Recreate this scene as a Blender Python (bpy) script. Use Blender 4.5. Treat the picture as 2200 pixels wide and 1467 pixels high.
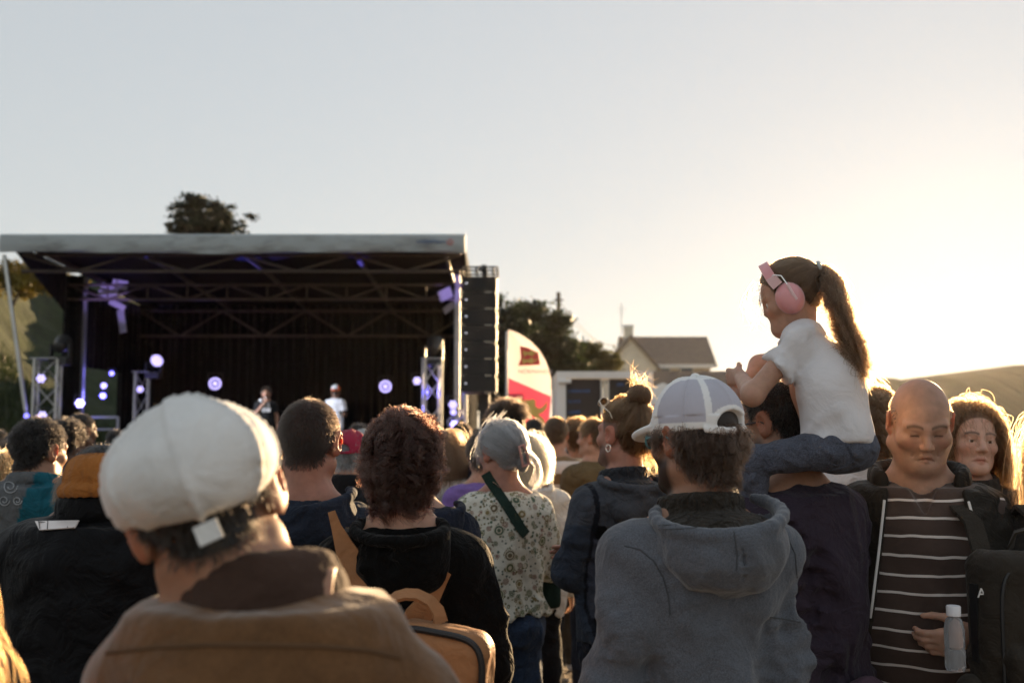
import bpy, bmesh, math, random
import numpy as np
from mathutils import Matrix, Vector
from math import radians, sin, cos, pi

for _o in list(bpy.data.objects):
    bpy.data.objects.remove(_o, do_unlink=True)
SC = bpy.context.scene
COL = SC.collection

# ------------------------------------------------------------------ camera
CAM_Z = 1.70
PITCH = radians(5.0)
FPX = 2200 * 35.0 / 36.0
cam_d = bpy.data.cameras.new("camera")
cam_d.lens = 35.0
cam_d.sensor_width = 36.0
cam_d.clip_start = 0.05
cam_d.clip_end = 4000.0
cam_d.dof.use_dof = True
cam_d.dof.focus_distance = 2.75
cam_d.dof.aperture_fstop = 3.0
cam = bpy.data.objects.new("camera", cam_d)
cam.location = (0, 0, CAM_Z)
cam.rotation_euler = (radians(90) + PITCH, 0, 0)
COL.objects.link(cam)
SC.camera = cam

# ------------------------------------------------------------------ sky, sun, exposure
SUN_AZ = radians(26.0)      # to the right of the view axis
SUN_EL = radians(6.0)
world = bpy.data.worlds.new("World")
SC.world = world
world.use_nodes = True
wn = world.node_tree
wn.nodes.clear()
sky = wn.nodes.new("ShaderNodeTexSky")
sky.sky_type = 'NISHITA'
sky.sun_disc = False
sky.sun_elevation = SUN_EL
sky.sun_rotation = SUN_AZ
sky.altitude = 0
sky.air_density = 1.0
sky.dust_density = 0.4
sky.ozone_density = 1.6
hsv = wn.nodes.new("ShaderNodeGamma")          # soft shoulder, as the photograph's film curve has
hsv.inputs["Gamma"].default_value = 0.25
bg = wn.nodes.new("ShaderNodeBackground")
bg.inputs["Strength"].default_value = 0.15
wo = wn.nodes.new("ShaderNodeOutputWorld")
wn.links.new(sky.outputs[0], hsv.inputs["Color"])
sat = wn.nodes.new("ShaderNodeHueSaturation")
sat.inputs["Saturation"].default_value = 0.75
wn.links.new(hsv.outputs[0], sat.inputs["Color"])
wn.links.new(sat.outputs[0], bg.inputs[0])
wn.links.new(bg.outputs[0], wo.inputs[0])

sun_d = bpy.data.lights.new("sun", 'SUN')
sun_d.energy = 5.0
sun_d.angle = radians(0.55)
sun_d.color = (1.0, 0.68, 0.36)
sun = bpy.data.objects.new("sun", sun_d)
SUN_DIR = Vector((sin(SUN_AZ) * cos(SUN_EL), cos(SUN_AZ) * cos(SUN_EL), sin(SUN_EL)))
sun.rotation_euler = (-SUN_DIR).to_track_quat('-Z', 'Y').to_euler()
COL.objects.link(sun)

SC.view_settings.view_transform = 'Standard'
SC.view_settings.look = 'None'
SC.view_settings.gamma = 1.0
SC.view_settings.use_curve_mapping = False
SC.view_settings.exposure = 1.8
SC.render.engine = 'CYCLES'
SC.cycles.use_denoising = True
SC.cycles.max_bounces = 8
SC.cycles.transparent_max_bounces = 12
SC.cycles.volume_bounces = 0
SC.cycles.sample_clamp_indirect = 6.0

# ------------------------------------------------------------------ helpers: place, tag
def W(px, py, d):
    """world point at depth d (metres along +Y) that the photograph shows at pixel px, py"""
    u = (px - 1100.0) / FPX
    v = (733.5 - py) / FPX
    y = cos(PITCH) - v * sin(PITCH)
    z = sin(PITCH) + v * cos(PITCH)
    t = d / y
    return np.array([u * t, d, CAM_Z + z * t])

def tag(o, label=None, cat=None, group=None, kind=None):
    if label: o["label"] = label
    if cat: o["category"] = cat
    if group: o["group"] = group
    if kind: o["kind"] = kind
    return o

def empty(name, loc=(0, 0, 0), rz=0.0, parent=None):
    o = bpy.data.objects.new(name, None)
    o.empty_display_size = 0.1
    COL.objects.link(o)
    o.location = loc
    o.rotation_euler = (0, 0, rz)
    if parent is not None: o.parent = parent
    return o

def obj(name, me, mat=None, parent=None, loc=None, rot=None, mw=None):
    o = bpy.data.objects.new(name, me)
    COL.objects.link(o)
    if mat is not None:
        me.materials.clear()
        me.materials.append(mat)
    if parent is not None: o.parent = parent
    if mw is not None: o.matrix_local = mw
    if loc is not None: o.location = loc
    if rot is not None: o.rotation_euler = rot
    return o

def mesh_np(name, V, F, col=None, smooth=True):
    me = bpy.data.meshes.new(name)
    V = np.asarray(V, dtype=np.float32)
    if isinstance(F, np.ndarray):
        n = len(F); k = F.shape[1]
        me.vertices.add(len(V)); me.vertices.foreach_set("co", V.ravel())
        me.loops.add(n * k); me.loops.foreach_set("vertex_index", F.astype(np.int32).ravel())
        me.polygons.add(n)
        me.polygons.foreach_set("loop_start", np.arange(0, n * k, k, dtype=np.int32))
        me.update(calc_edges=True)
    else:
        me.from_pydata(V.tolist(), [], F)
        me.update()
    if smooth:
        me.polygons.foreach_set("use_smooth", np.ones(len(me.polygons), dtype=bool))
    if col is not None:
        a = me.attributes.new("Col", 'FLOAT_COLOR', 'POINT')
        c = np.ones((len(V), 4), dtype=np.float32); c[:, :3] = col
        a.data.foreach_set("color", c.ravel())
    return me

class MB:
    """collects plain solids into one mesh"""
    def __init__(self): self.V = []; self.F = []
    def add(self, V, F):
        n = len(self.V); self.V += [tuple(map(float, v)) for v in V]
        self.F += [tuple(i + n for i in f) for f in F]; return self
    def box(self, c, s, R=None):
        c = np.array(c, float); s = np.array(s, float) / 2
        P = np.array([[x, y, z] for z in (-1, 1) for y in (-1, 1) for x in (-1, 1)]) * s
        if R is not None: P = P @ np.array(R).T
        return self.add(P + c, [(0, 2, 3, 1), (4, 5, 7, 6), (0, 1, 5, 4), (2, 6, 7, 3), (0, 4, 6, 2), (1, 3, 7, 5)])
    def bar(self, a, b, w, h, up=(0, 0, 1)):
        a = np.array(a, float); b = np.array(b, float); d = b - a; L = np.linalg.norm(d); d /= L
        u = np.array(up, float); x = np.cross(d, u)
        if np.linalg.norm(x) < 1e-3: x = np.cross(d, (1, 0, 0))
        x /= np.linalg.norm(x); u = np.cross(x, d)
        return self.box((a + b) / 2, (w, L, h), np.array([x, d, u]).T)
    def tube(self, pts, r, n=8, cap=True, closed=False):
        pts = np.array(pts, float); m = len(pts)
        rr = np.full(m, r, float) if np.isscalar(r) else np.array(r, float)
        if closed:
            T = np.roll(pts, -1, 0) - np.roll(pts, 1, 0)
        else:
            T = np.gradient(pts, axis=0)
        T /= np.linalg.norm(T, axis=1)[:, None] + 1e-12
        u = np.cross(T[0], (0, 0, 1))
        if np.linalg.norm(u) < 1e-3: u = np.cross(T[0], (1, 0, 0))
        u /= np.linalg.norm(u); V = []; F = []
        for i in range(m):
            u = u - T[i] * np.dot(u, T[i]); u /= np.linalg.norm(u) + 1e-12
            w = np.cross(T[i], u)
            for k in range(n):
                a = 2 * pi * k / n
                V.append(pts[i] + rr[i] * (cos(a) * u + sin(a) * w))
        for i in range(m if closed else m - 1):
            for k in range(n):
                j = (i + 1) % m; k2 = (k + 1) % n
                F.append((i * n + k, i * n + k2, j * n + k2, j * n + k))
        if cap and not closed:
            F.append(tuple(range(n - 1, -1, -1))); F.append(tuple((m - 1) * n + k for k in range(n)))
        return self.add(V, F)
    def prism(self, poly, a, b):
        """polygon in 3d (list of points) extruded by vector b-a"""
        poly = [np.array(p, float) for p in poly]; e = np.array(b, float) - np.array(a, float); n = len(poly)
        V = poly + [p + e for p in poly]
        F = [tuple(range(n - 1, -1, -1)), tuple(range(n, 2 * n))]
        F += [(i, (i + 1) % n, n + (i + 1) % n, n + i) for i in range(n)]
        return self.add(V, F)
    def lathe(self, prof, n=20, M=None):
        V = []; F = []
        for (r, z) in prof:
            for k in range(n):
                a = 2 * pi * k / n; V.append((r * cos(a), r * sin(a), z))
        for i in range(len(prof) - 1):
            for k in range(n):
                k2 = (k + 1) % n
                F.append((i * n + k, i * n + k2, (i + 1) * n + k2, (i + 1) * n + k))
        F.append(tuple(range(n - 1, -1, -1))); F.append(tuple((len(prof) - 1) * n + k for k in range(n)))
        if M is not None: V = [tuple(M @ Vector(v)) for v in V]
        return self.add(V, F)
    def me(self, name, smooth=False):
        me = bpy.data.meshes.new(name); me.from_pydata(self.V, [], self.F); me.update()
        if smooth:
            me.polygons.foreach_set("use_smooth", np.ones(len(me.polygons), dtype=bool))
            try: me.set_sharp_from_angle(angle=radians(40))
            except Exception: pass
        return me
    def build(self, name, mat, parent=None, smooth=False, **k):
        return obj(name, self.me(name, smooth), mat, parent, **k)

# ------------------------------------------------------------------ materials
MATS = {}
def _base(name):
    m = bpy.data.materials.new(name); m.use_nodes = True
    nt = m.node_tree; nt.nodes.clear()
    out = nt.nodes.new("ShaderNodeOutputMaterial")
    b = nt.nodes.new("ShaderNodeBsdfPrincipled")
    nt.links.new(b.outputs[0], out.inputs[0])
    return m, nt, b, out

def N(nt, t, **k):
    n = nt.nodes.new(t)
    for a, v in k.items():
        if a.startswith("in_"): n.inputs[a[3:].replace("_", " ")].default_value = v
        else: setattr(n, a, v)
    return n

def c4(c): return (c[0], c[1], c[2], 1.0)

def mat_plain(name, color, rough=0.6, metal=0.0, var=0.12, scale=9.0, bump=0.0, bscale=60.0, emit=None, estr=0.0, coat=0.0, spec=0.5, stretch=None):
    if name in MATS: return MATS[name]
    m, nt, b, out = _base(name)
    tc = N(nt, "ShaderNodeTexCoord")
    src = tc.outputs["Object"]
    if stretch:
        mp = N(nt, "ShaderNodeMapping"); mp.inputs["Scale"].default_value = stretch
        nt.links.new(src, mp.inputs[0]); src = mp.outputs[0]
    no = N(nt, "ShaderNodeTexNoise"); no.inputs["Scale"].default_value = scale; no.inputs["Detail"].default_value = 6
    nt.links.new(src, no.inputs["Vector"])
    mr = N(nt, "ShaderNodeMapRange")
    mr.inputs[1].default_value = 0.3; mr.inputs[2].default_value = 0.7
    mr.inputs[3].default_value = 1 - var; mr.inputs[4].default_value = 1 + var
    nt.links.new(no.outputs[0], mr.inputs[0])
    mx = N(nt, "ShaderNodeMix", data_type='RGBA', blend_type='MULTIPLY'); mx.inputs[0].default_value = 1
    mx.inputs[6].default_value = c4(color)
    nt.links.new(mr.outputs[0], mx.inputs[7])
    nt.links.new(mx.outputs[2], b.inputs["Base Color"])
    b.inputs["Roughness"].default_value = rough; b.inputs["Metallic"].default_value = metal
    b.inputs["Coat Weight"].default_value = coat
    b.inputs["Specular IOR Level"].default_value = spec
    if bump:
        n2 = N(nt, "ShaderNodeTexNoise"); n2.inputs["Scale"].default_value = bscale; n2.inputs["Detail"].default_value = 4
        nt.links.new(src, n2.inputs["Vector"])
        bp = N(nt, "ShaderNodeBump"); bp.inputs["Strength"].default_value = bump; bp.inputs["Distance"].default_value = 0.02
        nt.links.new(n2.outputs[0], bp.inputs["Height"]); nt.links.new(bp.outputs[0], b.inputs["Normal"])
    if emit:
        b.inputs["Emission Color"].default_value = c4(emit); b.inputs["Emission Strength"].default_value = estr
    MATS[name] = m
    return m

def mat_fabric(name, color=None, rough=0.85, weave=900.0, fold=7.0, foldamt=0.35, var=0.18, sheen=0.06, heather=0.0, wb=0.25, trans=0.0, spec=0.12):
    """woven or knitted cloth; color None takes the mesh attribute Col (dye areas of the garment)"""
    if name in MATS: return MATS[name]
    m, nt, b, out = _base(name)
    tc = N(nt, "ShaderNodeTexCoord"); src = tc.outputs["Object"]
    if color is None:
        at = N(nt, "ShaderNodeAttribute", attribute_name="Col"); colsock = at.outputs["Color"]
    else:
        rg = N(nt, "ShaderNodeRGB"); rg.outputs[0].default_value = c4(color); colsock = rg.outputs[0]
    n1 = N(nt, "ShaderNodeTexNoise"); n1.inputs["Scale"].default_value = 11; n1.inputs["Detail"].default_value = 8; n1.inputs["Roughness"].default_value = 0.7
    nt.links.new(src, n1.inputs["Vector"])
    mr = N(nt, "ShaderNodeMapRange"); mr.inputs[1].default_value = 0.3; mr.inputs[2].default_value = 0.7
    mr.inputs[3].default_value = 1 - var; mr.inputs[4].default_value = 1 + var
    nt.links.new(n1.outputs[0], mr.inputs[0])
    mx = N(nt, "ShaderNodeMix", data_type='RGBA', blend_type='MULTIPLY'); mx.inputs[0].default_value = 1
    nt.links.new(colsock, mx.inputs[6]); nt.links.new(mr.outputs[0], mx.inputs[7])
    cs = mx.outputs[2]
    n2 = N(nt, "ShaderNodeTexNoise"); n2.inputs["Scale"].default_value = weave * 0.35; n2.inputs["Detail"].default_value = 3
    nt.links.new(src, n2.inputs["Vector"])
    if heather:
        m2 = N(nt, "ShaderNodeMapRange"); m2.inputs[1].default_value = 0.35; m2.inputs[2].default_value = 0.65
        m2.inputs[3].default_value = 1 - heather; m2.inputs[4].default_value = 1 + heather
        nt.links.new(n2.outputs[0], m2.inputs[0])
        mx2 = N(nt, "ShaderNodeMix", data_type='RGBA', blend_type='MULTIPLY'); mx2.inputs[0].default_value = 1
        nt.links.new(cs, mx2.inputs[6]); nt.links.new(m2.outputs[0], mx2.inputs[7]); cs = mx2.outputs[2]
    nt.links.new(cs, b.inputs["Base Color"])
    b.inputs["Roughness"].default_value = rough
    b.inputs["Specular IOR Level"].default_value = spec
    b.inputs["Sheen Weight"].default_value = sheen; b.inputs["Sheen Roughness"].default_value = 0.45
    # fine wrinkles, then thread
    n3 = N(nt, "ShaderNodeTexNoise"); n3.inputs["Scale"].default_value = fold; n3.inputs["Detail"].default_value = 3; n3.inputs["Distortion"].default_value = 0.9
    n3.noise_type = 'RIDGED_MULTIFRACTAL'; n3.inputs["Roughness"].default_value = 0.45
    mpf = N(nt, "ShaderNodeMapping"); mpf.inputs["Scale"].default_value = (1.0, 1.0, 0.6); mpf.inputs["Rotation"].default_value = (0.3, 0.5, 0.0)
    nt.links.new(src, mpf.inputs[0]); nt.links.new(mpf.outputs[0], n3.inputs["Vector"])
    bp = N(nt, "ShaderNodeBump"); bp.inputs["Strength"].default_value = min(1.0, foldamt * 1.3); bp.inputs["Distance"].default_value = 0.05
    nt.links.new(n3.outputs[0], bp.inputs["Height"])
    n4 = N(nt, "ShaderNodeTexNoise"); n4.inputs["Scale"].default_value = fold * 1.7; n4.inputs["Detail"].default_value = 5; n4.inputs["Distortion"].default_value = 0.7; n4.inputs["Roughness"].default_value = 0.55
    nt.links.new(src, n4.inputs["Vector"])
    bp4 = N(nt, "ShaderNodeBump"); bp4.inputs["Strength"].default_value = min(1.0, foldamt); bp4.inputs["Distance"].default_value = 0.045
    nt.links.new(n4.outputs[0], bp4.inputs["Height"]); nt.links.new(bp.outputs[0], bp4.inputs["Normal"]); bp = bp4
    bp2 = N(nt, "ShaderNodeBump"); bp2.inputs["Strength"].default_value = wb; bp2.inputs["Distance"].default_value = 0.0015
    nt.links.new(n2.outputs[0], bp2.inputs["Height"]); nt.links.new(bp.outputs[0], bp2.inputs["Normal"])
    nt.links.new(bp2.outputs[0], b.inputs["Normal"])
    if trans:
        tr = N(nt, "ShaderNodeBsdfTranslucent"); nt.links.new(cs, tr.inputs[0])
        ms = N(nt, "ShaderNodeMixShader"); ms.inputs[0].default_value = trans
        nt.links.new(b.outputs[0], ms.inputs[1]); nt.links.new(tr.outputs[0], ms.inputs[2])
        nt.links.new(ms.outputs[0], out.inputs[0])
    MATS[name] = m
    return m

def mat_skin():
    if "skin" in MATS: return MATS["skin"]
    m, nt, b, out = _base("skin")
    at = N(nt, "ShaderNodeAttribute", attribute_name="Col")
    tc = N(nt, "ShaderNodeTexCoord")
    n1 = N(nt, "ShaderNodeTexNoise"); n1.inputs["Scale"].default_value = 45; n1.inputs["Detail"].default_value = 6
    nt.links.new(tc.outputs["Object"], n1.inputs["Vector"])
    mr = N(nt, "ShaderNodeMapRange"); mr.inputs[1].default_value = 0.3; mr.inputs[2].default_value = 0.7; mr.inputs[3].default_value = 0.88; mr.inputs[4].default_value = 1.1
    nt.links.new(n1.outputs[0], mr.inputs[0])
    mx = N(nt, "ShaderNodeMix", data_type='RGBA', blend_type='MULTIPLY'); mx.inputs[0].default_value = 1
    nt.links.new(at.outputs["Color"], mx.inputs[6]); nt.links.new(mr.outputs[0], mx.inputs[7])
    nt.links.new(mx.outputs[2], b.inputs["Base Color"])
    b.inputs["Roughness"].default_value = 0.5
    b.inputs["Specular IOR Level"].default_value = 0.4
    b.inputs["Subsurface Weight"].default_value = 0.4
    b.inputs["Subsurface Radius"].default_value = (1.0, 0.3, 0.15)
    b.inputs["Subsurface Scale"].default_value = 0.012
    n2 = N(nt, "ShaderNodeTexNoise"); n2.inputs["Scale"].default_value = 260; n2.inputs["Detail"].default_value = 3
    nt.links.new(tc.outputs["Object"], n2.inputs["Vector"])
    bp = N(nt, "ShaderNodeBump"); bp.inputs["Strength"].default_value = 0.18; bp.inputs["Distance"].default_value = 0.002
    nt.links.new(n2.outputs[0], bp.inputs["Height"]); nt.links.new(bp.outputs[0], b.inputs["Normal"])
    MATS["skin"] = m
    return m

def mat_hair(key, color, rough=0.35, spread=(0.6, 1.45)):
    name = "hair_" + key
    if name in MATS: return MATS[name]
    m = bpy.data.materials.new(name); m.use_nodes = True
    nt = m.node_tree; nt.nodes.clear()
    out = nt.nodes.new("ShaderNodeOutputMaterial")
    h = nt.nodes.new("ShaderNodeBsdfHairPrincipled")
    h.parametrization = 'COLOR'
    h.inputs["Roughness"].default_value = rough
    h.inputs["Radial Roughness"].default_value = 0.45
    h.inputs["Random Roughness"].default_value = 0.3
    hi = nt.nodes.new("ShaderNodeHairInfo")
    mr = N(nt, "ShaderNodeMapRange"); mr.inputs[3].default_value = spread[0]; mr.inputs[4].default_value = spread[1]
    nt.links.new(hi.outputs["Random"], mr.inputs[0])
    mx = N(nt, "ShaderNodeMix", data_type='RGBA', blend_type='MULTIPLY'); mx.inputs[0].default_value = 1
    mx.inputs[6].default_value = c4(color)
    nt.links.new(mr.outputs[0], mx.inputs[7])
    nt.links.new(mx.outputs[2], h.inputs["Color"])
    nt.links.new(h.outputs[0], out.inputs[0])
    MATS[name] = m
    return m
# ------------------------------------------------------------------ implicit surfaces (bodies and clothes)
class Field:
    def __init__(s, lo, hi, h):
        s.lo = np.array(lo, float); s.h = h
        s.n = np.maximum(np.ceil((np.array(hi, float) - s.lo) / h).astype(int) + 1, 3)
        s.ax = [s.lo[i] + h * np.arange(s.n[i]) for i in range(3)]
        s.v = np.full(tuple(s.n), 1.0, np.float32)
    def reg(s, lo, hi):
        sl = []
        for i in range(3):
            a = int(np.floor((lo[i] - s.lo[i]) / s.h)); b = int(np.ceil((hi[i] - s.lo[i]) / s.h)) + 1
            a = max(a, 0); b = min(b, s.n[i])
            if b - a < 1: return None, None, None, None
            sl.append(slice(a, b))
        X = s.ax[0][sl[0]][:, None, None]; Y = s.ax[1][sl[1]][None, :, None]; Z = s.ax[2][sl[2]][None, None, :]
        return tuple(sl), X, Y, Z
    def op(s, fn, lo, hi, k, mode):
        sl, X, Y, Z = s.reg(lo, hi)
        if sl is None: return
        d = fn(X, Y, Z); v = s.v[sl]
        if mode == 'add':
            if k > 0:
                t = np.clip(0.5 + 0.5 * (v - d) / k, 0, 1); s.v[sl] = v + (d - v) * t - k * t * (1 - t)
            else: s.v[sl] = np.minimum(v, d)
        elif mode == 'cut':
            d = -d
            if k > 0:
                t = np.clip(0.5 + 0.5 * (d - v) / k, 0, 1); s.v[sl] = v + (d - v) * t + k * t * (1 - t)
            else: s.v[sl] = np.maximum(v, d)
    def cone(s, a, b, ra, rb=None, k=0.02, mode='add', flat=None):
        """tapered capsule; flat=(axis vector, factor) squashes the section along one direction"""
        a = np.array(a, float); b = np.array(b, float); rb = ra if rb is None else rb
        R = max(ra, rb) + k + 3 * s.h + 0.01
        lo = np.minimum(a, b) - R; hi = np.maximum(a, b) + R
        ba = b - a; L2 = float(ba @ ba) + 1e-12
        def fn(X, Y, Z):
            t = np.clip(((X - a[0]) * ba[0] + (Y - a[1]) * ba[1] + (Z - a[2]) * ba[2]) / L2, 0, 1)
            dx = X - a[0] - t * ba[0]; dy = Y - a[1] - t * ba[1]; dz = Z - a[2] - t * ba[2]
            if flat is not None:
                f, q = flat; p = dx * f[0] + dy * f[1] + dz * f[2]
                e = p * (1 / q - 1)
                dx = dx + e * f[0]; dy = dy + e * f[1]; dz = dz + e * f[2]
                return (np.sqrt(dx * dx + dy * dy + dz * dz) - (ra + (rb - ra) * t)) * q ** 0.5
            return np.sqrt(dx * dx + dy * dy + dz * dz) - (ra + (rb - ra) * t)
        s.op(fn, lo, hi, k, mode)
    def chain(s, pts, rs, k=0.015, mode='add', flat=None):
        rs = [rs] * len(pts) if np.isscalar(rs) else rs
        for i in range(len(pts) - 1): s.cone(pts[i], pts[i + 1], rs[i], rs[i + 1], k, mode, flat)
    def ell(s, c, r, R=None, k=0.02, mode='add', below=None):
        c = np.array(c, float); r = np.array(r, float)
        m = max(r) + k + 3 * s.h + 0.01
        def fn(X, Y, Z):
            x, y, z = X - c[0], Y - c[1], Z - c[2]
            if R is not None:
                x, y, z = (R[0, 0] * x + R[1, 0] * y + R[2, 0] * z, R[0, 1] * x + R[1, 1] * y + R[2, 1] * z, R[0, 2] * x + R[1, 2] * y + R[2, 2] * z)
            q = np.sqrt((x / r[0]) ** 2 + (y / r[1]) ** 2 + (z / r[2]) ** 2)
            g = np.sqrt((x / r[0] ** 2) ** 2 + (y / r[1] ** 2) ** 2 + (z / r[2] ** 2) ** 2) + 1e-9
            d = q * (q - 1) / g
            if below is not None: d = np.maximum(d, z - below)
            return np.maximum(d, -min(r)) + 0 * (X + Y + Z)
        s.op(fn, c - m, c + m, k, mode)
    def rbox(s, c, half, rad, R=None, k=0.01, mode='add'):
        c = np.array(c, float); half = np.array(half, float); m = np.linalg.norm(half) + k + 3 * s.h + 0.01
        def fn(X, Y, Z):
            x, y, z = X - c[0], Y - c[1], Z - c[2]
            if R is not None:
                x, y, z = (R[0, 0] * x + R[1, 0] * y + R[2, 0] * z, R[0, 1] * x + R[1, 1] * y + R[2, 1] * z, R[0, 2] * x + R[1, 2] * y + R[2, 2] * z)
            qx, qy, qz = np.abs(x) - half[0] + rad, np.abs(y) - half[1] + rad, np.abs(z) - half[2] + rad
            return np.sqrt(np.maximum(qx, 0) ** 2 + np.maximum(qy, 0) ** 2 + np.maximum(qz, 0) ** 2) + np.minimum(np.maximum(qx, np.maximum(qy, qz)), 0) - rad
        s.op(fn, c - m, c + m, k, mode)
    def plane_cut(s, p, n, k=0.006):
        """removes what lies on the side n points to"""
        p = np.array(p, float); n = np.array(n, float); n /= np.linalg.norm(n)
        s.op(lambda X, Y, Z: -((X - p[0]) * n[0] + (Y - p[1]) * n[1] + (Z - p[2]) * n[2]), s.lo, s.lo + s.h * s.n, k, 'cut')
    def displace(s, fn, band=0.04):
        m = np.abs(s.v) < band
        i, j, k = np.nonzero(m)
        P = np.stack([s.ax[0][i], s.ax[1][j], s.ax[2][k]], 1)
        s.v[m] += fn(P).astype(np.float32)
    def nets(s):
        v = s.v.copy()
        v[0] = 1; v[-1] = 1; v[:, 0] = 1; v[:, -1] = 1; v[:, :, 0] = 1; v[:, :, -1] = 1
        ins = v < 0
        c = ins[:-1, :-1, :-1].astype(np.int8)
        tot = np.zeros_like(c)
        for dx in (0, 1):
            for dy in (0, 1):
                for dz in (0, 1):
                    tot += ins[dx:dx + c.shape[0], dy:dy + c.shape[1], dz:dz + c.shape[2]]
        act = (tot > 0) & (tot < 8)
        I = np.argwhere(act)
        if len(I) == 0: return np.zeros((0, 3)), np.zeros((0, 4), int)
        idx = np.full(act.shape, -1, np.int64); idx[act] = np.arange(len(I))
        corner = {}
        for dx in (0, 1):
            for dy in (0, 1):
                for dz in (0, 1):
                    corner[dx, dy, dz] = v[I[:, 0] + dx, I[:, 1] + dy, I[:, 2] + dz].astype(float)
        acc = np.zeros((len(I), 3)); cnt = np.zeros(len(I))
        for a in corner:
            for ax in range(3):
                if a[ax]: continue
                b = list(a); b[ax] = 1; b = tuple(b)
                va, vb = corner[a], corner[b]
                cr = (va < 0) != (vb < 0)
                t = np.where(cr, va / np.where(cr, va - vb, 1), 0)
                p = np.tile(np.array(a, float), (len(I), 1)); p[:, ax] += t
                acc[cr] += p[cr]; cnt[cr] += 1
        V = s.lo + s.h * (I + acc / cnt[:, None])
        F = []
        for ax in range(3):
            a0 = [slice(None)] * 3; a1 = [slice(None)] * 3
            a0[ax] = slice(None, -1); a1[ax] = slice(1, None)
            A, B = ins[tuple(a0)], ins[tuple(a1)]
            E = np.argwhere(A != B)
            o1, o2 = [(1, 2), (2, 0), (0, 1)][ax]
            ok = (E[:, o1] > 0) & (E[:, o2] > 0) & (E[:, o1] < act.shape[o1]) & (E[:, o2] < act.shape[o2])
            E = E[ok]
            def cell(d1, d2):
                q = E.copy(); q[:, o1] -= d1; q[:, o2] -= d2
                return idx[q[:, 0], q[:, 1], q[:, 2]]
            q = np.stack([cell(1, 1), cell(0, 1), cell(0, 0), cell(1, 0)], 1)
            fl = A[E[:, 0], E[:, 1], E[:, 2]]
            q[~fl] = q[~fl][:, ::-1]
            F.append(q)
        F = np.concatenate(F)
        F = F[(F >= 0).all(1)]
        return V, F

def join(parts):
    VV, FF, n = [], [], 0
    for V, F in parts:
        if len(V) == 0: continue
        VV.append(V); FF.append(F + n); n += len(V)
    return np.concatenate(VV), np.concatenate(FF)

def vnormals(V, F):
    a, b, c, d = (V[F[:, i]] for i in range(4))
    n = np.cross(c - a, d - b); out = np.zeros_like(V)
    for i in range(4): np.add.at(out, F[:, i], n)
    return out / (np.linalg.norm(out, axis=1)[:, None] + 1e-12)

def Rz(a): c, s = cos(a), sin(a); return np.array([[c, -s, 0], [s, c, 0], [0, 0, 1]])
def Rx(a): c, s = cos(a), sin(a); return np.array([[1, 0, 0], [0, c, -s], [0, s, c]])
def Ry(a): c, s = cos(a), sin(a); return np.array([[c, 0, s], [0, 1, 0], [-s, 0, c]])

def folds(seed, amp, axis_scale=(13, 13, 5), ridged=0.6):
    """cloth folds: a few broad sags, long ridges across the cloth, and small creases where it bunches"""
    rg = np.random.default_rng(seed)
    ax = np.array(axis_scale, float) / np.linalg.norm(axis_scale)
    def waves(n, lam, flat):
        k = rg.normal(size=(n, 3)); k = k * (ax * flat + (1 - flat)); k /= np.linalg.norm(k, axis=1)[:, None]
        return k * (2 * pi / (lam * rg.uniform(.75, 1.35, (n, 1)))), rg.uniform(0, 6.28, n)
    k0, f0 = waves(4, .24, .5); k1, f1 = waves(5, .105, .85); k2, f2 = waves(5, .05, .6); kw, fw = waves(4, .22, .0); km, fm = waves(3, .3, 0)
    def fn(P):
        wp = np.stack([np.sin(P @ kw[i] + fw[i]) for i in range(4)], 1).sum(1)
        mask = np.clip(.5 + .45 * np.stack([np.sin(P @ km[i] + fm[i]) for i in range(3)], 1).sum(1), 0, 1.3)
        a = sum(np.sin(P @ k0[i] + f0[i] + .5 * wp) for i in range(4)) * .42
        b = sum(1.0 - 2.0 * np.abs(np.sin((P @ k1[i] + f1[i]) * .5 + .55 * wp)) ** .75 for i in range(5)) * .34
        c = sum(1.0 - 2.0 * np.abs(np.sin((P @ k2[i] + f2[i]) * .5 + .8 * wp)) ** .75 for i in range(5)) * .16
        return -amp * (a * .8 + b * mask + c * mask)
    return fn
# ------------------------------------------------------------------ people
PZ = np.array([.80, .86, .92, 1.0, 1.1, 1.2, 1.3, 1.4, 1.46, 1.52])
PA = {'m': np.array([.150, .168, .172, .163, .150, .155, .168, .172, .148, .07]),
      'f': np.array([.150, .172, .178, .165, .135, .138, .150, .155, .135, .065])}
PB = {'m': np.array([.095, .110, .118, .110, .100, .105, .118, .116, .098, .065]),
      'f': np.array([.100, .115, .122, .108, .090, .098, .112, .106, .090, .060])}
PY = np.array([-.005, -.01, -.012, 0, .006, .004, 0, -.012, -.016, -.01])

SK = {'light': (.46, .265, .185), 'tan': (.33, .175, .11), 'brown': (.13, .065, .04), 'pale': (.54, .34, .26), 'red': (.41, .20, .14)}
HC = {'black': (.006, .005, .0045), 'dark': (.011, .0075, .0055), 'brown': (.028, .015, .009), 'auburn': (.030, .009, .005), 'blond': (.24, .145, .065),
      'lightbrown': (.07, .038, .019), 'grey': (.15, .15, .155), 'ginger': (.15, .04, .009), 'honey': (.06, .03, .012)}
PEOPLE = []

def scalp(P):
    """>0 where hair grows, head-local metres (adult)"""
    x, y, z = P[:, 0], P[:, 1], P[:, 2]
    zl = np.interp(y, [-.115, -.075, -.045, -.022, 0, .022, .034, .05, .07, .11], [-.07, -.068, -.05, .012, .028, .022, .0, .05, .078, .088])
    return z - zl

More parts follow.
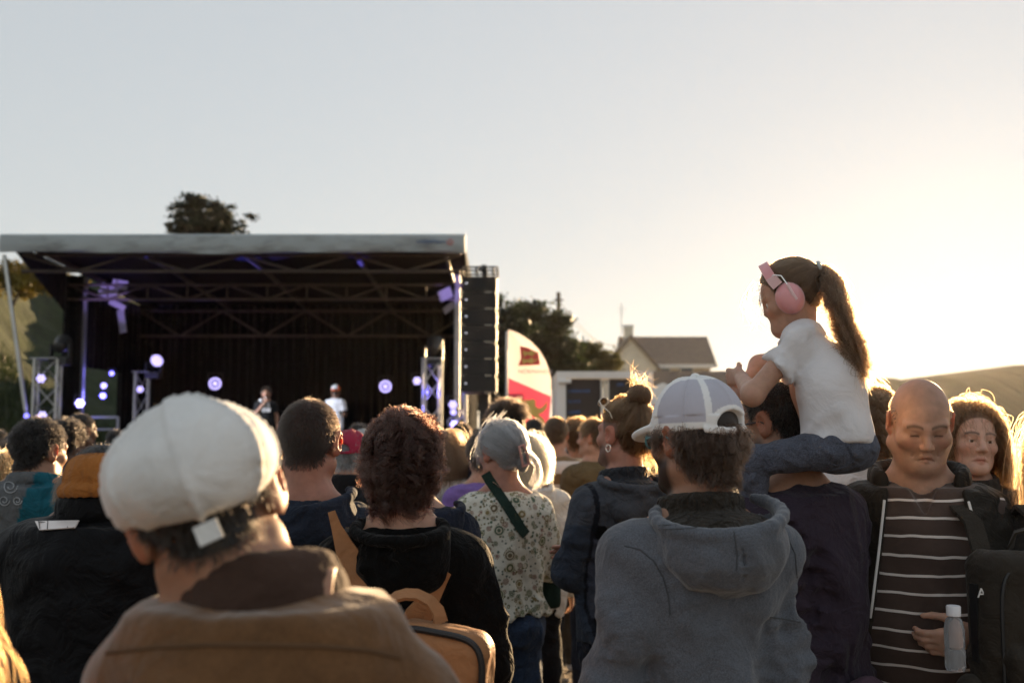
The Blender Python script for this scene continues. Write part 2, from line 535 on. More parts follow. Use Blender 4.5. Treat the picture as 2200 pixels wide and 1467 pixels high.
def build_head(F, X, hs, fat=0.0, nose=1.0, ears=1.0, brow=1.0, female=False, lid=0.0, frown=0.0):
    """adds a head to field F; X(p) maps head-local to field space, X.R its rotation"""
    R = X.R
    q = lambda *a: X(np.array(a, float))
    F.ell(q(0, -.012, .034), np.array((.0765, .098, .086)) * hs, R, k=.02)
    F.ell(q(0, .028, -.028), np.array((.060 + fat * .6, .067, .085)) * hs, R, k=.03 * hs)
    for sx in (-1, 1):
        F.cone(q(sx * (.052 + fat), .0, -.062), q(sx * .014, .078, -.096), .024 * hs, .016 * hs, k=.03 * hs)
        F.ell(q(sx * (.044 + fat * .6), .060, -.022), np.array((.021, .02, .018)) * hs, R, k=.025 * hs)
        F.cone(q(sx * .048, .070, .024), q(sx * .008, .085, .020), .011 * hs * brow, .010 * hs * brow, k=.016 * hs)
    F.ell(q(0, .083, -.097), np.array((.020, .016, .014)) * hs, R, k=.02 * hs)
    if fat: F.ell(q(0, .045, -.105), np.array((.05, .045, .03)) * hs, R, k=.03 * hs)
    for sx in (-1, 1):
        F.ell(q(sx * .031, .100, .002), np.array((.017, .016, .011)) * hs, R, k=.010 * hs, mode='cut')
        F.ell(q(sx * .031, .0745, .001), np.array((.0145, .0138, .0135)) * hs, R, k=.004 * hs)
        if lid: F.ell(q(sx * .031, .092, .0), np.array((.0118, .012, lid)) * hs, R, k=.0015 * hs, mode='cut')
        F.cone(q(sx * .043, .081, .0095), q(sx * .020, .0865, .0085), .0025 * hs, k=.004 * hs)
    F.cone(q(0, .088, .014), q(0, .112, -.024), .0065 * hs, .0115 * hs * nose, k=.010 * hs)
    for sx in (-1, 1): F.ell(q(sx * .0115 * nose, .102, -.030), np.array((.0085, .011, .0075)) * hs * nose, R, k=.007 * hs)
    if fat > .008:
        for sx in (-1, 1):
            F.chain([q(sx * .018, .099, -.032), q(sx * .030, .090, -.050), q(sx * .033, .081, -.066)], .0016 * hs, k=.006 * hs, mode='cut')
    lr = 1.15 if female else 1.0
    F.chain([q(-.023, .083, -.0650 - frown), q(-.008, .0940, -.0590), q(0, .0940, -.0600), q(.008, .0940, -.0590), q(.023, .083, -.0650 - frown)], [.003 * hs, .0055 * hs * lr, .0055 * hs * lr, .0055 * hs * lr, .003 * hs], k=.006 * hs)
    F.chain([q(-.021, .083, -.0690 - frown), q(0, .0935, -.0720), q(.021, .083, -.0690 - frown)], [.003 * hs, .0065 * hs * lr, .003 * hs], k=.007 * hs)
    F.chain([q(-.026, .086, -.0715 - frown), q(0, .100, -.0655), q(.026, .086, -.0715 - frown)], .0022 * hs, k=.003 * hs, mode='cut')
    for sx in (-1, 1):
        Re = R @ Rz(sx * radians(-28)) @ Rx(radians(-10))
        c = q(sx * .083, -.012, .0)
        F.ell(c, np.array((.0095, .021 * ears, .033 * ears)) * hs, Re, k=.008 * hs)
        F.ell(q(sx * .078, -.004, -.026), np.array((.009, .010, .012)) * hs, Re, k=.008 * hs)
        F.ell(q(sx * .0925, -.004, .002), np.array((.0075, .0125, .021)) * hs, Re, k=.004 * hs, mode='cut')

class Xf:
    def __init__(s, C, R, hs): s.C = np.array(C); s.R = R; s.hs = hs
    def __call__(s, p): return s.C + s.R @ (np.asarray(p) * s.hs)
    def inv(s, V): return (V - s.C) @ s.R / s.hs
    def mat(s):
        M = np.eye(4); M[:3, :3] = s.R; M[:3, 3] = s.C
        return Matrix(M.tolist())

def hand(F, wr, D, S, Np, s, curl=0.35, spread=0.0, fist=False):
    D = D / np.linalg.norm(D); S = S - D * (S @ D); S /= np.linalg.norm(S)
    Np = np.cross(D, S) * np.sign(np.cross(D, S) @ Np + 1e-9)
    F.cone(wr - D * .02 * s, wr + D * .02 * s, .026 * s, .027 * s, k=.01, flat=(Np, .75))
    for i in range(4):
        o = (1.5 - i) * .0195
        kn = wr + D * (.092 - abs(1.2 - i) * .004) * s + S * o * s
        F.cone(wr + D * .015 * s + S * o * .7 * s, kn, .0135 * s, .0115 * s, k=.014)
        p = kn; a = 0.0; L = [.075, .083, .078, .062][i]
        for j, f in enumerate((.46, .30, .24)):
            a += curl * (1.0 if j else .8) * (1 + .12 * i) + (0.15 if fist else 0)
            dr = D * cos(a) + Np * sin(a) + S * spread * (1.5 - i) * .12
            e = p + dr * L * f * s
            F.cone(p, e, (.0098 - j * .0009) * s, (.0092 - j * .001) * s, k=.004); p = e
    b = wr + D * .028 * s + S * .026 * s + Np * .006 * s
    dr = D * .62 + S * .62 + Np * .45; dr /= np.linalg.norm(dr)
    m = b + dr * .042 * s; F.cone(b, m, .0155 * s, .0115 * s, k=.014)
    dr2 = D * .85 + S * .18 + Np * .5; dr2 /= np.linalg.norm(dr2)
    m2 = m + dr2 * .032 * s; F.cone(m, m2, .0105 * s, .0098 * s, k=.005)
    F.cone(m2, m2 + (D * .9 + Np * .45) * .024 * s, .0096 * s, .0078 * s, k=.004)

ARMS = {'hang': lambda g: [(g * .215, -.035, 1.14), (g * .225, .055, .91)],
        'fold': lambda g: [(g * .220, .03, 1.155), (-g * .03, .205, 1.16 + .02 * g)],
        'hips': lambda g: [(g * .30, -.09, 1.19), (g * .175, .07, 1.06)],
        'pocket': lambda g: [(g * .225, -.055, 1.14), (g * .195, .10, .94)],
        'front': lambda g: [(g * .205, .02, 1.15), (g * .09, .24, 1.12)],
        'clasp': lambda g: [(g * .215, .01, 1.15), (g * .035, .20, 1.00)]}

def ring_pts(cx, cy, rx, ry, zf, n=14, a0=0, a1=2 * pi):
    return [np.array((cx + rx * cos(a), cy + ry * sin(a), zf(a))) for a in np.linspace(a0, a1, n)]

def person(label, px, py, d, yaw=0, head=(0, 0, 0), girth=1.0, sw=.158, sex='m', skin='light', hair=None, top=None, legs=(.02, .025, .04),
           arms=('hang', 'hang'), lod=1, lean=(0, 0), beard=None, fat=0.0, brow='dark', seed=0, hands=None, group=None, shoes=(.05, .05, .05),
           crown=0.0, hs=None, neck=1.0, floor=0.0, legmat=None, eyes=False, headoff=(0, 0, 0), legpose=None, ears=1.0, cat="person", drop=0.0, lid=0.0, hh_=None, ns=0.0, shz=1.392, lash=False, frown=0.0):
    """px, py: where the photograph shows the top of the skull; d: metres from the camera; lod 0 near, 1 middle, 2 far"""
    yaw = radians(yaw); hy, hp, hr = (radians(a) for a in head)
    crown_w = W(px, py, d); crown_w[2] -= crown
    H = crown_w[2] - floor + drop
    s = (H + ns) / 1.78
    hs = hs or (H / 1.78) ** 0.5 * 1.04
    rng = np.random.default_rng(seed + 11)
    lean = np.array([lean[0], lean[1], 0.0])
    hv, hh, ha = [(.0085, .0045, .0055), (.013, .0062, .008), (.022, .0095, .012)][lod]
    hh = hh_ or hh
    Rh = Rz(hy) @ Rx(hp) @ Ry(hr)
    piv = np.array((0, -.008, 1.585)) * s + lean + np.array(headoff)
    C = piv + Rh @ (np.array((0, .012, .077)) * hs)
    C[2] = H - .118 * hs
    X = Xf(C, Rh, hs)
    base = np.array([crown_w[0], crown_w[1], floor]) - Rz(yaw) @ np.array([C[0], C[1], 0])
    base[2] = floor
    root = empty("person", base, yaw)
    tag(root, label, cat, group)
    info = dict(root=root, X=X, s=s, base=base, yaw=yaw, H=H, lean=lean, C=C)
    if brow in HC: browc = np.array(HC[brow])
    else: browc = np.array(brow)
    skc = np.array(SK[skin] if isinstance(skin, str) else skin)
    L = lambda z: lean * np.clip((z - .92 * s) / (.58 * s), 0, 1.15)
    def J(p):
        p = np.array(p, float) * s
        return p + L(p[2])
    # --- head and neck
    nb = J((0, -.012, 1.455)); nt_ = X((0, -.022, -.055))
    lo = np.minimum(C - .165 * hs, nb - .09); hi = np.maximum(C + .165 * hs, nb + .09)
    lo[2] = nb[2] - .03
    F = Field(lo, hi, hh)
    F.cone(nb + np.array((0, 0, -.02)), nt_, .066 * s * neck, .056 * hs * neck, k=.02)
    F.cone(nb, X((0, .02, -.07)), .05 * s * neck, .045 * hs * neck, k=.03)
    for g in (-1, 1):
        F.cone(nb + np.array((g * .045 * s, -.01, .03)), nb + np.array((g * .10 * s, -.005, -.005)), .05 * s, .045 * s, k=.035)
    build_head(F, X, hs, fat=fat, female=(sex == 'f'), ears=ears, brow=(.7 if sex == 'f' else 1.0), lid=lid, frown=frown)
    hV, hF = F.nets()
    P = X.inv(hV)
    col = np.tile(skc, (len(hV), 1))
    # pigment: lips, cheeks, brows, beard, scalp
    def blend(c, w): 
        w = np.clip(w, 0, 1)[:, None]; return col * (1 - w) + np.array(c) * w
    face = P[:, 1] > .05
    lip = np.exp(-((P[:, 2] + .065) / .008) ** 2 - (P[:, 0] / .018) ** 4) * (P[:, 1] > .08)
    col = blend(skc * np.array((.85, .55, .55)), lip * (1.0 if sex == 'f' else .6))
    ck = np.exp(-((np.abs(P[:, 0]) - .042) / .02) ** 2 - ((P[:, 2] + .025) / .02) ** 2) * face
    col = blend(skc * np.array((1.05, .78, .75)), ck * .5)
    earw = (np.abs(P[:, 0]) > .078) & (np.abs(P[:, 2]) < .04) & (P[:, 1] < .03)
    col = blend(skc * np.array((1.05, .7, .62)), earw * .6)
    bz = .024 + .006 * (1 - ((np.abs(P[:, 0]) - .03) / .022) ** 2)
    bw = np.exp(-((P[:, 2] - bz) / .0045) ** 2) * ((np.abs(P[:, 0]) > .011) & (np.abs(P[:, 0]) < .053)) * (P[:, 1] > .05)
    col = blend(browc * 1.2, bw * .85)
    if lash:
        lw = np.exp(-((P[:, 2] - .0 + .006 * ((np.abs(P[:, 0]) - .031) / .013) ** 2 * .3) / .0028) ** 2) * (np.abs(np.abs(P[:, 0]) - .031) < .0125) * (P[:, 1] > .07)
        col = blend(skc * .22, lw)
    if beard:
        bc, bwid = np.array(HC[beard[0]]), beard[1]
        jw = np.clip((-.028 - P[:, 2] + .03 * np.clip((P[:, 1] - .06) / .04, 0, 1) * 0) / .02, 0, 1) * np.clip((P[:, 1] + .005) / .02, 0, 1) * np.clip((P[:, 2] + .135) / .02, 0, 1)
        mouth = np.exp(-((P[:, 2] + .066) / .010) ** 2 - (P[:, 0] / .022) ** 4)
        col = blend(bc, jw * bwid * (1 - mouth))
    hcol = None
    if hair:
        hcol = np.array(HC[hair['color']] if isinstance(hair['color'], str) else hair['color'])
        sm = np.clip(scalp(P) / .012, 0, 1) * hair.get('cover', 1.0)
        earm = 1 - earw.astype(float)
        col = blend(hcol * hair.get('under', .8) + .006, sm * earm)
    parts = [(hV, hF)]; cols = [col]
    # --- arms with hands
    js = {}
    hands = hands or ({}, {})
    for gi, g in enumerate((-1, 1)):
        a = arms[gi]
        el, wr = ARMS[a](g) if isinstance(a, str) else a
        sh = J((g * sw, -.014, shz)); el = J(el); wr = J(wr)
        js[g] = (sh, el, wr)
        if lod == 2 and isinstance(a, str) and a == 'hang' and (top or {}).get('sleeve', 'long') == 'long': continue
        D = wr - el; D = D / np.linalg.norm(D)
        hk = dict(hands[gi])
        D = np.array(hk.pop('D', D), float)
        S = np.array(hk.pop('S', (0, 1, 0) if abs(D[2]) > .6 else (0, 0, 1)), float)
        Np = np.array(hk.pop('N', (-wr[0], -wr[1] * .3, 0) if abs(D[2]) > .6 else (-wr[0] * .3, -wr[1], 0)), float)
        tip = wr + D / np.linalg.norm(D) * .2 * s
        P_ = np.stack([sh, el, wr, tip, wr + .1 * s * S])
        F = Field(P_.min(0) - .09, P_.max(0) + .09, ha)
        hid = .68 if (top or {}).get('sleeve', 'long') == 'long' else 1.0
        F.cone(sh, el, .048 * s * (.72 if top else 1), .041 * s * hid, k=.02)
        mid = el + (wr - el) * .3
        F.cone(el, mid, .040 * s * hid, .043 * s * hid, k=.02); F.cone(mid, wr, .042 * s * hid, .027 * s, k=.02)
        if lod < 2 or hk: hand(F, wr, D, S, Np, s * (.92 if sex == 'f' else 1.0), **hk)
        else: F.ell(wr + D * .08 * s, np.array((.035, .035, .07)) * s, k=.02)
        v, f = F.nets(); parts.append((v, f)); cols.append(np.tile(skc, (len(v), 1)))
    # --- trunk (coarse, under the clothes)
    F = Field((-.3 * s, -.25 * s, .02), (.3 * s + .0, .25 * s, 1.5 * s), .03 if lod else .024)
    F.lo = F.lo
    def trunk(F, ease, g_, box=0.0, k=.03, z0=.80, z1=1.52, flare=0.0):
        za = F.ax[2] / s
        a = np.interp(za, PZ, PA[sex]) ; b = np.interp(za, PZ, PB[sex]); yc = np.interp(za, PZ, PY)
        if box:
            wst = np.exp(-((za - 1.08) / .16) ** 4) * box
            a = np.maximum(a, a * (1 - wst) + wst * np.interp(1.34, PZ, PA[sex]) * .99)
            b = np.maximum(b, b * (1 - wst) + wst * np.interp(1.3, PZ, PB[sex]) * .99)
        gg = 1 + (g_ - 1) * np.interp(za, [.9, 1.1, 1.35, 1.5], [.8, 1.15, .7, .2])
        a = a * gg * s + ease + flare * np.clip((1.2 - za), 0, 1); b = b * (gg * 1.0 + np.maximum(gg - 1, 0) * .8) * s + ease + flare * np.clip((1.2 - za), 0, 1)
        lx = lean[0] * np.clip((za - .92) / .58, 0, 1.15); ly = lean[1] * np.clip((za - .92) / .58, 0, 1.15)
        sl, X_, Y_, Z_ = F.reg(F.lo, F.lo + F.h * F.n)
        q = np.sqrt(((X_ - lx) / a) ** 2 + ((Y_ - yc * s - ly) / b) ** 2)
        dd = (q - 1) * np.minimum(a, b)
        dd = np.maximum(dd, z0 * s - Z_); dd = np.maximum(dd, Z_ - z1 * s)
        v = F.v; t = np.clip(.5 + .5 * (v - dd) / k, 0, 1)
        F.v[...] = v + (dd - v) * t - k * t * (1 - t)
    info['trunk'] = trunk
    if lod < 2:
        trunk(F, -.038, girth)
        for g in (-1, 1):
            F.chain([J((g * .085, -.01, .88)), J((g * .10, .01, .49)), J((g * .10, -.02, .09))], [.055 * s, .036 * s, .028 * s], k=.03)
        v, f = F.nets(); parts.append((v, f)); cols.append(np.tile(skc, (len(v), 1)))
    V, Fc = join(parts)
    body = obj("body", mesh_np("body", V, Fc, np.concatenate(cols)), mat_skin(), root)
    info['body'] = body; info['joints'] = js
    if eyes:
        for g in (-1, 1):
            eye = obj("eye", EYE_ME(), mat_eye(), root, mw=Matrix.Translation(Vector(X((g * .031, .0745, .001)))) @ Matrix((X.R @ Rx(radians(eyes[0])) @ Rz(radians(eyes[1]))).tolist()).to_4x4() @ Matrix.Scale(hs * .0128, 4))
    # --- trousers and shoes
    if legs is not None:
        F = Field((-.34 * s * max(girth, 1), -.34 * s, .0), (.34 * s * max(girth, 1), .34 * s, 1.06 * s), [.012, .015, .024][lod])
        trunk(F, .002, girth, z0=.84, z1=.97)
        for g in (-1, 1):
            hip, kn, an = (legpose[(g + 1) // 2] if legpose else ((g * .088, -.012, .88), (g * .105, .012, .49), (g * .108, -.015, .075)))
            F.chain([J(hip), J(kn), J(an)], [.098 * s * girth ** .5, .068 * s, .058 * s], k=.03)
        F.displace(folds(seed + 5, .010, (9, 9, 16)))
        v, f = F.nets()
        lm = legmat or mat_fabric("trousers_%02d%02d%02d" % tuple(int(99 * c) for c in legs), legs, fold=14)
        info['legs'] = obj("trousers", mesh_np("trousers", v, f, np.tile(np.array(legs), (len(v), 1))), lm, root)
        if lod < 2 or True:
            for g in (-1, 1):
                an = legpose[(g + 1) // 2][2] if legpose else (g * .108, -.015, .075)
                c = J(an); F = Field(c + np.array((-.09, -.14, -.1)), c + np.array((.09, .24, .09)), .014 if lod < 2 else .022)
                F.ell((c[0] + g * .004, c[1] + .06, .035 + floor * 0), (.045 * s, .125 * s, .045 * s), k=.01); F.cone(c, c + np.array((0, 0, .03)), .045 * s, .05 * s, k=.03)
                F.plane_cut((0, 0, .004), (0, 0, -1))
                v, f = F.nets(); obj("shoe", mesh_np("shoe", v, f), mat_plain("shoe_%02d%02d%02d" % tuple(int(99 * c_) for c_ in shoes), shoes, .6), root)
    # --- upper garment
    if top:
        info['top'] = garment(info, J, js, top, girth, sw, sex, hv, lod, seed, nb, nt_)
    # --- hair
    if hair and hair.get('style'):
        make_hair(info, hair, hV, hF, P, hs, X, lod, rng, hcol)
    PEOPLE.append(info)
    return info

_eye = []
def EYE_ME():
    if not _eye:
        n = 14; m = 12; V = []; Fc = []
        for i in range(m + 1):
            a = pi * i / m
            for k in range(n): V.append((sin(a) * cos(2 * pi * k / n), cos(a), sin(a) * sin(2 * pi * k / n)))
        for i in range(m):
            for k in range(n): Fc.append((i * n + k, i * n + (k + 1) % n, (i + 1) * n + (k + 1) % n, (i + 1) * n + k))
        me = bpy.data.meshes.new("eye"); me.from_pydata(V, [], Fc); me.update()
        me.polygons.foreach_set("use_smooth", np.ones(len(me.polygons), dtype=bool))
        _eye.append(me)
    return _eye[0]

def mat_eye():
    if "eye" in MATS: return MATS["eye"]
    m, nt, b, out = _base("eye")
    tc = N(nt, "ShaderNodeTexCoord"); sp = N(nt, "ShaderNodeSeparateXYZ"); nt.links.new(tc.outputs["Object"], sp.inputs[0])
    cr = N(nt, "ShaderNodeValToRGB"); e = cr.color_ramp; e.interpolation = 'CONSTANT'
    e.elements[0].position = 0; e.elements[0].color = (.7, .66, .62, 1)
    e.elements[1].position = .86; e.elements[1].color = (.10, .06, .03, 1)
    x = e.elements.new(.965); x.color = (.005, .005, .005, 1)
    nt.links.new(sp.outputs[1], cr.inputs[0]); nt.links.new(cr.outputs[0], b.inputs["Base Color"])
    b.inputs["Roughness"].default_value = .12
    MATS["eye"] = m
    return m

def garment(info, J, js, top, girth, sw, sex, hv, lod, seed, nb, nt_):
    s = info['s']; root = info['root']; lean = info['lean']
    ease = top.get('ease', .022); hem = top.get('hem', .86); h = top.get('h', hv)
    slv = top.get('sleeve', 'long'); se = top.get('sleeve_ease', ease * .85); es = min(ease, .020)
    pts = np.array([p for g in (-1, 1) for p in (js[g][0], js[g][1], js[g][2])] + [J((0, 0, hem)), J((.2 * girth, .17, 1.2)), J((-.2 * girth, -.17, 1.2)), J((0, 0, 1.56))])
    pad = .10 + ease
    lo = pts.min(0) - pad; hi = pts.max(0) + pad
    lo[2] = min(hem * s - .02, lo[2] + .06 if slv != 'none' else 9)
    F = Field(lo, hi, h)
    info['trunk'](F, ease, girth, top.get('box', .7), z0=hem, z1=1.475, flare=top.get('flare', 0.0))
    for g in (-1, 1):
        sh, el, wr = js[g]
        F.cone(J((g * .045, -.024, 1.462)), sh + np.array((-g * .012 * s, 0, .002)), .034 * s + es * .8, .050 * s + es, k=.05)
        if slv == 'none': continue
        F.cone(sh, sh + (el - sh) * .5, .054 * s * girth ** .5 + es, .050 * s + se, k=.035)
        if slv == 'short':
            e = sh + (el - sh) * top.get('slen', .62)
            F.cone(sh, e, .052 * s + es, .052 * s + se * 1.3, k=.02)
        else:
            F.cone(sh + (el - sh) * .3, el, .052 * s * girth ** .5 + se, .045 * s + se, k=.012)
            F.cone(el, el + (wr - el) * .93, .045 * s + se, .033 * s + se * .8, k=.02)
    amp = top.get('fold', .010)
    fo = folds(seed + 3, amp, top.get('fold_axes', (11, 11, 6)))
    def body_folds(P):
        zz_ = P[:, 2] / s
        return fo(P) * np.clip(.35 + (1.46 - zz_) * 3.5, .12, 1.0)
    F.displace(body_folds, .05)
    def rings(P):
        out = np.zeros(len(P))
        for g in (-1, 1):
            sh, el, wr = js[g]
            for a, b, lo_, in ((sh, el, .25), (el, wr, 0.0)):
                ba = b - a; L2 = ba @ ba; L_ = np.sqrt(L2)
                t = ((P - a) @ ba) / L2
                dd = np.linalg.norm(P - a - np.clip(t, 0, 1)[:, None] * ba, axis=1)
                w = (dd < .13) * np.clip((t - lo_) / .25, 0, 1) * np.clip((1.15 - t) / .2, 0, 1)
                e1 = np.cross(ba, (0, 1, .3)); e1 /= np.linalg.norm(e1)
                ph = (t * L_) * 62 + (P - a) @ e1 * 34 * (1 + .4 * g) + np.sin(P[:, 2] * 31 + seed) * 1.6 + np.sin(P[:, 1] * 27 + seed) * 1.2
                out += w * np.where(np.abs(P[:, 0]) > .12 * s, 1, 0) * (np.abs(np.sin(ph * .5)) ** .8 - .6) * amp * .5 * (.4 + .9 * np.abs(np.sin(P[:, 2] * 9 + g * 2 + seed)))
        return out
    if slv == 'long': F.displace(rings)
    for p0, p1, r in top.get('grooves', []):
        F.cone(J(p0), J(p1), r, k=.004, mode='cut')
    for p0, p1, r in top.get('dents', []):
        F.cone(J(p0), J(p1), r, r * .6, k=.022, mode='cut')
    for fn in top.get('extra', []): fn(F, J, s)
    st = top.get('collar', 'crew')
    if st in ('crew', 'none', 'polo'):
        F.cone(nb + np.array((0, .006, -.03)), nb + np.array((0, .022, .16)), .071 * s, .085 * s, k=.006, mode='cut')
    if st == 'crew':
        F.chain([nb + np.array((.078 * s * cos(a), .006 + .078 * s * sin(a), (.006 - .017 * sin(a) + .026 * cos(a) ** 2) * s)) for a in np.linspace(0, 2 * pi, 20)], max(.010, h * 1.15), k=.010)
    elif st == 'stand':
        ch = top.get('collar_h', .055); cr = top.get('collar_r', .084); th = max(.011, h * 1.25)
        for zc_ in np.linspace(.015, ch, 4):
            F.chain([nb + np.array((cr * s * cos(a), .010 + cr * s * sin(a), zc_ + (.012 - .016 * sin(a)) * s)) for a in np.linspace(0, 2 * pi, 20)], th, k=.012)
        F.cone(nb + np.array((0, .006, -.01)), nb + np.array((0, .018, .2)), (cr - .012) * s, (cr - .006) * s, k=.006, mode='cut')
    for g in (-1, 1):
        sh, el, wr = js[g]
        if slv == 'short':
            m = sh + (el - sh) * top.get('slen', .62); n = (el - sh) / np.linalg.norm(el - sh)
            F.op(lambda X_, Y_, Z_: np.maximum(-((X_ - m[0]) * n[0] + (Y_ - m[1]) * n[1] + (Z_ - m[2]) * n[2]), np.sqrt((X_ - m[0]) ** 2 + (Y_ - m[1]) ** 2 + (Z_ - m[2]) ** 2) - .115 * s), m - .2, m + .2, .004, 'cut')
    V, Fc = F.nets()
    def colour(V):
        if 'colfn' in top:
            Pn = (V - np.stack([lean * c for c in np.clip((V[:, 2] / s - .92) / .58, 0, 1.15)])) / s
            return top['colfn'](Pn)
        return np.tile(np.array(top['color']), (len(V), 1))
    m = top.get('mat') or mat_fabric(top.get('matkey', 'cloth'), None, **top.get('matargs', {}))
    o = obj(top.get('name', 'jacket'), mesh_np("garment", V, Fc, colour(V)), m, root)
    if top.get('hood'):
        q = top['hood'] if isinstance(top['hood'], dict) else {}
        dx = q.get('dx', 0.0); w = q.get('w', .138); dep = q.get('dep', .112); zc_ = q.get('z', 1.447); hz = q.get('hz', .108); rim = q.get('rim', 1.492); tl = q.get('tilt', .0)
        hh = min(h, .0075) if lod < 2 else h
        c = J((dx, -.088, zc_)); F = Field(c - np.array((w + .06, dep + .07, hz + .06)) * s, c + np.array((w + .06, dep + .07, hz + .10)) * s, hh)
        F.ell(c, np.array((w, dep, hz)) * s, k=0)
        F.ell(c + np.array((0, -.035, -.045)) * s, np.array((w * .8, dep * .78, hz * .62)) * s, k=.04)
        F.displace(folds(seed + 9, q.get('fold', amp * .8), (14, 14, 14)), .05)
        if 'color' in top or 1:
            for p0, p1, r in top.get('hood_grooves', []): F.cone(J(p0), J(p1), r, k=.003, mode='cut')
        F.plane_cut(J((dx, -.1, rim)), (-tl, -.22, 1), k=.01)
        F.ell(J((dx, -.076, rim + .012)), np.array((w * .87, dep * .86, .085)) * s, k=.01, mode='cut')
        ring_ = []
        for a in np.linspace(radians(-215), radians(35), 20):
            x_, y_ = (w - .010) * cos(a), -.085 + (dep - .012) * sin(a)
            ring_.append(J((dx + x_, y_, rim + tl * x_ + .22 * (y_ + .1) - .004)))
        F.chain(ring_, [.0125 * s] * len(ring_), k=.012)
        v, f = F.nets(); hc = top.get('hood_color')
        hd = obj("hood", mesh_np("hood", v, f, np.tile(np.array(hc), (len(v), 1)) if hc else colour(v)), m, o)
        if top.get('lining'):
            F = Field(J((-.2, -.25, 1.36)) - .02, J((.2, .15, 1.60)) + .02, .006)
            F.ell(J((dx, -.07, rim - .030)), np.array((w * .86, dep * .84, .040)) * s, k=.01)
            for zc_ in (.025, .045, .062):
                F.chain([nb + np.array(((.079 + zc_ * .05) * s * cos(a), .004 + (.079 + zc_ * .05) * s * sin(a), zc_ + (.004 - .014 * sin(a)) * s)) for a in np.linspace(0, 2 * pi, 20)], .0115 * s, k=.014)
            F.cone(nb + np.array((0, .0, .01)), nb + np.array((0, .01, .2)), .067 * s, .072 * s, k=.006, mode='cut')
            v, f = F.nets()
            obj("hood_lining", mesh_np("lining", v, f), mat_fabric("lining_%02d%02d" % (int(99 * top['lining'][0]), int(99 * top['lining'][2])), top['lining'], rough=.6, foldamt=.6, fold=30), o)
    return o

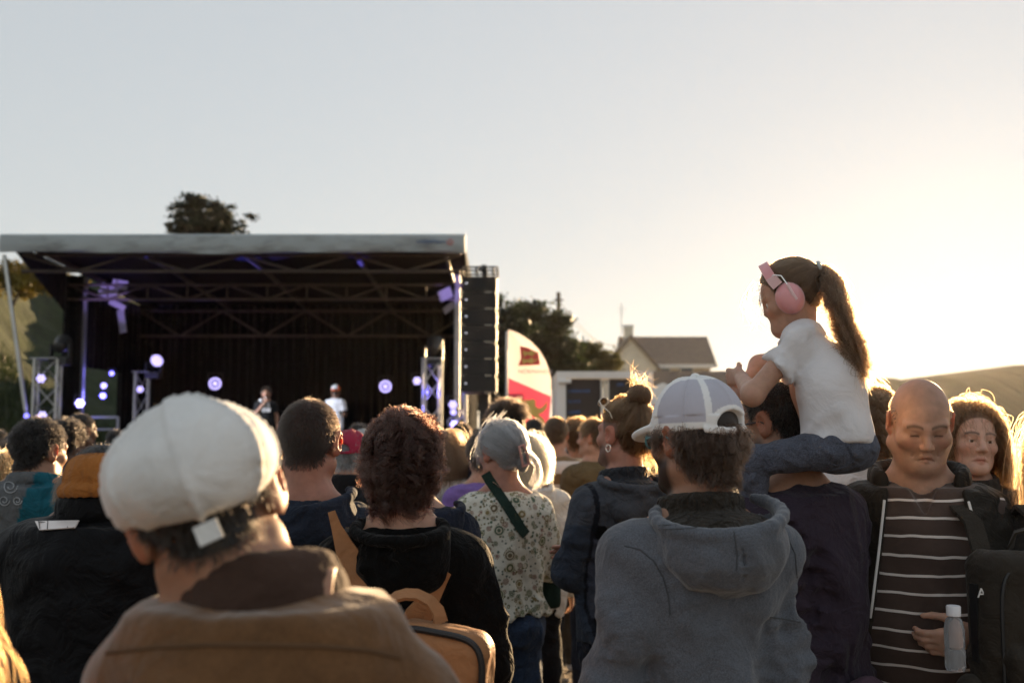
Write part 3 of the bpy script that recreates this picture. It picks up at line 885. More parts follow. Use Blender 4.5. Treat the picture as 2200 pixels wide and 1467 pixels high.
# ------------------------------------------------------------------ hair
def make_hair(info, hair, hV, hF, P, hs, X, lod, rng, hcol, name="hair"):
    st = hair['style']; n = int(hair.get('n', [7000, 3500, 1300][lod])); L = hair.get('len', .05)
    rad = hair.get('rad', [.00045, .0007, .0016][lod])
    Nn = vnormals(hV, hF) @ X.R
    ok = scalp(P) > hair.get('edge', 0.0)
    ok &= ~((np.abs(P[:, 0]) > .079) & (np.abs(P[:, 2]) < .038) & (P[:, 1] < .03))
    if 'mask' in hair: ok &= hair['mask'](P)
    idx = np.nonzero(ok)[0]
    pick = rng.choice(idx, n)
    p0 = P[pick] + rng.normal(0, .0025, (n, 3)); nn = Nn[pick]
    m = hair.get('m', 7)
    c = np.array((0, -.010, .03)); r = np.array((.078, .099, .090))
    crown = np.array((.01, -.05, .118))
    pts = np.zeros((n, m, 3)); pts[:, 0] = p0
    lens = L * rng.uniform(.75, 1.15, n) if np.isscalar(L) else L(p0) * rng.uniform(.8, 1.15, n)
    g = X.R.T @ np.array((0, 0, -1.0))
    def unit(v): return v / (np.linalg.norm(v, axis=-1, keepdims=True) + 1e-9)
    def push(p, f=1.02):
        u = (p - c) / (r * f); l = np.linalg.norm(u, axis=1)
        q = np.where((l < 1)[:, None], c + r * f * u / (l[:, None] + 1e-9), p)
        # neck and shoulders
        e = np.array((0, .02, -.33)); er = np.array((.235, .125, .150))
        u = (q - e) / er; l = np.linalg.norm(u, axis=1)
        q = np.where((l < 1)[:, None], e + er * u / (l[:, None] + 1e-9), q)
        inside = (np.hypot(q[:, 0], q[:, 1] + .01) < .066) & (q[:, 2] < -.03) & (q[:, 2] > -.3)
        q2 = q.copy(); rr = np.hypot(q[:, 0], q[:, 1] + .01)[:, None] + 1e-9
        q2[:, :2] = np.array((0, -.01)) + (q[:, :2] - np.array((0, -.01))) / rr * .066
        return np.where(inside[:, None], q2, q)
    ng = max(4, int(n / hair.get('per', 22)))
    gi = rng.choice(n, ng, replace=False)
    near = np.argmin(((p0[:, None, :] - p0[gi][None]) ** 2).sum(2), 1) if n * ng < 6e6 else rng.integers(0, ng, n)
    if st in ('short', 'long'):
        lift = hair.get('lift', .6); grav = hair.get('grav', .15); comb = np.array(hair.get('comb', (0, 0, 0)), float)
        swirl = hair.get('swirl', .6); noise = hair.get('noise', .25)
        tang = unit((p0 - crown) - nn * np.sum((p0 - crown) * nn, 1, keepdims=True))
        dr = unit(nn * lift + tang * swirl + comb + rng.normal(0, noise, (n, 3)))
        p = p0.copy()
        for i in range(1, m):
            st_ = (lens / (m - 1))[:, None]
            dr = unit(dr + g * grav * (1 + 1.2 * i / m) + rng.normal(0, noise * .35, (n, 3)))
            p = push(p + dr * st_, 1.01 + hair.get('vol', 0.0))
            dr = unit(.6 * dr + .4 * unit(p - pts[:, i - 1]))
            pts[:, i] = p
    elif st == 'sweep':
        tie = np.array(hair['tie'], float)
        u0 = unit((p0 - c) / r); u1 = unit((tie - c) / r)
        lf = (rng.uniform(.0, hair.get('vol', .10), ng)[near] * rng.uniform(.7, 1.1, n))[:, None]
        l0 = np.linalg.norm((p0 - c) / r, axis=1)[:, None]
        l1 = np.linalg.norm((tie - c) / r)
        for i in range(m):
            t = i / (m - 1)
            u = unit(u0 * (1 - t) + u1 * t + 1e-4)
            rr = l0 * (1 - t) + l1 * t
            pts[:, i] = c + r * u * (rr + lf * sin(pi * t) + .015) + rng.normal(0, hair.get('noise', .0015), (n, 3)) * (0 < i)
    # clumps and curls
    k = hair.get('clump', 0)
    if k:
        gp = pts[gi][near]
        t = np.linspace(0, 1, m)[None, :, None] ** 1.3 * (rng.random(n) > hair.get('frizz', 0.0))[:, None, None]
        pts = pts * (1 - k * t) + (gp + (p0 - p0[gi][near])[:, None, :] * .35 + (pts - gp) * .1) * (k * t)
    cu = hair.get('curl', 0)
    if cu:
        turns = hair.get('turns', 3.0)
        ph = rng.uniform(0, 6.28, ng)[near] + rng.normal(0, hair.get('phase', .35), n); tn = (turns * rng.uniform(.7, 1.3, ng))[near]
        e1 = unit(rng.normal(size=(ng, 3)))[near]; e2 = unit(rng.normal(size=(ng, 3)))[near]
        t = np.linspace(0, 1, m)[None, :]
        a = ph[:, None] + t * tn[:, None] * 6.28
        amp = cu * np.minimum(t * 3, 1) * rng.uniform(.6, 1.2, n)[:, None]
        off = (amp * (np.cos(a) - np.cos(ph)[:, None]))[:, :, None] * e1[:, None] + (amp * (np.sin(a) - np.sin(ph)[:, None]))[:, :, None] * e2[:, None]
        pts = pts + off
    sets = [pts]
    for ex in hair.get('extra', []): sets.append(ex(rng))
    o = curves("hair", [q * hs for q in sets], rad, mat_hair(str(hair['color']) if isinstance(hair['color'], str) else "%02d%02d%02d" % tuple(int(99 * q) for q in hcol), hcol, hair.get('rough', .35), hair.get('spread', (.6, 1.45))), info['root'], X.mat())
    info['hair'] = o
    return o

def curves(name, sets, rad, mat, parent, mw=None, tip=.35):
    hc = bpy.data.hair_curves.new(name)
    sizes = [q.shape[1] for q in sets for _ in range(q.shape[0])]
    hc.add_curves(sizes)
    flat = np.concatenate([q.reshape(-1, 3) for q in sets]).astype(np.float32)
    hc.attributes["position"].data.foreach_set("vector", flat.ravel())
    a = hc.attributes.get("radius") or hc.attributes.new("radius", 'FLOAT', 'POINT')
    rr = np.concatenate([np.tile(rad * (1 - (1 - tip) * np.linspace(0, 1, q.shape[1]) ** 3), q.shape[0]) for q in sets]).astype(np.float32)
    a.data.foreach_set("value", rr)
    hc.materials.append(mat)
    o = bpy.data.objects.new(name, hc); COL.objects.link(o)
    if parent is not None: o.parent = parent
    if mw is not None: o.matrix_local = mw
    return o
# ------------------------------------------------------------------ ground, hills
def mat_ground():
    m, nt, b, out = _base("trodden_earth")
    tc = N(nt, "ShaderNodeTexCoord"); src = tc.outputs["Object"]
    n1 = N(nt, "ShaderNodeTexNoise"); n1.inputs["Scale"].default_value = .35; n1.inputs["Detail"].default_value = 8
    n2 = N(nt, "ShaderNodeTexNoise"); n2.inputs["Scale"].default_value = 9; n2.inputs["Detail"].default_value = 10; n2.inputs["Roughness"].default_value = .7
    n3 = N(nt, "ShaderNodeTexVoronoi"); n3.inputs["Scale"].default_value = 22
    for n in (n1, n2, n3): nt.links.new(src, n.inputs["Vector"])
    cr = N(nt, "ShaderNodeValToRGB"); e = cr.color_ramp
    e.elements[0].position = .3; e.elements[0].color = (.075, .05, .032, 1)
    e.elements[1].position = .72; e.elements[1].color = (.22, .16, .105, 1)
    nt.links.new(n2.outputs[0], cr.inputs[0])
    cg = N(nt, "ShaderNodeValToRGB"); g = cg.color_ramp
    g.elements[0].position = .52; g.elements[0].color = (0, 0, 0, 1); g.elements[1].position = .66; g.elements[1].color = (.55, .55, .55, 1)
    nt.links.new(n1.outputs[0], cg.inputs[0])
    mx = N(nt, "ShaderNodeMix", data_type='RGBA'); mx.inputs[7].default_value = (.05, .062, .02, 1)
    nt.links.new(cg.outputs[0], mx.inputs[0]); nt.links.new(cr.outputs[0], mx.inputs[6])
    nt.links.new(mx.outputs[2], b.inputs["Base Color"]); b.inputs["Roughness"].default_value = .95
    ad = N(nt, "ShaderNodeMath", operation='ADD'); nt.links.new(n2.outputs[0], ad.inputs[0]); nt.links.new(n3.outputs[0], ad.inputs[1])
    bp = N(nt, "ShaderNodeBump"); bp.inputs["Strength"].default_value = .7; bp.inputs["Distance"].default_value = .03
    nt.links.new(ad.outputs[0], bp.inputs["Height"]); nt.links.new(bp.outputs[0], b.inputs["Normal"])
    return m

def mat_grass_hill(name, c0, c1, sc=1.2):
    m, nt, b, out = _base(name)
    tc = N(nt, "ShaderNodeTexCoord"); src = tc.outputs["Object"]
    n2 = N(nt, "ShaderNodeTexNoise"); n2.inputs["Scale"].default_value = sc; n2.inputs["Detail"].default_value = 10; n2.inputs["Roughness"].default_value = .7
    nt.links.new(src, n2.inputs["Vector"])
    cr = N(nt, "ShaderNodeValToRGB"); e = cr.color_ramp
    e.elements[0].position = .35; e.elements[0].color = c4(c0); e.elements[1].position = .7; e.elements[1].color = c4(c1)
    nt.links.new(n2.outputs[0], cr.inputs[0]); nt.links.new(cr.outputs[0], b.inputs["Base Color"])
    b.inputs["Roughness"].default_value = .95
    bp = N(nt, "ShaderNodeBump"); bp.inputs["Strength"].default_value = 1.0; bp.inputs["Distance"].default_value = .25
    nt.links.new(n2.outputs[0], bp.inputs["Height"]); nt.links.new(bp.outputs[0], b.inputs["Normal"])
    return m

def grid_mesh(name, xs, ys, zf):
    X_, Y_ = np.meshgrid(xs, ys, indexing='ij'); Z_ = zf(X_, Y_)
    V = np.stack([X_, Y_, Z_], -1).reshape(-1, 3); nx, ny = len(xs), len(ys)
    i = np.arange(nx - 1)[:, None] * ny + np.arange(ny - 1)[None, :]
    F_ = np.stack([i, i + ny, i + ny + 1, i + 1], -1).reshape(-1, 4)
    return mesh_np(name, V, F_)

xs = np.concatenate([np.linspace(-700, -40, 12), np.linspace(-36, 36, 90), np.linspace(40, 700, 12)])
ys = np.concatenate([np.linspace(-60, -4, 6), np.linspace(-3, 45, 110), np.linspace(50, 900, 16)])
def gz(x, y):
    n = .012 * np.sin(x * 3.1 + y * 1.3) + .012 * np.sin(y * 4.3 - x * 2.2) + .02 * np.sin(x * .7) * np.sin(y * .9)
    return (n - .03) * ((np.abs(x) < 37) & (y < 46) & (y > -4))
tag(obj("ground", grid_mesh("ground", xs, ys, gz), mat_ground()), kind="structure")

# loose stones on the trodden earth (nobody could count them)
rg = np.random.default_rng(4)
mb = MB(); base8 = np.array([[x, y, z] for z in (-1, 1) for y in (-1, 1) for x in (-1, 1)], float)
for i in range(900):
    y = rg.uniform(4, 15); x = rg.uniform(-1.2, 1.6) + (y - 7) * .05
    r_ = rg.uniform(.008, .03)
    P = base8 * r_ * rg.uniform(.5, 1.1, 3) * rg.uniform(.8, 1.1, (8, 1)) @ Rz(rg.uniform(0, 6)).T
    mb.add(P + np.array((x, y, float(gz(np.array(x), np.array(y))) + r_ * .2)), [(0, 2, 3, 1), (4, 5, 7, 6), (0, 1, 5, 4), (2, 6, 7, 3), (0, 4, 6, 2), (1, 3, 7, 5)])
tag(mb.build("gravel", mat_plain("pebble", (.22, .18, .14), .9, var=.3, scale=30)), "small loose stones scattered over the trodden earth", "gravel", kind="stuff")

def hill_l(x, y):
    t = np.clip((-x - 2) / 17, 0, 1) ** 1.1
    up = np.clip((y - 26) / 22, 0, 1); up = up * up * (3 - 2 * up)
    side = np.clip((-x - 10.5) / 9, 0, 1) * np.clip((y - 19) / 7, 0, 1)
    h = (8.2 * t + 1.0) * np.maximum(up, side * .8)
    n = .22 * np.sin(x * 1.7 + y * .6) + .16 * np.sin(y * 2.3 - x * 1.1) + .12 * np.sin(x * 4.1) * np.sin(y * 3.3)
    return -.25 + h + n * np.clip(h, 0, 1)
tag(obj("hillside", grid_mesh("hillside", np.linspace(-75, -2, 110), np.linspace(18, 90, 90), hill_l),
        mat_grass_hill("hill_grass", (.010, .020, .006), (.034, .050, .013), 1.6)), kind="structure")
def hill_r(x, y):
    t = np.clip((x - 70) / 150, 0, 1)
    ridge = 17.0 + .075 * np.clip(x - 105, -60, 130) + .9 * np.sin(x * .09) + .35 * np.sin(x * .31) + .25 * np.sin(x * .83) + .22 * np.sin(x * 1.9 + 1) * np.sin(x * .37)
    e = np.clip((x - 62) / 30, 0, 1); e = e * e * (3 - 2 * e)
    f = np.clip((y - 210) / 80, 0, 1); f = f * f * (3 - 2 * f)
    return -1 + ridge * e * f
tag(obj("distant_hill", grid_mesh("distant_hill", np.linspace(40, 420, 520), np.linspace(200, 420, 30), hill_r),
        mat_grass_hill("far_hill_grass", (.016, .018, .007), (.04, .036, .014), .12)), kind="structure")

# ------------------------------------------------------------------ trees
def mat_leaf(name):
    if name in MATS: return MATS[name]
    m, nt, b, out = _base(name)
    at = N(nt, "ShaderNodeAttribute", attribute_name="Col"); nt.links.new(at.outputs["Color"], b.inputs["Base Color"])
    b.inputs["Roughness"].default_value = .55
    tr = N(nt, "ShaderNodeBsdfTranslucent"); nt.links.new(at.outputs["Color"], tr.inputs[0])
    ms = N(nt, "ShaderNodeMixShader"); ms.inputs[0].default_value = .35
    nt.links.new(b.outputs[0], ms.inputs[1]); nt.links.new(tr.outputs[0], ms.inputs[2]); nt.links.new(ms.outputs[0], out.inputs[0])
    MATS[name] = m
    return m

def leaves(blobs, n, size, color, seed, clump=.28, per=60, flat=.5):
    rg = np.random.default_rng(seed)
    vol = np.array([np.prod(b[1]) for b in blobs]) ** .8; vol /= vol.sum()
    nc = max(3, n // per); bi = rg.choice(len(blobs), nc, p=vol)
    u = rg.normal(size=(nc, 3)); u /= np.linalg.norm(u, axis=1)[:, None]; rr = rg.uniform(.35, 1.05, nc)[:, None]
    cen = np.array([b[0] for b in blobs])[bi] + u * rr * np.array([b[1] for b in blobs])[bi]
    ci = rg.integers(0, nc, n)
    p = cen[ci] + rg.normal(size=(n, 3)) * clump * rg.uniform(.5, 1.3, nc)[ci][:, None] * np.array((1, 1, flat))
    a = rg.normal(size=(n, 3)); a /= np.linalg.norm(a, axis=1)[:, None]
    b = np.cross(a, rg.normal(size=(n, 3))); b /= np.linalg.norm(b, axis=1)[:, None]
    s_ = size * rg.uniform(.6, 1.4, n)[:, None]
    V = np.stack([p - a * s_, p + b * s_ * .38, p + a * s_, p - b * s_ * .38], 1).reshape(-1, 3)
    F_ = np.arange(4 * n).reshape(-1, 4)
    cv = np.array(color) * (rg.uniform(.6, 1.5, nc)[ci] * rg.uniform(.8, 1.2, n))[:, None]
    return V, F_, np.repeat(cv, 4, 0), cen

def tree(name, label, cat, base, blobs, n, size, color, seed, trunk_r=.2, trunk_top=None, group=None, clump=.28, flat=.5, nbranch=10):
    base = np.array(base, float)
    root = empty(name, base); tag(root, label, cat, group)
    V, F_, c, cen = leaves(blobs, n, size, color, seed, clump, flat=flat)
    obj("crown", mesh_np("crown", V - base, F_, c, smooth=False), mat_leaf("leaf"), root)
    rg = np.random.default_rng(seed); mb = MB()
    top = np.array(trunk_top if trunk_top is not None else np.mean([b[0] for b in blobs], 0))
    mid = base * .5 + top * .5 + np.array((rg.normal(0, .15), 0, 0))
    mb.tube([base - base, mid - base, top - base], [trunk_r, trunk_r * .75, trunk_r * .4], 8)
    for i in rg.choice(len(cen), min(nbranch, len(cen)), replace=False):
        t = rg.uniform(.45, .95); s0 = base * (1 - t) + top * t
        m_ = (s0 + cen[i]) / 2 + np.array((0, 0, .12))
        mb.tube([s0 - base, m_ - base, cen[i] - base], [trunk_r * .35, trunk_r * .22, trunk_r * .08], 6)
    mb.build("trunk", mat_plain("bark", (.07, .05, .035), .9, var=.3, bump=.5, bscale=20), root, smooth=True)
    return root

# wind-shaped cypress on the hill behind the stage: flat dark layers
Y0 = 40.0
def B(px, py, d, rx, ry, rz): return (W(px, py, d), (rx, ry, rz))
tree("cypress_tree", "dark wind-shaped cypress standing above the stage roof", "tree", (W(440, 0, Y0)[0], Y0, 6.0),
     [B(440, 445, Y0, 1.15, 1.0, .42), B(400, 470, Y0, .9, .8, .28), B(470, 475, Y0, 1.2, 1.0, .35), B(430, 490, Y0, 1.3, 1.1, .4), B(372, 437, Y0, .55, .4, .10), B(358, 452, Y0, .35, .3, .07), B(522, 470, Y0, .5, .4, .12), B(425, 428, Y0, .5, .5, .15),
      B(490, 495, Y0, .9, .8, .2), B(375, 490, Y0, .5, .5, .15), B(400, 445, Y0, .5, .5, .2), B(540, 466, Y0, .25, .3, .06), B(500, 440, Y0, .16, .2, .16), B(440, 520, Y0, 1.2, 1.0, .5)], 11000, .085, (.018, .024, .010), 3, .22, W(440, 455, Y0), clump=.13, flat=.4, nbranch=22)
# trees to the right of the loudspeakers
Y1 = 34.0
tree("evergreen_tree", "tall dark evergreen tree directly behind the hanging loudspeakers", "tree", (W(1090, 0, 30)[0], 30, 0),
     [B(1085, 700, 30, .9, 1, .7), B(1080, 760, 30, 1.0, 1, 1.1), B(1100, 820, 30, 1.1, 1, 1.0), B(1078, 655, 30, .35, .5, .35), B(1060, 870, 30, 1.2, 1, .6)], 9000, .10, (.018, .026, .010), 5, .16, W(1085, 700, 30), clump=.2)
tree("leafy_tree", "bushy green tree beside the utility pole, gaps in its top", "tree", (W(1160, 0, Y1)[0], Y1, 0),
     [B(1150, 690, Y1, .95, 1, .55), B(1140, 665, Y1, .55, .8, .28), B(1185, 700, Y1, .75, .9, .55), B(1150, 740, Y1, 1.4, 1.2, .6), B(1195, 745, Y1, .8, .9, .6), B(1170, 790, Y1, 1.5, 1.2, .7), B(1110, 690, Y1, .5, .7, .35), B(1215, 700, Y1, .32, .5, .25), B(1120, 655, Y1, .25, .4, .12)], 13000, .10, (.026, .034, .010), 7, .2, W(1160, 690, Y1), clump=.2)
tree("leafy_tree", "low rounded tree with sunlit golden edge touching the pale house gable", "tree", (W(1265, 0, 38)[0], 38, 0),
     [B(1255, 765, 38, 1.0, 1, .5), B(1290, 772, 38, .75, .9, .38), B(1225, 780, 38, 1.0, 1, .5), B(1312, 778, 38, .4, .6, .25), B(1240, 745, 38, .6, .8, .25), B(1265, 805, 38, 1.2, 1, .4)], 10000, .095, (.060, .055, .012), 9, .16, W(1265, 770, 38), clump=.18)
for i, (px, py, d_, w_, lab) in enumerate([(30, 590, 32, 2.6, "yellow-tipped gorse bush high on the slope beside the slanted stage pole")]):
    c = W(px, py, d_)
    tree("gorse_bush", lab, "bush", (c[0], d_, c[2] - 1.0), [(c, (w_ * .5, .9, .42)), (c + np.array((.6, .2, -.3)), (w_ * .45, .9, .4)), (c + np.array((-.9, .3, -.2)), (w_ * .4, .8, .45))],
         4500, .09, (.16, .12, .012) if i == 0 else (.022, .03, .008), 30 + i, .06, c, clump=.16)

# tussocks of grass all over the slope left of the stage
rg = np.random.default_rng(12); n = 30000
gx = rg.uniform(-19, -8.6, n); gy = rg.uniform(19.5, 33, n); gzz = hill_l(gx, gy)
a = rg.uniform(0, 6.28, n); hh_ = rg.uniform(.1, .38, n); w_ = rg.uniform(.012, .03, n)
p = np.stack([gx, gy, gzz], 1); e = np.stack([np.cos(a), np.sin(a), 0 * a], 1); tip = p + np.stack([rg.normal(0, .1, n), rg.normal(0, .1, n), hh_], 1)
V = np.stack([p - e * w_[:, None], p + e * w_[:, None], tip + e * .004, tip - e * .004], 1).reshape(-1, 3)
cv = np.array((.030, .046, .011)) * rg.uniform(.5, 1.5, n)[:, None]
tag(obj("grass", mesh_np("grass", V, np.arange(4 * n).reshape(-1, 4), np.repeat(cv, 4, 0), smooth=False), mat_leaf("leaf")), "long grass growing over the slope beside the stage", "grass", kind="stuff")

# ------------------------------------------------------------------ houses
def mat_roof(name, c, sc):
    m, nt, b, out = _base(name)
    tc = N(nt, "ShaderNodeTexCoord"); br = N(nt, "ShaderNodeTexBrick")
    br.inputs["Scale"].default_value = sc; br.inputs["Color1"].default_value = c4(c); br.inputs["Color2"].default_value = c4([x * .75 for x in c]); br.inputs["Mortar"].default_value = c4([x * .5 for x in c])
    br.inputs["Mortar Size"].default_value = .012
    nt.links.new(tc.outputs["Object"], br.inputs["Vector"]); nt.links.new(br.outputs[0], b.inputs["Base Color"]); b.inputs["Roughness"].default_value = .8
    return m
def house(label, Yd, pts, wallc, roofc, chim=True, gable=True):
    pass
render_w = mat_plain("house_render", (.68, .62, .50), .9, var=.1, scale=1.5, bump=.2, bscale=6)
white_w = mat_plain("white_paint", (.75, .74, .70), .6, var=.06, scale=3)
tile_m = mat_roof("roof_tile_brown", (.16, .105, .07), 3.0)
slate_m = mat_roof("roof_slate", (.20, .15, .12), 2.0)
glass_m = mat_plain("window_glass", (.05, .06, .07), .08, spec=.8)
HY = 78.0
hb = W(1430, 0, HY); root = empty("house", (hb[0], HY, 0)); tag(root, "pale rendered house with chimney and steep gable behind the bushy trees", "house")
def HP(px, py, d=HY): return W(px, py, d) - np.array((hb[0], HY, 0))
rl, rr = HP(1335, 727, HY + 3.5), HP(1510, 723, HY + 3.5); el, er = HP(1345, 783), HP(1488, 783); zE = el[2]; xl, xr = el[0], rr[0] + .15
MB().box(((xl + xr) / 2, 3.5, zE / 2 - .05), (xr - xl - .5, 6.6, zE - .1)).build("wall", render_w, root)
rz = rr[2]
rf = MB().prism([(xl - .2, -.35, zE - .05), (xl - .2, 3.5, rz), (xl - .2, 7.35, zE - .05), (xl - .2, 7.35, zE - .25), (xl - .2, 3.5, rz - .25), (xl - .2, -.35, zE - .25)], (0, 0, 0), (xr - xl + .4, 0, 0)).build("roof", slate_m, root)
MB().prism([(xr - .26, .1, zE - .3), (xr - .26, 3.5, rz - .26), (xr - .26, 6.9, zE - .3)], (0, 0, 0), (.12, 0, 0)).build("gable_wall", render_w, root)
MB().box(((xl + xr) / 2, -.42, zE - .16), (xr - xl, .1, .26)).build("fascia_board", white_w, root)
ga, gl, gr = HP(1350, 728), HP(1296, 790), HP(1405, 790)
MB().prism([(gl[0], -1.6, .0), (gl[0], -1.6, gl[2]), (ga[0], -1.6, ga[2] - .1), (gr[0], -1.6, gr[2]), (gr[0], -1.6, 0)], (0, 0, 0), (0, 2.4, 0)).build("gable_wall", render_w, root)
MB().prism([(gl[0] - .3, -1.9, gl[2] - .2), (ga[0], -1.9, ga[2] + .2), (gr[0] + .3, -1.9, gr[2] - .2), (gr[0] + .3, -1.9, gr[2] - .42), (ga[0], -1.9, ga[2] - .05), (gl[0] - .3, -1.9, gl[2] - .42)], (0, 0, 0), (0, 5.6, 0)).build("roof", slate_m, root)
ch = HP(1350, 712, HY + 2.5)
cm = MB().box((ch[0], 2.5, ch[2] - .5), (.72, .62, 1.7)).build("chimney", render_w, rf)
MB().box((ch[0], 2.5, ch[2] + .42), (.82, .74, .16)).build("chimney_cap", white_w, cm)
for px in (1425, 1475):
    w0 = HP(px, 802); f = MB().box((w0[0], .14, w0[2]), (1.15, .14, 1.2)).build("window", white_w, root); MB().box((w0[0], .04, w0[2]), (.95, .1, 1.0)).build("pane", glass_m, f)
at_ = HP(1335, 650, HY + 2.5); MB().tube([(at_[0], 2.6, ch[2] - .2), (at_[0], 2.6, at_[2])], .035, 6).bar((at_[0] - .4, 2.6, at_[2] - .5), (at_[0] + .4, 2.6, at_[2] - .5), .03, .03).bar((at_[0] - .25, 2.6, at_[2] - .9), (at_[0] + .25, 2.6, at_[2] - .9), .03, .03).build("aerial", mat_plain("galvanised", (.35, .35, .35), .4, metal=.8), root)
# low building with the long brown roof
LY = 52.0
b0 = W(1500, 0, LY); root = empty("house", (b0[0], LY, 0)); tag(root, "low long building with a plain brown tiled roof below the pale house", "house")
q = lambda px, py, d=LY: W(px, py, d) - np.array((b0[0], LY, 0))
a0, a1 = q(1385, 838), q(1612, 838); t0 = q(1385, 797, LY + 3); zt = t0[2]; ze = a0[2]
MB().box(((a0[0] + a1[0]) / 2, 3.2, ze / 2 - .1), (a1[0] - a0[0] - .4, 5.8, ze - .2)).build("wall", render_w, root)
MB().prism([(a0[0], -.2, ze), (a0[0], 3.0, zt), (a0[0], 6.2, ze), (a0[0], 6.2, ze - .15), (a0[0], 3.0, zt - .16), (a0[0], -.2, ze - .15)], (0, 0, 0), (a1[0] - a0[0], 0, 0)).build("roof", tile_m, root)
MB().prism([(a0[0] + .3, .25, ze - .22), (a0[0] + .3, 3.0, zt - .2), (a0[0] + .3, 5.9, ze - .22)], (0, 0, 0), (.1, 0, 0)).build("gable_wall", render_w, root)
MB().box(((a0[0] + a1[0]) / 2, -.27, ze - .1), (a1[0] - a0[0], .1, .2)).build("gutter", white_w, root)
for px in (1420, 1470, 1530):
    w0 = q(px, 868); f = MB().box((w0[0], .26, w0[2]), (.95, .12, 1.0)).build("window", white_w, root); MB().box((w0[0], .18, w0[2]), (.8, .1, .84)).build("pane", glass_m, f)

# utility pole and its cables
pp = W(1200, 628, 44); root = empty("utility_pole", (pp[0], 44, 0)); tag(root, "dark wooden utility pole rising out of the bushy tree", "pole")
MB().tube([(0, 0, 0), (0, 0, pp[2])], [.13, .09], 8).build("pole", mat_plain("bark", (.07, .05, .035)), root, smooth=True)
MB().bar((-.22, 0, pp[2] - .35), (.22, 0, pp[2] - .35), .07, .07).build("crossarm", mat_plain("bark", (.07, .05, .035)), root)
MB().bar((-.16, 0, pp[2] - .8), (.16, 0, pp[2] - .8), .06, .06).build("crossarm", mat_plain("bark", (.07, .05, .035)), root)
for k, (zo, end) in enumerate([(-.35, W(1338, 735, HY - 2)), (-.8, W(1352, 742, HY - 2))]):
    a_ = np.array((pp[0], 44, pp[2] + zo)); pts = [a_ * (1 - t) + end * t - np.array((0, 0, .9 * sin(pi * t) * (1 - .2 * k))) for t in np.linspace(0, 1, 14)]
    tag(MB().tube(pts, .014, 5).build("cable", mat_plain("black_rubber", (.015, .015, .015), .7)), "%s thin overhead cable from the utility pole to the pale house" % ("upper", "lower")[k], "cable", "overhead cables")

# ------------------------------------------------------------------ stage
alu = mat_plain("aluminium", (.50, .50, .48), .38, metal=.75, var=.1, scale=6)
steel = mat_plain("painted_steel", (.33, .34, .34), .5, metal=.4, var=.15, scale=4)
truss_m = mat_plain("roof_truss_steel", (.075, .058, .047), .55, metal=.3, var=.2, scale=5)
black = mat_plain("black_metal", (.012, .012, .012), .45, var=.2)
drape = mat_fabric("black_drape", (.0045, .0045, .005), rough=.95, fold=3, foldamt=.6, sheen=.1)
tarp = None
def mat_tarp():
    m, nt, b, out = _base("stage_tarpaulin")
    tc = N(nt, "ShaderNodeTexCoord"); n1 = N(nt, "ShaderNodeTexNoise"); n1.inputs["Scale"].default_value = 1.1; n1.inputs["Detail"].default_value = 9; n1.inputs["Roughness"].default_value = .72
    mp = N(nt, "ShaderNodeMapping"); mp.inputs["Scale"].default_value = (1, 1, 3.5); nt.links.new(tc.outputs["Object"], mp.inputs[0]); nt.links.new(mp.outputs[0], n1.inputs["Vector"])
    cr = N(nt, "ShaderNodeValToRGB"); e = cr.color_ramp
    e.elements[0].position = .28; e.elements[0].color = (.14, .15, .15, 1); e.elements[1].position = .52; e.elements[1].color = (.36, .40, .41, 1)
    nt.links.new(n1.outputs[0], cr.inputs[0]); nt.links.new(cr.outputs[0], b.inputs["Base Color"]); b.inputs["Roughness"].default_value = .5
    bp = N(nt, "ShaderNodeBump"); bp.inputs["Strength"].default_value = .35; bp.inputs["Distance"].default_value = .06
    nt.links.new(n1.outputs[0], bp.inputs["Height"]); nt.links.new(bp.outputs[0], b.inputs["Normal"])
    return m
tarp = mat_tarp()
SY = 17.5
xL, xR = W(3, 500, SY)[0], W(1000, 500, SY)[0]
zT, zB = W(500, 503, SY)[2], W(500, 543, SY)[2]
stage = empty("mobile_stage", ((xL + xR) / 2, SY, 0)); tag(stage, "mobile concert stage with white canopy edge and black interior", "stage")
off = np.array(((xL + xR) / 2, SY, 0))
def S(p): return np.array(p, float) - off
DECK = .90
# deck and skirt
MB().box(S(((xL + xR) / 2, 21.0, DECK - .06)), (xR - xL - .3, 6.4, .12)).build("deck", mat_plain("stage_ply", (.03, .028, .025), .6, var=.3), stage)
MB().box(S(((xL + xR) / 2, 17.86, DECK / 2 - .08)), (xR - xL - .4, .05, DECK - .18)).build("skirt", drape, stage)
# roof: folded-up canopy
zr = lambda y: np.interp(y, [17.5, 20, 24.2], [zT - .05, zT - .15, W(500, 655, 24.2)[2]])
mb = MB(); ysr = [17.6, 20.0, 24.2]
for i in range(2):
    y0_, y1_ = ysr[i], ysr[i + 1]
    P = [S((x, y, z)) for (x, y, z) in [(xL + .05, y0_, zr(y0_) - .03), (xR - .05, y0_, zr(y0_) - .03), (xR - .05, y1_, zr(y1_) - .03), (xL + .05, y1_, zr(y1_) - .03)]]
    mb.add(P + [p + np.array((0, 0, .09)) for p in P], [(3, 2, 1, 0), (4, 5, 6, 7), (0, 1, 5, 4), (1, 2, 6, 5), (2, 3, 7, 6), (3, 0, 4, 7)])
roofo = mb.build("roof", mat_plain("roof_black_membrane", (.006, .006, .007), .8, var=.2, spec=.1), stage)
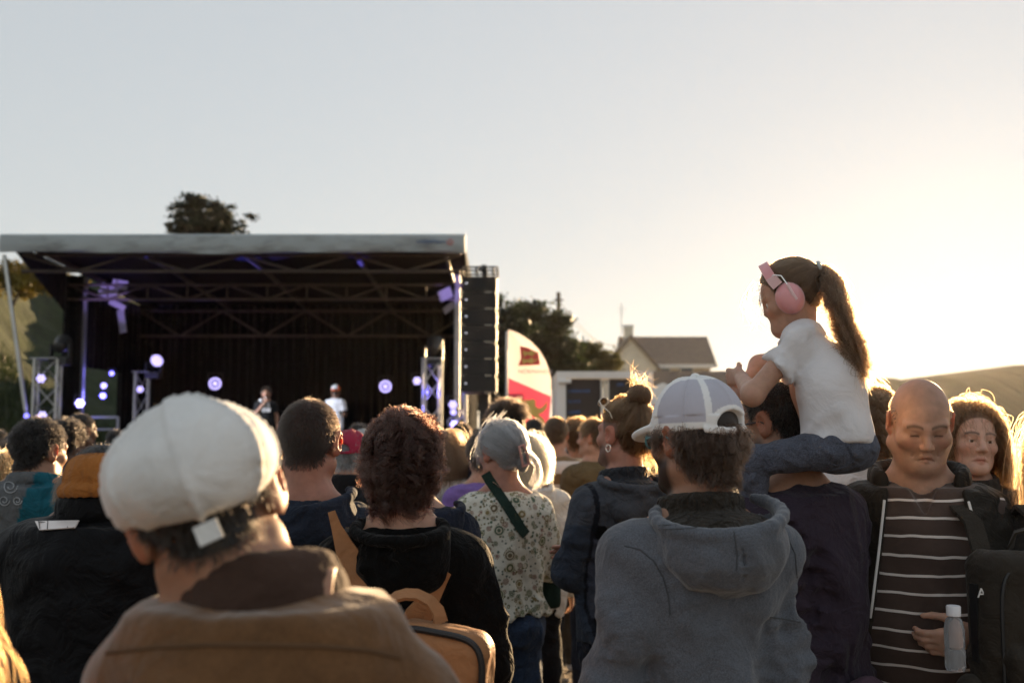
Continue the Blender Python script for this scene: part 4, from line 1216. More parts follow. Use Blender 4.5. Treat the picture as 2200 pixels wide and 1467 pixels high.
# fascia: slightly sagging tarpaulin band with soft top and bottom edge
nx = 60; V = []; Fq = []
for i in range(nx + 1):
    t = i / nx; x = xL + (xR - xL) * t
    sag = .035 * sin(pi * t * 3 + .4) * .4 + .02 * sin(t * 23) * .4
    dy = .02 * sin(t * 31) + .015 * sin(t * 57 + 1)
    prof = [(-.0, zT), (-.05 + dy * .3, zT - .03), (-.07 + dy, (zT + zB) / 2 + .02 * sin(t * 19)), (-.05 + dy, zB + .03 + sag), (-.02, zB + sag - .005), (.03, zB + sag + .01), (.05, zT - .05)]
    V += [S((x, SY + a_, b_)) for a_, b_ in prof]
k7 = 7
for i in range(nx):
    for j in range(k7): Fq.append((i * k7 + j, i * k7 + (j + 1) % k7, (i + 1) * k7 + (j + 1) % k7, (i + 1) * k7 + j))
Fq += [tuple(range(k7)), tuple(nx * k7 + j for j in range(k7 - 1, -1, -1))]
fas = MB().add(V, Fq).build("fascia", tarp, stage, smooth=True)
# printed line and round emblem on the fascia: too small to read, built as strokes at their place
blue_ink = mat_plain("blue_print", (.03, .08, .22), .6); red_ink = mat_plain("red_print", (.55, .10, .08), .6)
rg = np.random.default_rng(8); mb = MB(); y_ = SY - .118
for px in np.arange(896, 957, 2.1):
    hgt = .055 if 908 < px < 944 else .038
    c = W(px, 519.5, y_); up = rg.random() < .3 and 908 < px < 944
    mb.box(S((c[0], y_, c[2] + (.012 if up else 0))), (.007, .006, hgt + (.02 if up else 0))); 
    if rg.random() < .8: mb.box(S((c[0] + .006, y_, c[2] + rg.choice([-.5, 0, .5]) * hgt * .85)), (.011, .005, .008))
mb.build("lettering", blue_ink, fas)
c = W(967, 520, y_); mb = MB()
mb.tube([S((c[0] + .05 * cos(a_), y_, c[2] + .05 * sin(a_))) for a_ in np.linspace(0, 2 * pi, 20, endpoint=False)], .007, 6, closed=True)
mb.tube([S((c[0] - .02, y_, c[2] - .03)), S((c[0] + .0, y_, c[2] + .03)), S((c[0] + .022, y_, c[2] - .03))], .006, 6)
mb.build("emblem", red_ink, fas)
# roof trusses
def roof_truss(y, z0, z1, x0, x1, n, r_=.03, dia=True):
    t = empty("roof_truss", S((0, y, 0)), 0, stage); o_ = S((0, y, 0))
    f = lambda x, z: S((x, y, z)) - o_
    MB().tube([f(x0, z0), f(x1, z0)], r_, 8).build("chord", truss_m, t, smooth=True); MB().tube([f(x0, z1), f(x1, z1)], r_, 8).build("chord", truss_m, t, smooth=True)
    for i in range(n):
        xa = x0 + (x1 - x0) * i / n; xb = x0 + (x1 - x0) * (i + 1) / n
        MB().tube([f(xa, z0 if i % 2 else z1), f(xb, z1 if i % 2 else z0)], r_ * .8, 8).build("brace", truss_m, t, smooth=True)
        if not dia: MB().tube([f(xb, z0), f(xb, z1)], r_ * .6, 6).build("brace", truss_m, t, smooth=True)
zz = lambda py, y: W(500, py, y)[2]
roof_truss(17.9, zz(583, 17.9), zz(548, 17.9), xL + .2, xR - .1, 8, .032)
roof_truss(20.0, zz(643, 20), zz(612, 20), xL + .1, xR - .1, 10, .030, dia=False)
roof_truss(23.6, zz(722, 23.6), zz(668, 23.6), xL + .2, xR - .1, 8, .034)
RAFT = [W(q_, 580, 18.6)[0] for q_ in (118, 325, 535, 768, 960)]
for x in RAFT:
    MB().bar(S((x, 17.7, zr(17.7) - .16)), S((x, 20, zr(20) - .16)), .05, .08).build("rafter", truss_m, stage)
    MB().bar(S((x, 20.02, zr(20) - .16)), S((x, 24.1, zr(24.1) - .16)), .05, .08).build("rafter", truss_m, stage)
# drapes: pleated
def pleat(x0, y0, x1, y1, z0, z1, n, amp, name):
    d = np.array((x1 - x0, y1 - y0)); Ld = np.linalg.norm(d); nrm = np.array((-d[1], d[0])) / Ld
    k = n * 6; V = []
    for i in range(k + 1):
        t = i / k; a_ = amp * sin(2 * pi * n * t) + amp * .4 * sin(2 * pi * n * 1.7 * t + 1)
        x, y = np.array((x0, y0)) + d * t + nrm * a_
        V += [S((x, y, z0)), S((x, y, z1))]
    F_ = [(2 * i, 2 * i + 2, 2 * i + 3, 2 * i + 1) for i in range(k)]
    o = MB().add(V, F_).build(name, drape, stage, smooth=True)
    md = o.modifiers.new("thickness", 'SOLIDIFY'); md.thickness = .012
    return o
x145, x200 = W(145, 0, 20)[0], W(201, 0, 20)[0]
pleat(W(280, 0, 24)[0], 24, xR + .0, 24, DECK, zr(24) - .036, 46, .05, "back_curtain")
pleat(xL, 20.05, x200, 20.05, .05, zr(20) - .2, 5, .04, "wing_curtain")
pleat(xL - .02, 20.3, xL - .02, 24.0, 3.0, zr(22) - .15, 14, .04, "side_curtain")
pleat(xR - .05, 20.4, xR - .05, 24.0, DECK, zr(22) - .15, 16, .04, "side_curtain")
pleat(W(282, 0, 23.2)[0], 23.2, W(326, 0, 23.2)[0], 23.2, DECK, zr(23.2) - .2, 4, .04, "wing_curtain")
MB().prism([S((xL + .03, 17.62, zr(17.62) - .04)), S((xL + .03, 20.0, zr(20) - .04)), S((xL + .03, 20.0, W(145, 668, 20)[2]))], (0, 0, 0), (.03, 0, 0)).build("side_flap", drape, stage)
MB().prism([S((xR - .06, 17.62, zr(17.62) - .04)), S((xR - .06, 20.0, zr(20) - .04)), S((xR - .06, 20.0, W(145, 640, 20)[2]))], (0, 0, 0), (.03, 0, 0)).build("side_flap", drape, stage)
plate = mat_plain("beam_catch_metal", (.45, .44, .47), .45, metal=.4, var=.25, scale=3)  # added plates, no stage part: they catch the violet beams as lit patches
for (px, py, y, w_, h_, rz_) in ((232, 628, 20.5, .34, .30, 25), (258, 612, 20.7, .30, .20, 10), (252, 655, 20.9, .34, .12, 30), (262, 690, 21.2, .16, .50, -14), (957, 632, 19.8, .30, .22, -25), (966, 660, 20.3, .32, .14, -35)):
    c = W(px, py, y); MB().box(S(c), (w_, .02, h_), Rz(radians(rz_)) @ Ry(radians(rz_ * .8))).build("beam_catch_plate", plate, stage)
# posts
for px, y in ((205, 20.2), (986, 20.0)):
    x = W(px, 0, y)[0]; MB().box(S((x, y, (zr(y) - .2) / 2)), (.11, .11, zr(y) - .2)).build("post", steel, stage)
x = W(1003, 0, 18)[0]; MB().tube([S((x, 18, 0)), S((x, 18, W(1003, 835, 18)[2]))], .045, 10).build("outrigger_tube", alu, stage, smooth=True)
p0, p1 = W(9, 548, 17.45), W(58, 905, 17.45); p2 = p1 + (p1 - p0) * (p1[2] - .02) / (p0[2] - p1[2])
MB().tube([S(p0), S(p2)], .035, 10).build("slanted_pole", alu, stage, smooth=True)
# small railing left, step frame right
a, b = W(196, 896, 18.2), W(254, 896, 18.2); mb = MB()
mb.bar(S(a), S(b), .04, .04); mb.bar(S(a), S((a[0], 18.2, DECK)), .04, .04); mb.bar(S(b), S((b[0], 18.2, DECK)), .04, .04); mb.bar(S((a[0], 18.2, a[2] - .22)), S((b[0], 18.2, b[2] - .22)), .03, .03)
mb.build("railing", steel, stage)
a, b = W(962, 903, 17.7), W(992, 880, 17.7); mb = MB(); dn = np.array((.03, 0, -.11))
mb.bar(S(a), S(b), .03, .03).bar(S(a + dn), S(b + dn), .03, .03).bar(S(a), S(a + dn), .03, .03).bar(S(b), S(b + dn), .03, .03).build("stair_rail", alu, stage)

# lighting towers
def tower(label, px, y, ztop, zbase, wid=.29, n=5):
    x = W(px, 0, y)[0]; root = empty("truss_tower", (x, y, zbase)); tag(root, label, "truss tower", "truss towers with moving lights")
    h = ztop - zbase; w = wid / 2
    cs = [(-w, -w), (w, -w), (w, w), (-w, w)]
    R_ = Rz(radians(14)); cs = [tuple((R_ @ np.array((a_, b_, 0)))[:2]) for a_, b_ in cs]
    for c_ in cs: MB().tube([(c_[0], c_[1], 0), (c_[0], c_[1], h)], .025, 8).build("chord", alu, root, smooth=True)
    for i in range(n):
        for k in range(4):
            a_, b_ = cs[k], cs[(k + 1) % 4]; z0, z1 = h * i / n, h * (i + 1) / n
            if (i + k) % 2: z0, z1 = z1, z0
            MB().tube([(a_[0], a_[1], z0), (b_[0], b_[1], z1)], .011, 6).build("brace", alu, root, smooth=True)
    MB().box((0, 0, h + .01), (wid + .08, wid + .08, .02)).build("top_plate", steel, root)
    MB().box((0, 0, .012), (wid + .25, wid + .25, .02)).build("base_plate", steel, root)
    return root
VIO = (.50, .42, 1.0)
lens_v = mat_plain("lens_violet", (.8, .8, 1), .3, emit=VIO, estr=.5, var=0)
lens_b = mat_plain("lens_blue", (.3, .3, 1), .3, emit=(.22, .20, 1.0), estr=.9, var=0)
def moving_head(label, px, py, y, aim, lit=lens_v, energy=0):
    c = W(px, py, y); root = empty("moving_head_light", (c[0], y, c[2] - .34)); tag(root, label, "stage light", "moving head lights on towers")
    MB().box((0, 0, .06), (.30, .26, .12)).build("base", black, root)
    MB().box((-.16, 0, .23), (.035, .12, .26)).box((.16, 0, .23), (.035, .12, .26)).box((0, 0, .13), (.33, .12, .03)).build("yoke", black, root)
    aim = Vector(np.array(aim) - c).normalized(); q = aim.to_track_quat('Z', 'Y'); M = Matrix.Translation((0, 0, .34)) @ q.to_matrix().to_4x4()
    MB().lathe([(.06, -.16), (.10, -.13), (.115, .02), (.15, .10), (.155, .16), (.14, .165)], 18, M).build("head", black, root, smooth=True)
    MB().lathe([(.135, .167), (.12, .172), (.0, .18)], 18, M).build("lens", lit, root, smooth=True)
    if energy:
        l = bpy.data.lights.new("beam", 'SPOT'); l.energy = energy; l.color = (.42, .30, 1.0); l.spot_size = radians(20); l.spot_blend = .25; l.shadow_soft_size = .08
        lo_ = bpy.data.objects.new("beam", l); COL.objects.link(lo_); lo_.parent = root; lo_.matrix_local = Matrix.Translation((0, 0, .34)) @ q.to_matrix().to_4x4() @ Matrix.Translation((0, 0, .2)) @ Matrix.Rotation(pi, 4, 'X')
        lo_["kind"] = "helper"
    return root
zt_ = W(130, 772, 17.2)[2]; tower("tall truss tower at the corner of the stage beside the slope", 135, 17.2, zt_, 0, .36, 7)
moving_head("moving head light glowing white on the tower by the slope", 131, 742, 17.2, W(245, 640, 20.5), lens_v, 150)
tower("short truss tower inside the stage beside the back curtain", 332, 22.0, W(332, 800, 22)[2], DECK, .27, 4)
ROOF_BEAMS = [((172, 866, 18.2), (RAFT[1], 18.4, zr(18.4) - .16), 40), ((896, 818, 18.9), (RAFT[3], 18.9, zr(18.9) - .16), 45), ((301, 836, 21.0), (RAFT[2], 19.0, zr(19.0) - .16), 40), ((914, 842, 18.5), (RAFT[4], 18.3, zr(18.3) - .16), 12)]
moving_head("moving head light glowing white at the back curtain, tilted", 331, 780, 22.0, W(640, 500, 17), lens_v, 60)
tower("truss tower on the right of the stage with amber glints", 934, 18.4, W(934, 772, 18.4)[2], DECK, .30, 5)
moving_head("moving head light glowing on the tower beside the loudspeakers", 932, 745, 18.4, W(965, 640, 19.6), lens_v, 55)

def par_can(label, px, py, y, aim=(0, 0, 1.7), lit=lens_v, r_=.085, ring=False, light=0):
    c = W(px, py, y); root = empty("par_light", (c[0], y, c[2])); tag(root, label, "stage light", "lit par lights on stage")
    q = Vector(np.array(aim, float) - c).normalized().to_track_quat('Z', 'Y'); M = q.to_matrix().to_4x4()
    MB().lathe([(r_ * .75, -.16), (r_ * 1.05, -.12), (r_ * 1.08, .02), (r_ * 1.0, .022)], 16, M).build("housing", black, root, smooth=True)
    mb = MB()
    if ring:
        mb.lathe([(r_ * .42, .025), (r_ * .30, .034), (.0, .036)], 16, M)
        o_ = MB(); o_.tube([tuple(M @ Vector((r_ * .86 * cos(a_), r_ * .86 * sin(a_), .03))) for a_ in np.linspace(0, 2 * pi, 24, endpoint=False)], r_ * .16, 8, closed=True).build("ring_lens", lit, root, smooth=True)
    else:
        for k in range(7):
            a_ = k * pi / 3; rr_ = 0 if k == 6 else r_ * .62
            mb.lathe([(r_ * .30, .024), (r_ * .25, .034), (0, .037)], 10, M @ Matrix.Translation((rr_ * cos(a_), rr_ * sin(a_), 0)))
    mb.build("lens", lit, root, smooth=True)
    st = np.array((0, 0, 0)); MB().tube([tuple(M @ Vector((-r_ * 1.15, 0, -.05))), (-r_ * 1.2, .02, r_ * 1.7), (r_ * 1.2, .02, r_ * 1.7), tuple(M @ Vector((r_ * 1.15, 0, -.05)))], .01, 6).build("yoke", black, root, smooth=True)
    if light:
        l = bpy.data.lights.new("glow", 'POINT'); l.energy = light; l.color = (.25, .22, 1.0); l.shadow_soft_size = .08
        lo_ = bpy.data.objects.new("glow", l); COL.objects.link(lo_); lo_.parent = root; lo_.location = tuple(M @ Vector((0, 0, .16))); lo_["kind"] = "helper"
    return root
par_can("par light hanging in front of the grassy slope", 88, 813, 17.0)
par_can("par light just above the short-haired head at far left", 91, 892, 17.0, r_=.08)
par_can("small par light at the foot of the slanted pole", 57, 893, 17.2, lit=lens_b, r_=.05)
par_can("bright par light between the tower and the grey stage post", 172, 866, 18.2, r_=.09, light=5)
par_can("par light beside the short tower at the back", 301, 836, 21.0, r_=.08)
par_can("tiny blue par light in the gap at the stage side", 240, 802, 21.0, lit=lens_b, r_=.055, light=2)
par_can("upper lamp of the blue column behind the grey post", 223, 828, 20.8, lit=lens_v, r_=.07)
par_can("lower lamp of the blue column behind the grey post", 221, 850, 20.8, lit=lens_b, r_=.07, light=5)
par_can("ring-shaped light on the back curtain above the white flat cap", 462, 824, 22.6, r_=.135, ring=True)
par_can("ring-shaped light on the back curtain beside the performer in white", 828, 830, 22.6, r_=.135, ring=True)
par_can("par light left of the amber-glinting tower", 896, 818, 18.9, r_=.085)
par_can("bright blue par light touching the tower on the right", 914, 842, 18.5, lit=lens_b, r_=.06, light=3)
par_can("upper par light low at the right stage corner", 973, 869, 17.6, r_=.085)
par_can("middle par light low at the right stage corner", 974, 885, 17.6, r_=.06)
par_can("lowest par light at the right stage corner", 976, 911, 17.6, r_=.08, light=1.5)

for (px, py, y), aim, en in ROOF_BEAMS:      # blue beams those lamps throw on the roof steel
    c = W(px, py, y); l = bpy.data.lights.new("blue_beam", 'SPOT'); l.energy = en * 14; l.color = (.12, .12, 1.0); l.spot_size = radians(14); l.spot_blend = .5; l.shadow_soft_size = .03
    lo_ = bpy.data.objects.new("blue_beam", l); COL.objects.link(lo_); d_ = Vector(np.array(aim) - c).normalized(); lo_.location = Vector(c) + d_ * .25; lo_.rotation_euler = d_.to_track_quat('-Z', 'Y').to_euler(); lo_["kind"] = "helper"
# extra white spot, added beside the tall tower's lamp to brighten the performers
c = W(131, 742, 17.2); l = bpy.data.lights.new("performer_fill", 'SPOT'); l.energy = 420; l.color = (.85, .88, 1.0); l.spot_size = radians(30); l.spot_blend = .8; l.shadow_soft_size = .1
lo_ = bpy.data.objects.new("performer_fill", l); COL.objects.link(lo_); d_ = Vector(np.array(W(650, 850, 19.7)) - c).normalized(); lo_.location = Vector(c) + Vector((0, 0, .1)) + d_ * .3; lo_.rotation_euler = d_.to_track_quat('-Z', 'Y').to_euler(); lo_["kind"] = "helper"
# hanging line array and its mast
LYA = 16.4
c = W(1031, 597, LYA); root = empty("line_array_speaker", (c[0], LYA, c[2])); tag(root, "tall hanging column of black loudspeakers beside the stage", "loudspeaker")
hcab = (c[2] - W(1031, 845, LYA)[2]) / 7; wc = W(1066, 600, LYA)[0] - W(997, 600, LYA)[0]
grille = mat_plain("speaker_grille", (.016, .015, .014), .75, var=.3, scale=200, bump=.5, bscale=400); cab_m = mat_plain("speaker_case", (.02, .019, .018), .5, var=.2)
led = mat_plain("white_led", (.8, .8, .9), .4, emit=(.8, .82, 1), estr=.35, var=0); chrome = mat_plain("bright_steel", (.7, .6, .5), .18, metal=1.0)
zc = 0; 
for i in range(7):
    tl = radians(-1.0 * i + 1); R_ = Rx(tl); zc -= hcab
    cb = MB().box((0, -.012 * i, zc + hcab / 2), (wc, .44, hcab * .95), R_).build("cabinet", cab_m, root)
    MB().box((0, -.012 * i - .232, zc + hcab / 2), (wc * .97, .02, hcab * .9), R_).build("grille", grille, cb)
    MB().box((-wc * .40, -.012 * i - .246, zc + hcab * .55), (.02, .006, .02)).build("badge", led, cb)
    mb = MB()
    for xx in (-.5, .22, .33): mb.box((wc * xx, -.012 * i - .247, zc + .004), (.03, .012, .012))
    mb.build("rigging_pin", chrome, cb)
    MB().box((wc * .5 + .012, -.012 * i - .05, zc + hcab / 2), (.02, .30, hcab * .8)).build("side_plate", mat_plain("grey_side_plate", (.30, .28, .25), .35, metal=.5), cb)
mb = MB(); zb = .03
for z_ in (.03, .15): mb.bar((-wc * .52, -.18, z_), (wc * .56, -.18, z_), .03, .03).bar((-wc * .52, .18, z_), (wc * .56, .18, z_), .03, .03)
for xx in (-.52, -.1, .2, .42, .56): mb.bar((wc * xx, -.18, .03), (wc * xx, -.18, .15), .03, .03, up=(0, 1, 0)).bar((wc * xx, .18, .03), (wc * xx, .18, .15), .03, .03, up=(0, 1, 0))
mb.bar((0, -.18, .15), (0, .18, .15), .04, .04).build("rigging_frame", black, root)
mx_ = W(1043, 0, 16.9)[0]; root = empty("speaker_mast", (mx_, 16.9, 0)); tag(root, "dark lifting mast standing behind and below the hanging loudspeakers", "mast")
MB().box((0, 0, 2.1), (.17, .17, 4.2)).build("column", black, root); MB().bar((0, .0, 4.2), (0, -.5, 4.38), .08, .08).build("arm", black, root)
for a_ in (0, 90, 180, 270): MB().bar((0, 0, .1), (.9 * cos(radians(a_ + 45)), .9 * sin(radians(a_ + 45)), .05), .07, .07).build("outrigger", black, root)

# ------------------------------------------------------------------ feather flag
FY = 10.5
fo = W(1092, 905, FY); zf0 = .55; root = empty("feather_flag", (fo[0], FY, 0)); tag(root, "white and red feather flag with golden lion behind the crowd", "flag")
fp = lambda px, py: (W(px, py, FY) - np.array((fo[0], FY, 0)))[[0, 2]]
right = [(1091, 708), (1100, 710), (1118, 718), (1140, 733), (1158, 752), (1172, 775), (1180, 797), (1184, 815), (1184, 850), (1182, 880), (1180, 905), (1178, 940), (1176, 975), (1174, 1010), (1172, 1060), (1170, 1110)]
rows = []
for (px, py) in right:
    a_, b_ = fp(1091.5 + (py - 708) * .012, py), fp(px, py); rows.append((a_, b_))
V = []; Fq = []; nc = 9
for a_, b_ in rows:
    for j in range(nc):
        t = j / (nc - 1); x, z = a_ * (1 - t) + b_ * t
        V.append((x, .035 * sin(t * 5 + z * 2.2) * t + .02 * sin(z * 5), z))
for i in range(len(rows) - 1):
    for j in range(nc - 1): Fq.append((i * nc + j, i * nc + j + 1, (i + 1) * nc + j + 1, (i + 1) * nc + j))
me = MB().add(V, Fq).me("flag_cloth", True)
def mat_flag():
    m, nt, b, out = _base("flag_cloth")
    tc = N(nt, "ShaderNodeTexCoord"); sp = N(nt, "ShaderNodeSeparateXYZ"); nt.links.new(tc.outputs["Object"], sp.inputs[0])
    # dividing line from the left edge down to the right edge
    l0, l1 = fp(1092, 812), fp(1183, 851); sl = (l1[1] - l0[1]) / (l1[0] - l0[0])
    mu = N(nt, "ShaderNodeMath", operation='MULTIPLY_ADD'); mu.inputs[1].default_value = -sl; nt.links.new(sp.outputs[0], mu.inputs[0]); nt.links.new(sp.outputs[2], mu.inputs[2])
    lt = N(nt, "ShaderNodeMath", operation='LESS_THAN'); lt.inputs[1].default_value = l0[1] - sl * l0[0]; nt.links.new(mu.outputs[0], lt.inputs[0])
    mx = N(nt, "ShaderNodeMix", data_type='RGBA'); mx.inputs[6].default_value = (.72, .66, .66, 1); mx.inputs[7].default_value = (.56, .065, .12, 1)
    nt.links.new(lt.outputs[0], mx.inputs[0]); nt.links.new(mx.outputs[2], b.inputs["Base Color"]); b.inputs["Roughness"].default_value = .8
    tr = N(nt, "ShaderNodeBsdfTranslucent"); nt.links.new(mx.outputs[2], tr.inputs[0])
    ms = N(nt, "ShaderNodeMixShader"); ms.inputs[0].default_value = .4
    nt.links.new(b.outputs[0], ms.inputs[1]); nt.links.new(tr.outputs[0], ms.inputs[2]); nt.links.new(ms.outputs[0], out.inputs[0])
    return m
fl = obj("flag_cloth", me, mat_flag(), root)
pole_pts = [(-.02, 0, 0), (-.02, 0, 2.0)] + [(fp(1090, py)[0] - .005, 0, fp(1090, py)[1]) for py in (850, 780, 712)]
MB().tube(pole_pts, .014, 8).build("pole", mat_plain("white_pole", (.6, .6, .58), .4), root, smooth=True)
MB().box((-.02, 0, .02), (.5, .5, .04)).build("base_plate", black, root)
gold = mat_plain("gold_print", (.72, .50, .13), .7); redp = mat_plain("flag_red_print", (.72, .09, .07), .7)
def flagshape(polys, m, name, dy=-.05):
    mb = MB()
    for poly in polys:
        P = []
        for (px, py) in poly:
            x, z = fp(px, py); P.append((x, dy + .03 * sin(x * 2.5 + z * 2.2) * .2, z))
        mb.prism(P, (0, 0, 0), (0, .006, 0))
    return mb.build(name, m, fl)
flagshape([[(1117, 744), (1135, 748), (1150, 756), (1156, 758), (1160, 784), (1140, 785), (1113, 786), (1119, 770)]], redp, "red_emblem")
lion = [(0, .55), (.12, .8), (.05, 1.0), (.2, .92), (.3, .72), (.45, .75), (.62, .75), (.66, 1.0), (.9, 1.0), (.92, .72), (.85, .6), (.98, .58), (1.25, .92), (1.2, .6), (1.0, .38), (.8, .3), (.95, .0), (.72, .08), (.55, .28), (.35, .3), (.25, .0), (.05, .05), (.15, .3), (.1, .5)]
def lion_at(x0, y0, w, h): return [[(x0 + a_ * w, y0 - b_ * h) for a_, b_ in lion]]
flagshape(lion_at(1122, 766, 26, 12) + lion_at(1120, 782, 28, 12), gold, "emblem_lion", -.058)
flagshape([[(1105, 862), (1118, 856), (1128, 860), (1128, 870), (1118, 874), (1112, 868), (1104, 870)], [(1130, 857), (1136, 860), (1142, 857), (1150, 860), (1150, 872), (1158, 878), (1168, 872), (1176, 862), (1174, 876), (1166, 886), (1156, 890), (1168, 900), (1172, 912), (1160, 906), (1146, 894), (1134, 890), (1124, 884), (1128, 874)], [(1110, 892), (1122, 888), (1126, 896), (1118, 902), (1110, 900)], [(1102, 920), (1116, 914), (1124, 922), (1114, 930)], [(1130, 925), (1150, 915), (1160, 925), (1145, 940), (1130, 938)]], gold, "golden_lion")
def text_mesh(body, size, ext=.002, align='LEFT'):
    ft = bpy.data.curves.new("text", 'FONT'); ft.body = body; ft.size = size; ft.extrude = ext; ft.align_x = align; ft.resolution_u = 3
    o = bpy.data.objects.new("text", ft); COL.objects.link(o); dg = bpy.context.evaluated_depsgraph_get()
    me = bpy.data.meshes.new_from_object(o.evaluated_get(dg)); bpy.data.objects.remove(o); bpy.data.curves.remove(ft)
    return me
x, z = fp(1113, 803)
obj("flag_lettering", text_mesh("NORMANDIE", .062), mat_plain("grey_print", (.30, .28, .32), .7), fl, loc=(x, -.055, z), rot=(radians(90), 0, 0))

# ------------------------------------------------------------------ white-framed kiosk with dark boards
KY = 14.5
c = W(1290, 900, KY); root = empty("kiosk", (c[0], KY, 0)); tag(root, "white framed kiosk with two dark boards and faint blue lettering", "kiosk")
k = lambda px, py: (W(px, py, KY) - np.array((c[0], KY, 0)))
xa, xb = k(1192, 0)[0], k(1392, 0)[0]; zk = k(0, 798)[2]; dk = 1.6
frm = mat_plain("white_frame", (.78, .76, .72), .5, var=.06, scale=4)
mbw = .135
MB().box((xa + mbw / 2, 0, zk / 2), (mbw, .12, zk)).build("frame_post", frm, root); MB().box((xb - mbw / 2, 0, zk / 2), (mbw, .12, zk)).build("frame_post", frm, root)
MB().box(((xa + xb) / 2, 0, zk - .05), (xb - xa - 2 * mbw, .118, .10)).build("frame_beam", frm, root)
xm = k(1292, 0)[0]
for dx in (-.05, 0, .05): MB().box((xm + dx, -.02, zk / 2 - .06), (.022, .09, zk - .12)).build("lock_bar", alu, root)
dark = mat_plain("dark_board", (.035, .027, .022), .6, var=.25, scale=2)
MB().box(((xa + mbw + xm - .06) / 2, .02, zk / 2 - .05), (xm - .06 - xa - mbw, .04, zk - .12)).build("board", dark, root)
MB().box(((xb - mbw + xm + .06) / 2, .02, zk / 2 - .05), (xb - mbw - xm - .06, .04, zk - .12)).build("board", dark, root)
MB().box((xa + .02, dk / 2 + .07, zk / 2), (.04, dk, zk - .02)).build("side_panel", frm, root); MB().box((xb - .02, dk / 2 + .07, zk / 2), (.04, dk, zk - .02)).build("side_panel", frm, root)
MB().box(((xa + xb) / 2, dk / 2 + .07, zk - .03), (xb - xa - .1, dk, .04)).build("roof", frm, root)
for px in (1213, 1378): q_ = k(px, 820); MB().tube([(q_[0] - .09, -.085, q_[2]), (q_[0] + .09, -.085, q_[2])], .034, 10).build("hinge", frm, root, smooth=True)
bl = mat_plain("blue_lettering", (.05, .16, .42), .5)
rg = np.random.default_rng(2)
def strokes(px0, px1, py, hpx, name):
    mb = MB(); px = px0
    while px < px1:
        q_ = k(px, py); hh2 = hpx / FPX * KY; t = rg.integers(0, 4); wl = 3.0 / FPX * KY
        mb.box((q_[0], -.004, q_[2]), (.006, .006, hh2))
        if t in (0, 1): mb.box((q_[0] + wl / 2, -.004, q_[2] + hh2 / 2 - .003), (wl, .005, .006))
        if t in (1, 2): mb.box((q_[0] + wl / 2, -.004, q_[2]), (wl, .005, .006))
        if t in (0, 3): mb.box((q_[0] + wl / 2, -.004, q_[2] - hh2 / 2 + .003), (wl, .005, .006))
        if t != 3: mb.box((q_[0] + wl, -.004, q_[2]), (.006, .0055, hh2 * .9))
        px += 5.2
    mb.build(name, bl, root)
strokes(1222, 1267, 840, 6, "lettering"); strokes(1222, 1244, 862, 6, "lettering"); strokes(1222, 1243, 885, 6, "lettering"); strokes(1326, 1340, 826, 7, "lettering")

# small white and orange marquee beyond the kiosk
c = W(1425, 900, 22); root = empty("marquee", (c[0], 22, 0)); tag(root, "small white marquee with an orange valance strip right of the kiosk", "marquee")
zq = W(0, 868, 22)[2]; ztp = W(0, 846, 22)[2]; hw = 1.0
MB().add([(-hw, -hw, zq), (hw, -hw, zq), (hw, hw, zq), (-hw, hw, zq), (0, 0, ztp + .25), (-hw, -hw, zq - .03), (hw, -hw, zq - .03), (hw, hw, zq - .03), (-hw, hw, zq - .03)], [(0, 1, 4), (1, 2, 4), (2, 3, 4), (3, 0, 4), (0, 5, 6, 1), (1, 6, 7, 2), (2, 7, 8, 3), (3, 8, 5, 0), (8, 7, 6, 5)]).build("canopy", mat_fabric("marquee_white", (.75, .74, .70), trans=.3), root)
MB().box((-.35, -hw - .01, zq - .2), (.35, .01, .34)).build("valance", mat_plain("orange_cloth", (.65, .14, .03), .8), root)
for a_ in (-1, 1):
    for b_ in (-1, 1): MB().tube([(a_ * hw * .97, b_ * hw * .97, 0), (a_ * hw * .97, b_ * hw * .97, zq - .04)], .025, 8).build("leg", alu, root, smooth=True)
# ------------------------------------------------------------------ hats, glasses, things worn
def tf(X, p): return X.R @ np.asarray(p) * X.hs + X.C
def hat_obj(info, F, name, colfn, mat, disp=None):
    X = info['X']; V, Fc = F.nets()
    col = colfn(V)
    o = obj(name, mesh_np(name, V * X.hs, Fc, col), mat, info['root'], mw=X.mat())
    return o
def ball_cap(info, colfn, mat, bill=True, h=.0045, back_gap=True, name="cap", tilt=0.0, deep=.0):
    F = Field((-.13, -.15, -.03 - deep), (.13, .25, .17), h)
    F.ell((0, -.010, .040), (.0885, .1105, .097), k=.0)
    F.displace(lambda P: -.0035 * np.exp(-(np.abs(((np.arctan2(P[:, 0], P[:, 1] + .01) / (pi / 3)) % 1) - .5) - .5) ** 2 / .0008) + .0035 * np.sin(np.arctan2(P[:, 0], P[:, 1]) * 6) * (P[:, 2] > .05))
    F.plane_cut((0, 0, .012 - deep), (0, -.10 + tilt, -1), k=.004)
    F.ell((0, -.010, .139), (.009, .009, .006), k=.004)
    if bill:
        R_ = Rx(radians(-14))
        F.ell((0, .092, .026), (.072, .080, .010), R_, k=.010)
        F.ell((0, .095, -.048), (.085, .15, .066), R_, k=.006, mode='cut')
        F.ell((0, .092, .019), (.068, .076, .008), R_, k=.010)
    if back_gap:
        F.ell((0, -.128, .026), (.042, .05, .034), k=.004, mode='cut')
        F.chain([(-.056, -.094, .020), (-.03, -.113, .016), (0, -.119, .015), (.03, -.113, .016), (.056, -.094, .020)], .008, k=.004, flat=((0, 1, 0), .5))
    return hat_obj(info, F, name, colfn, mat)
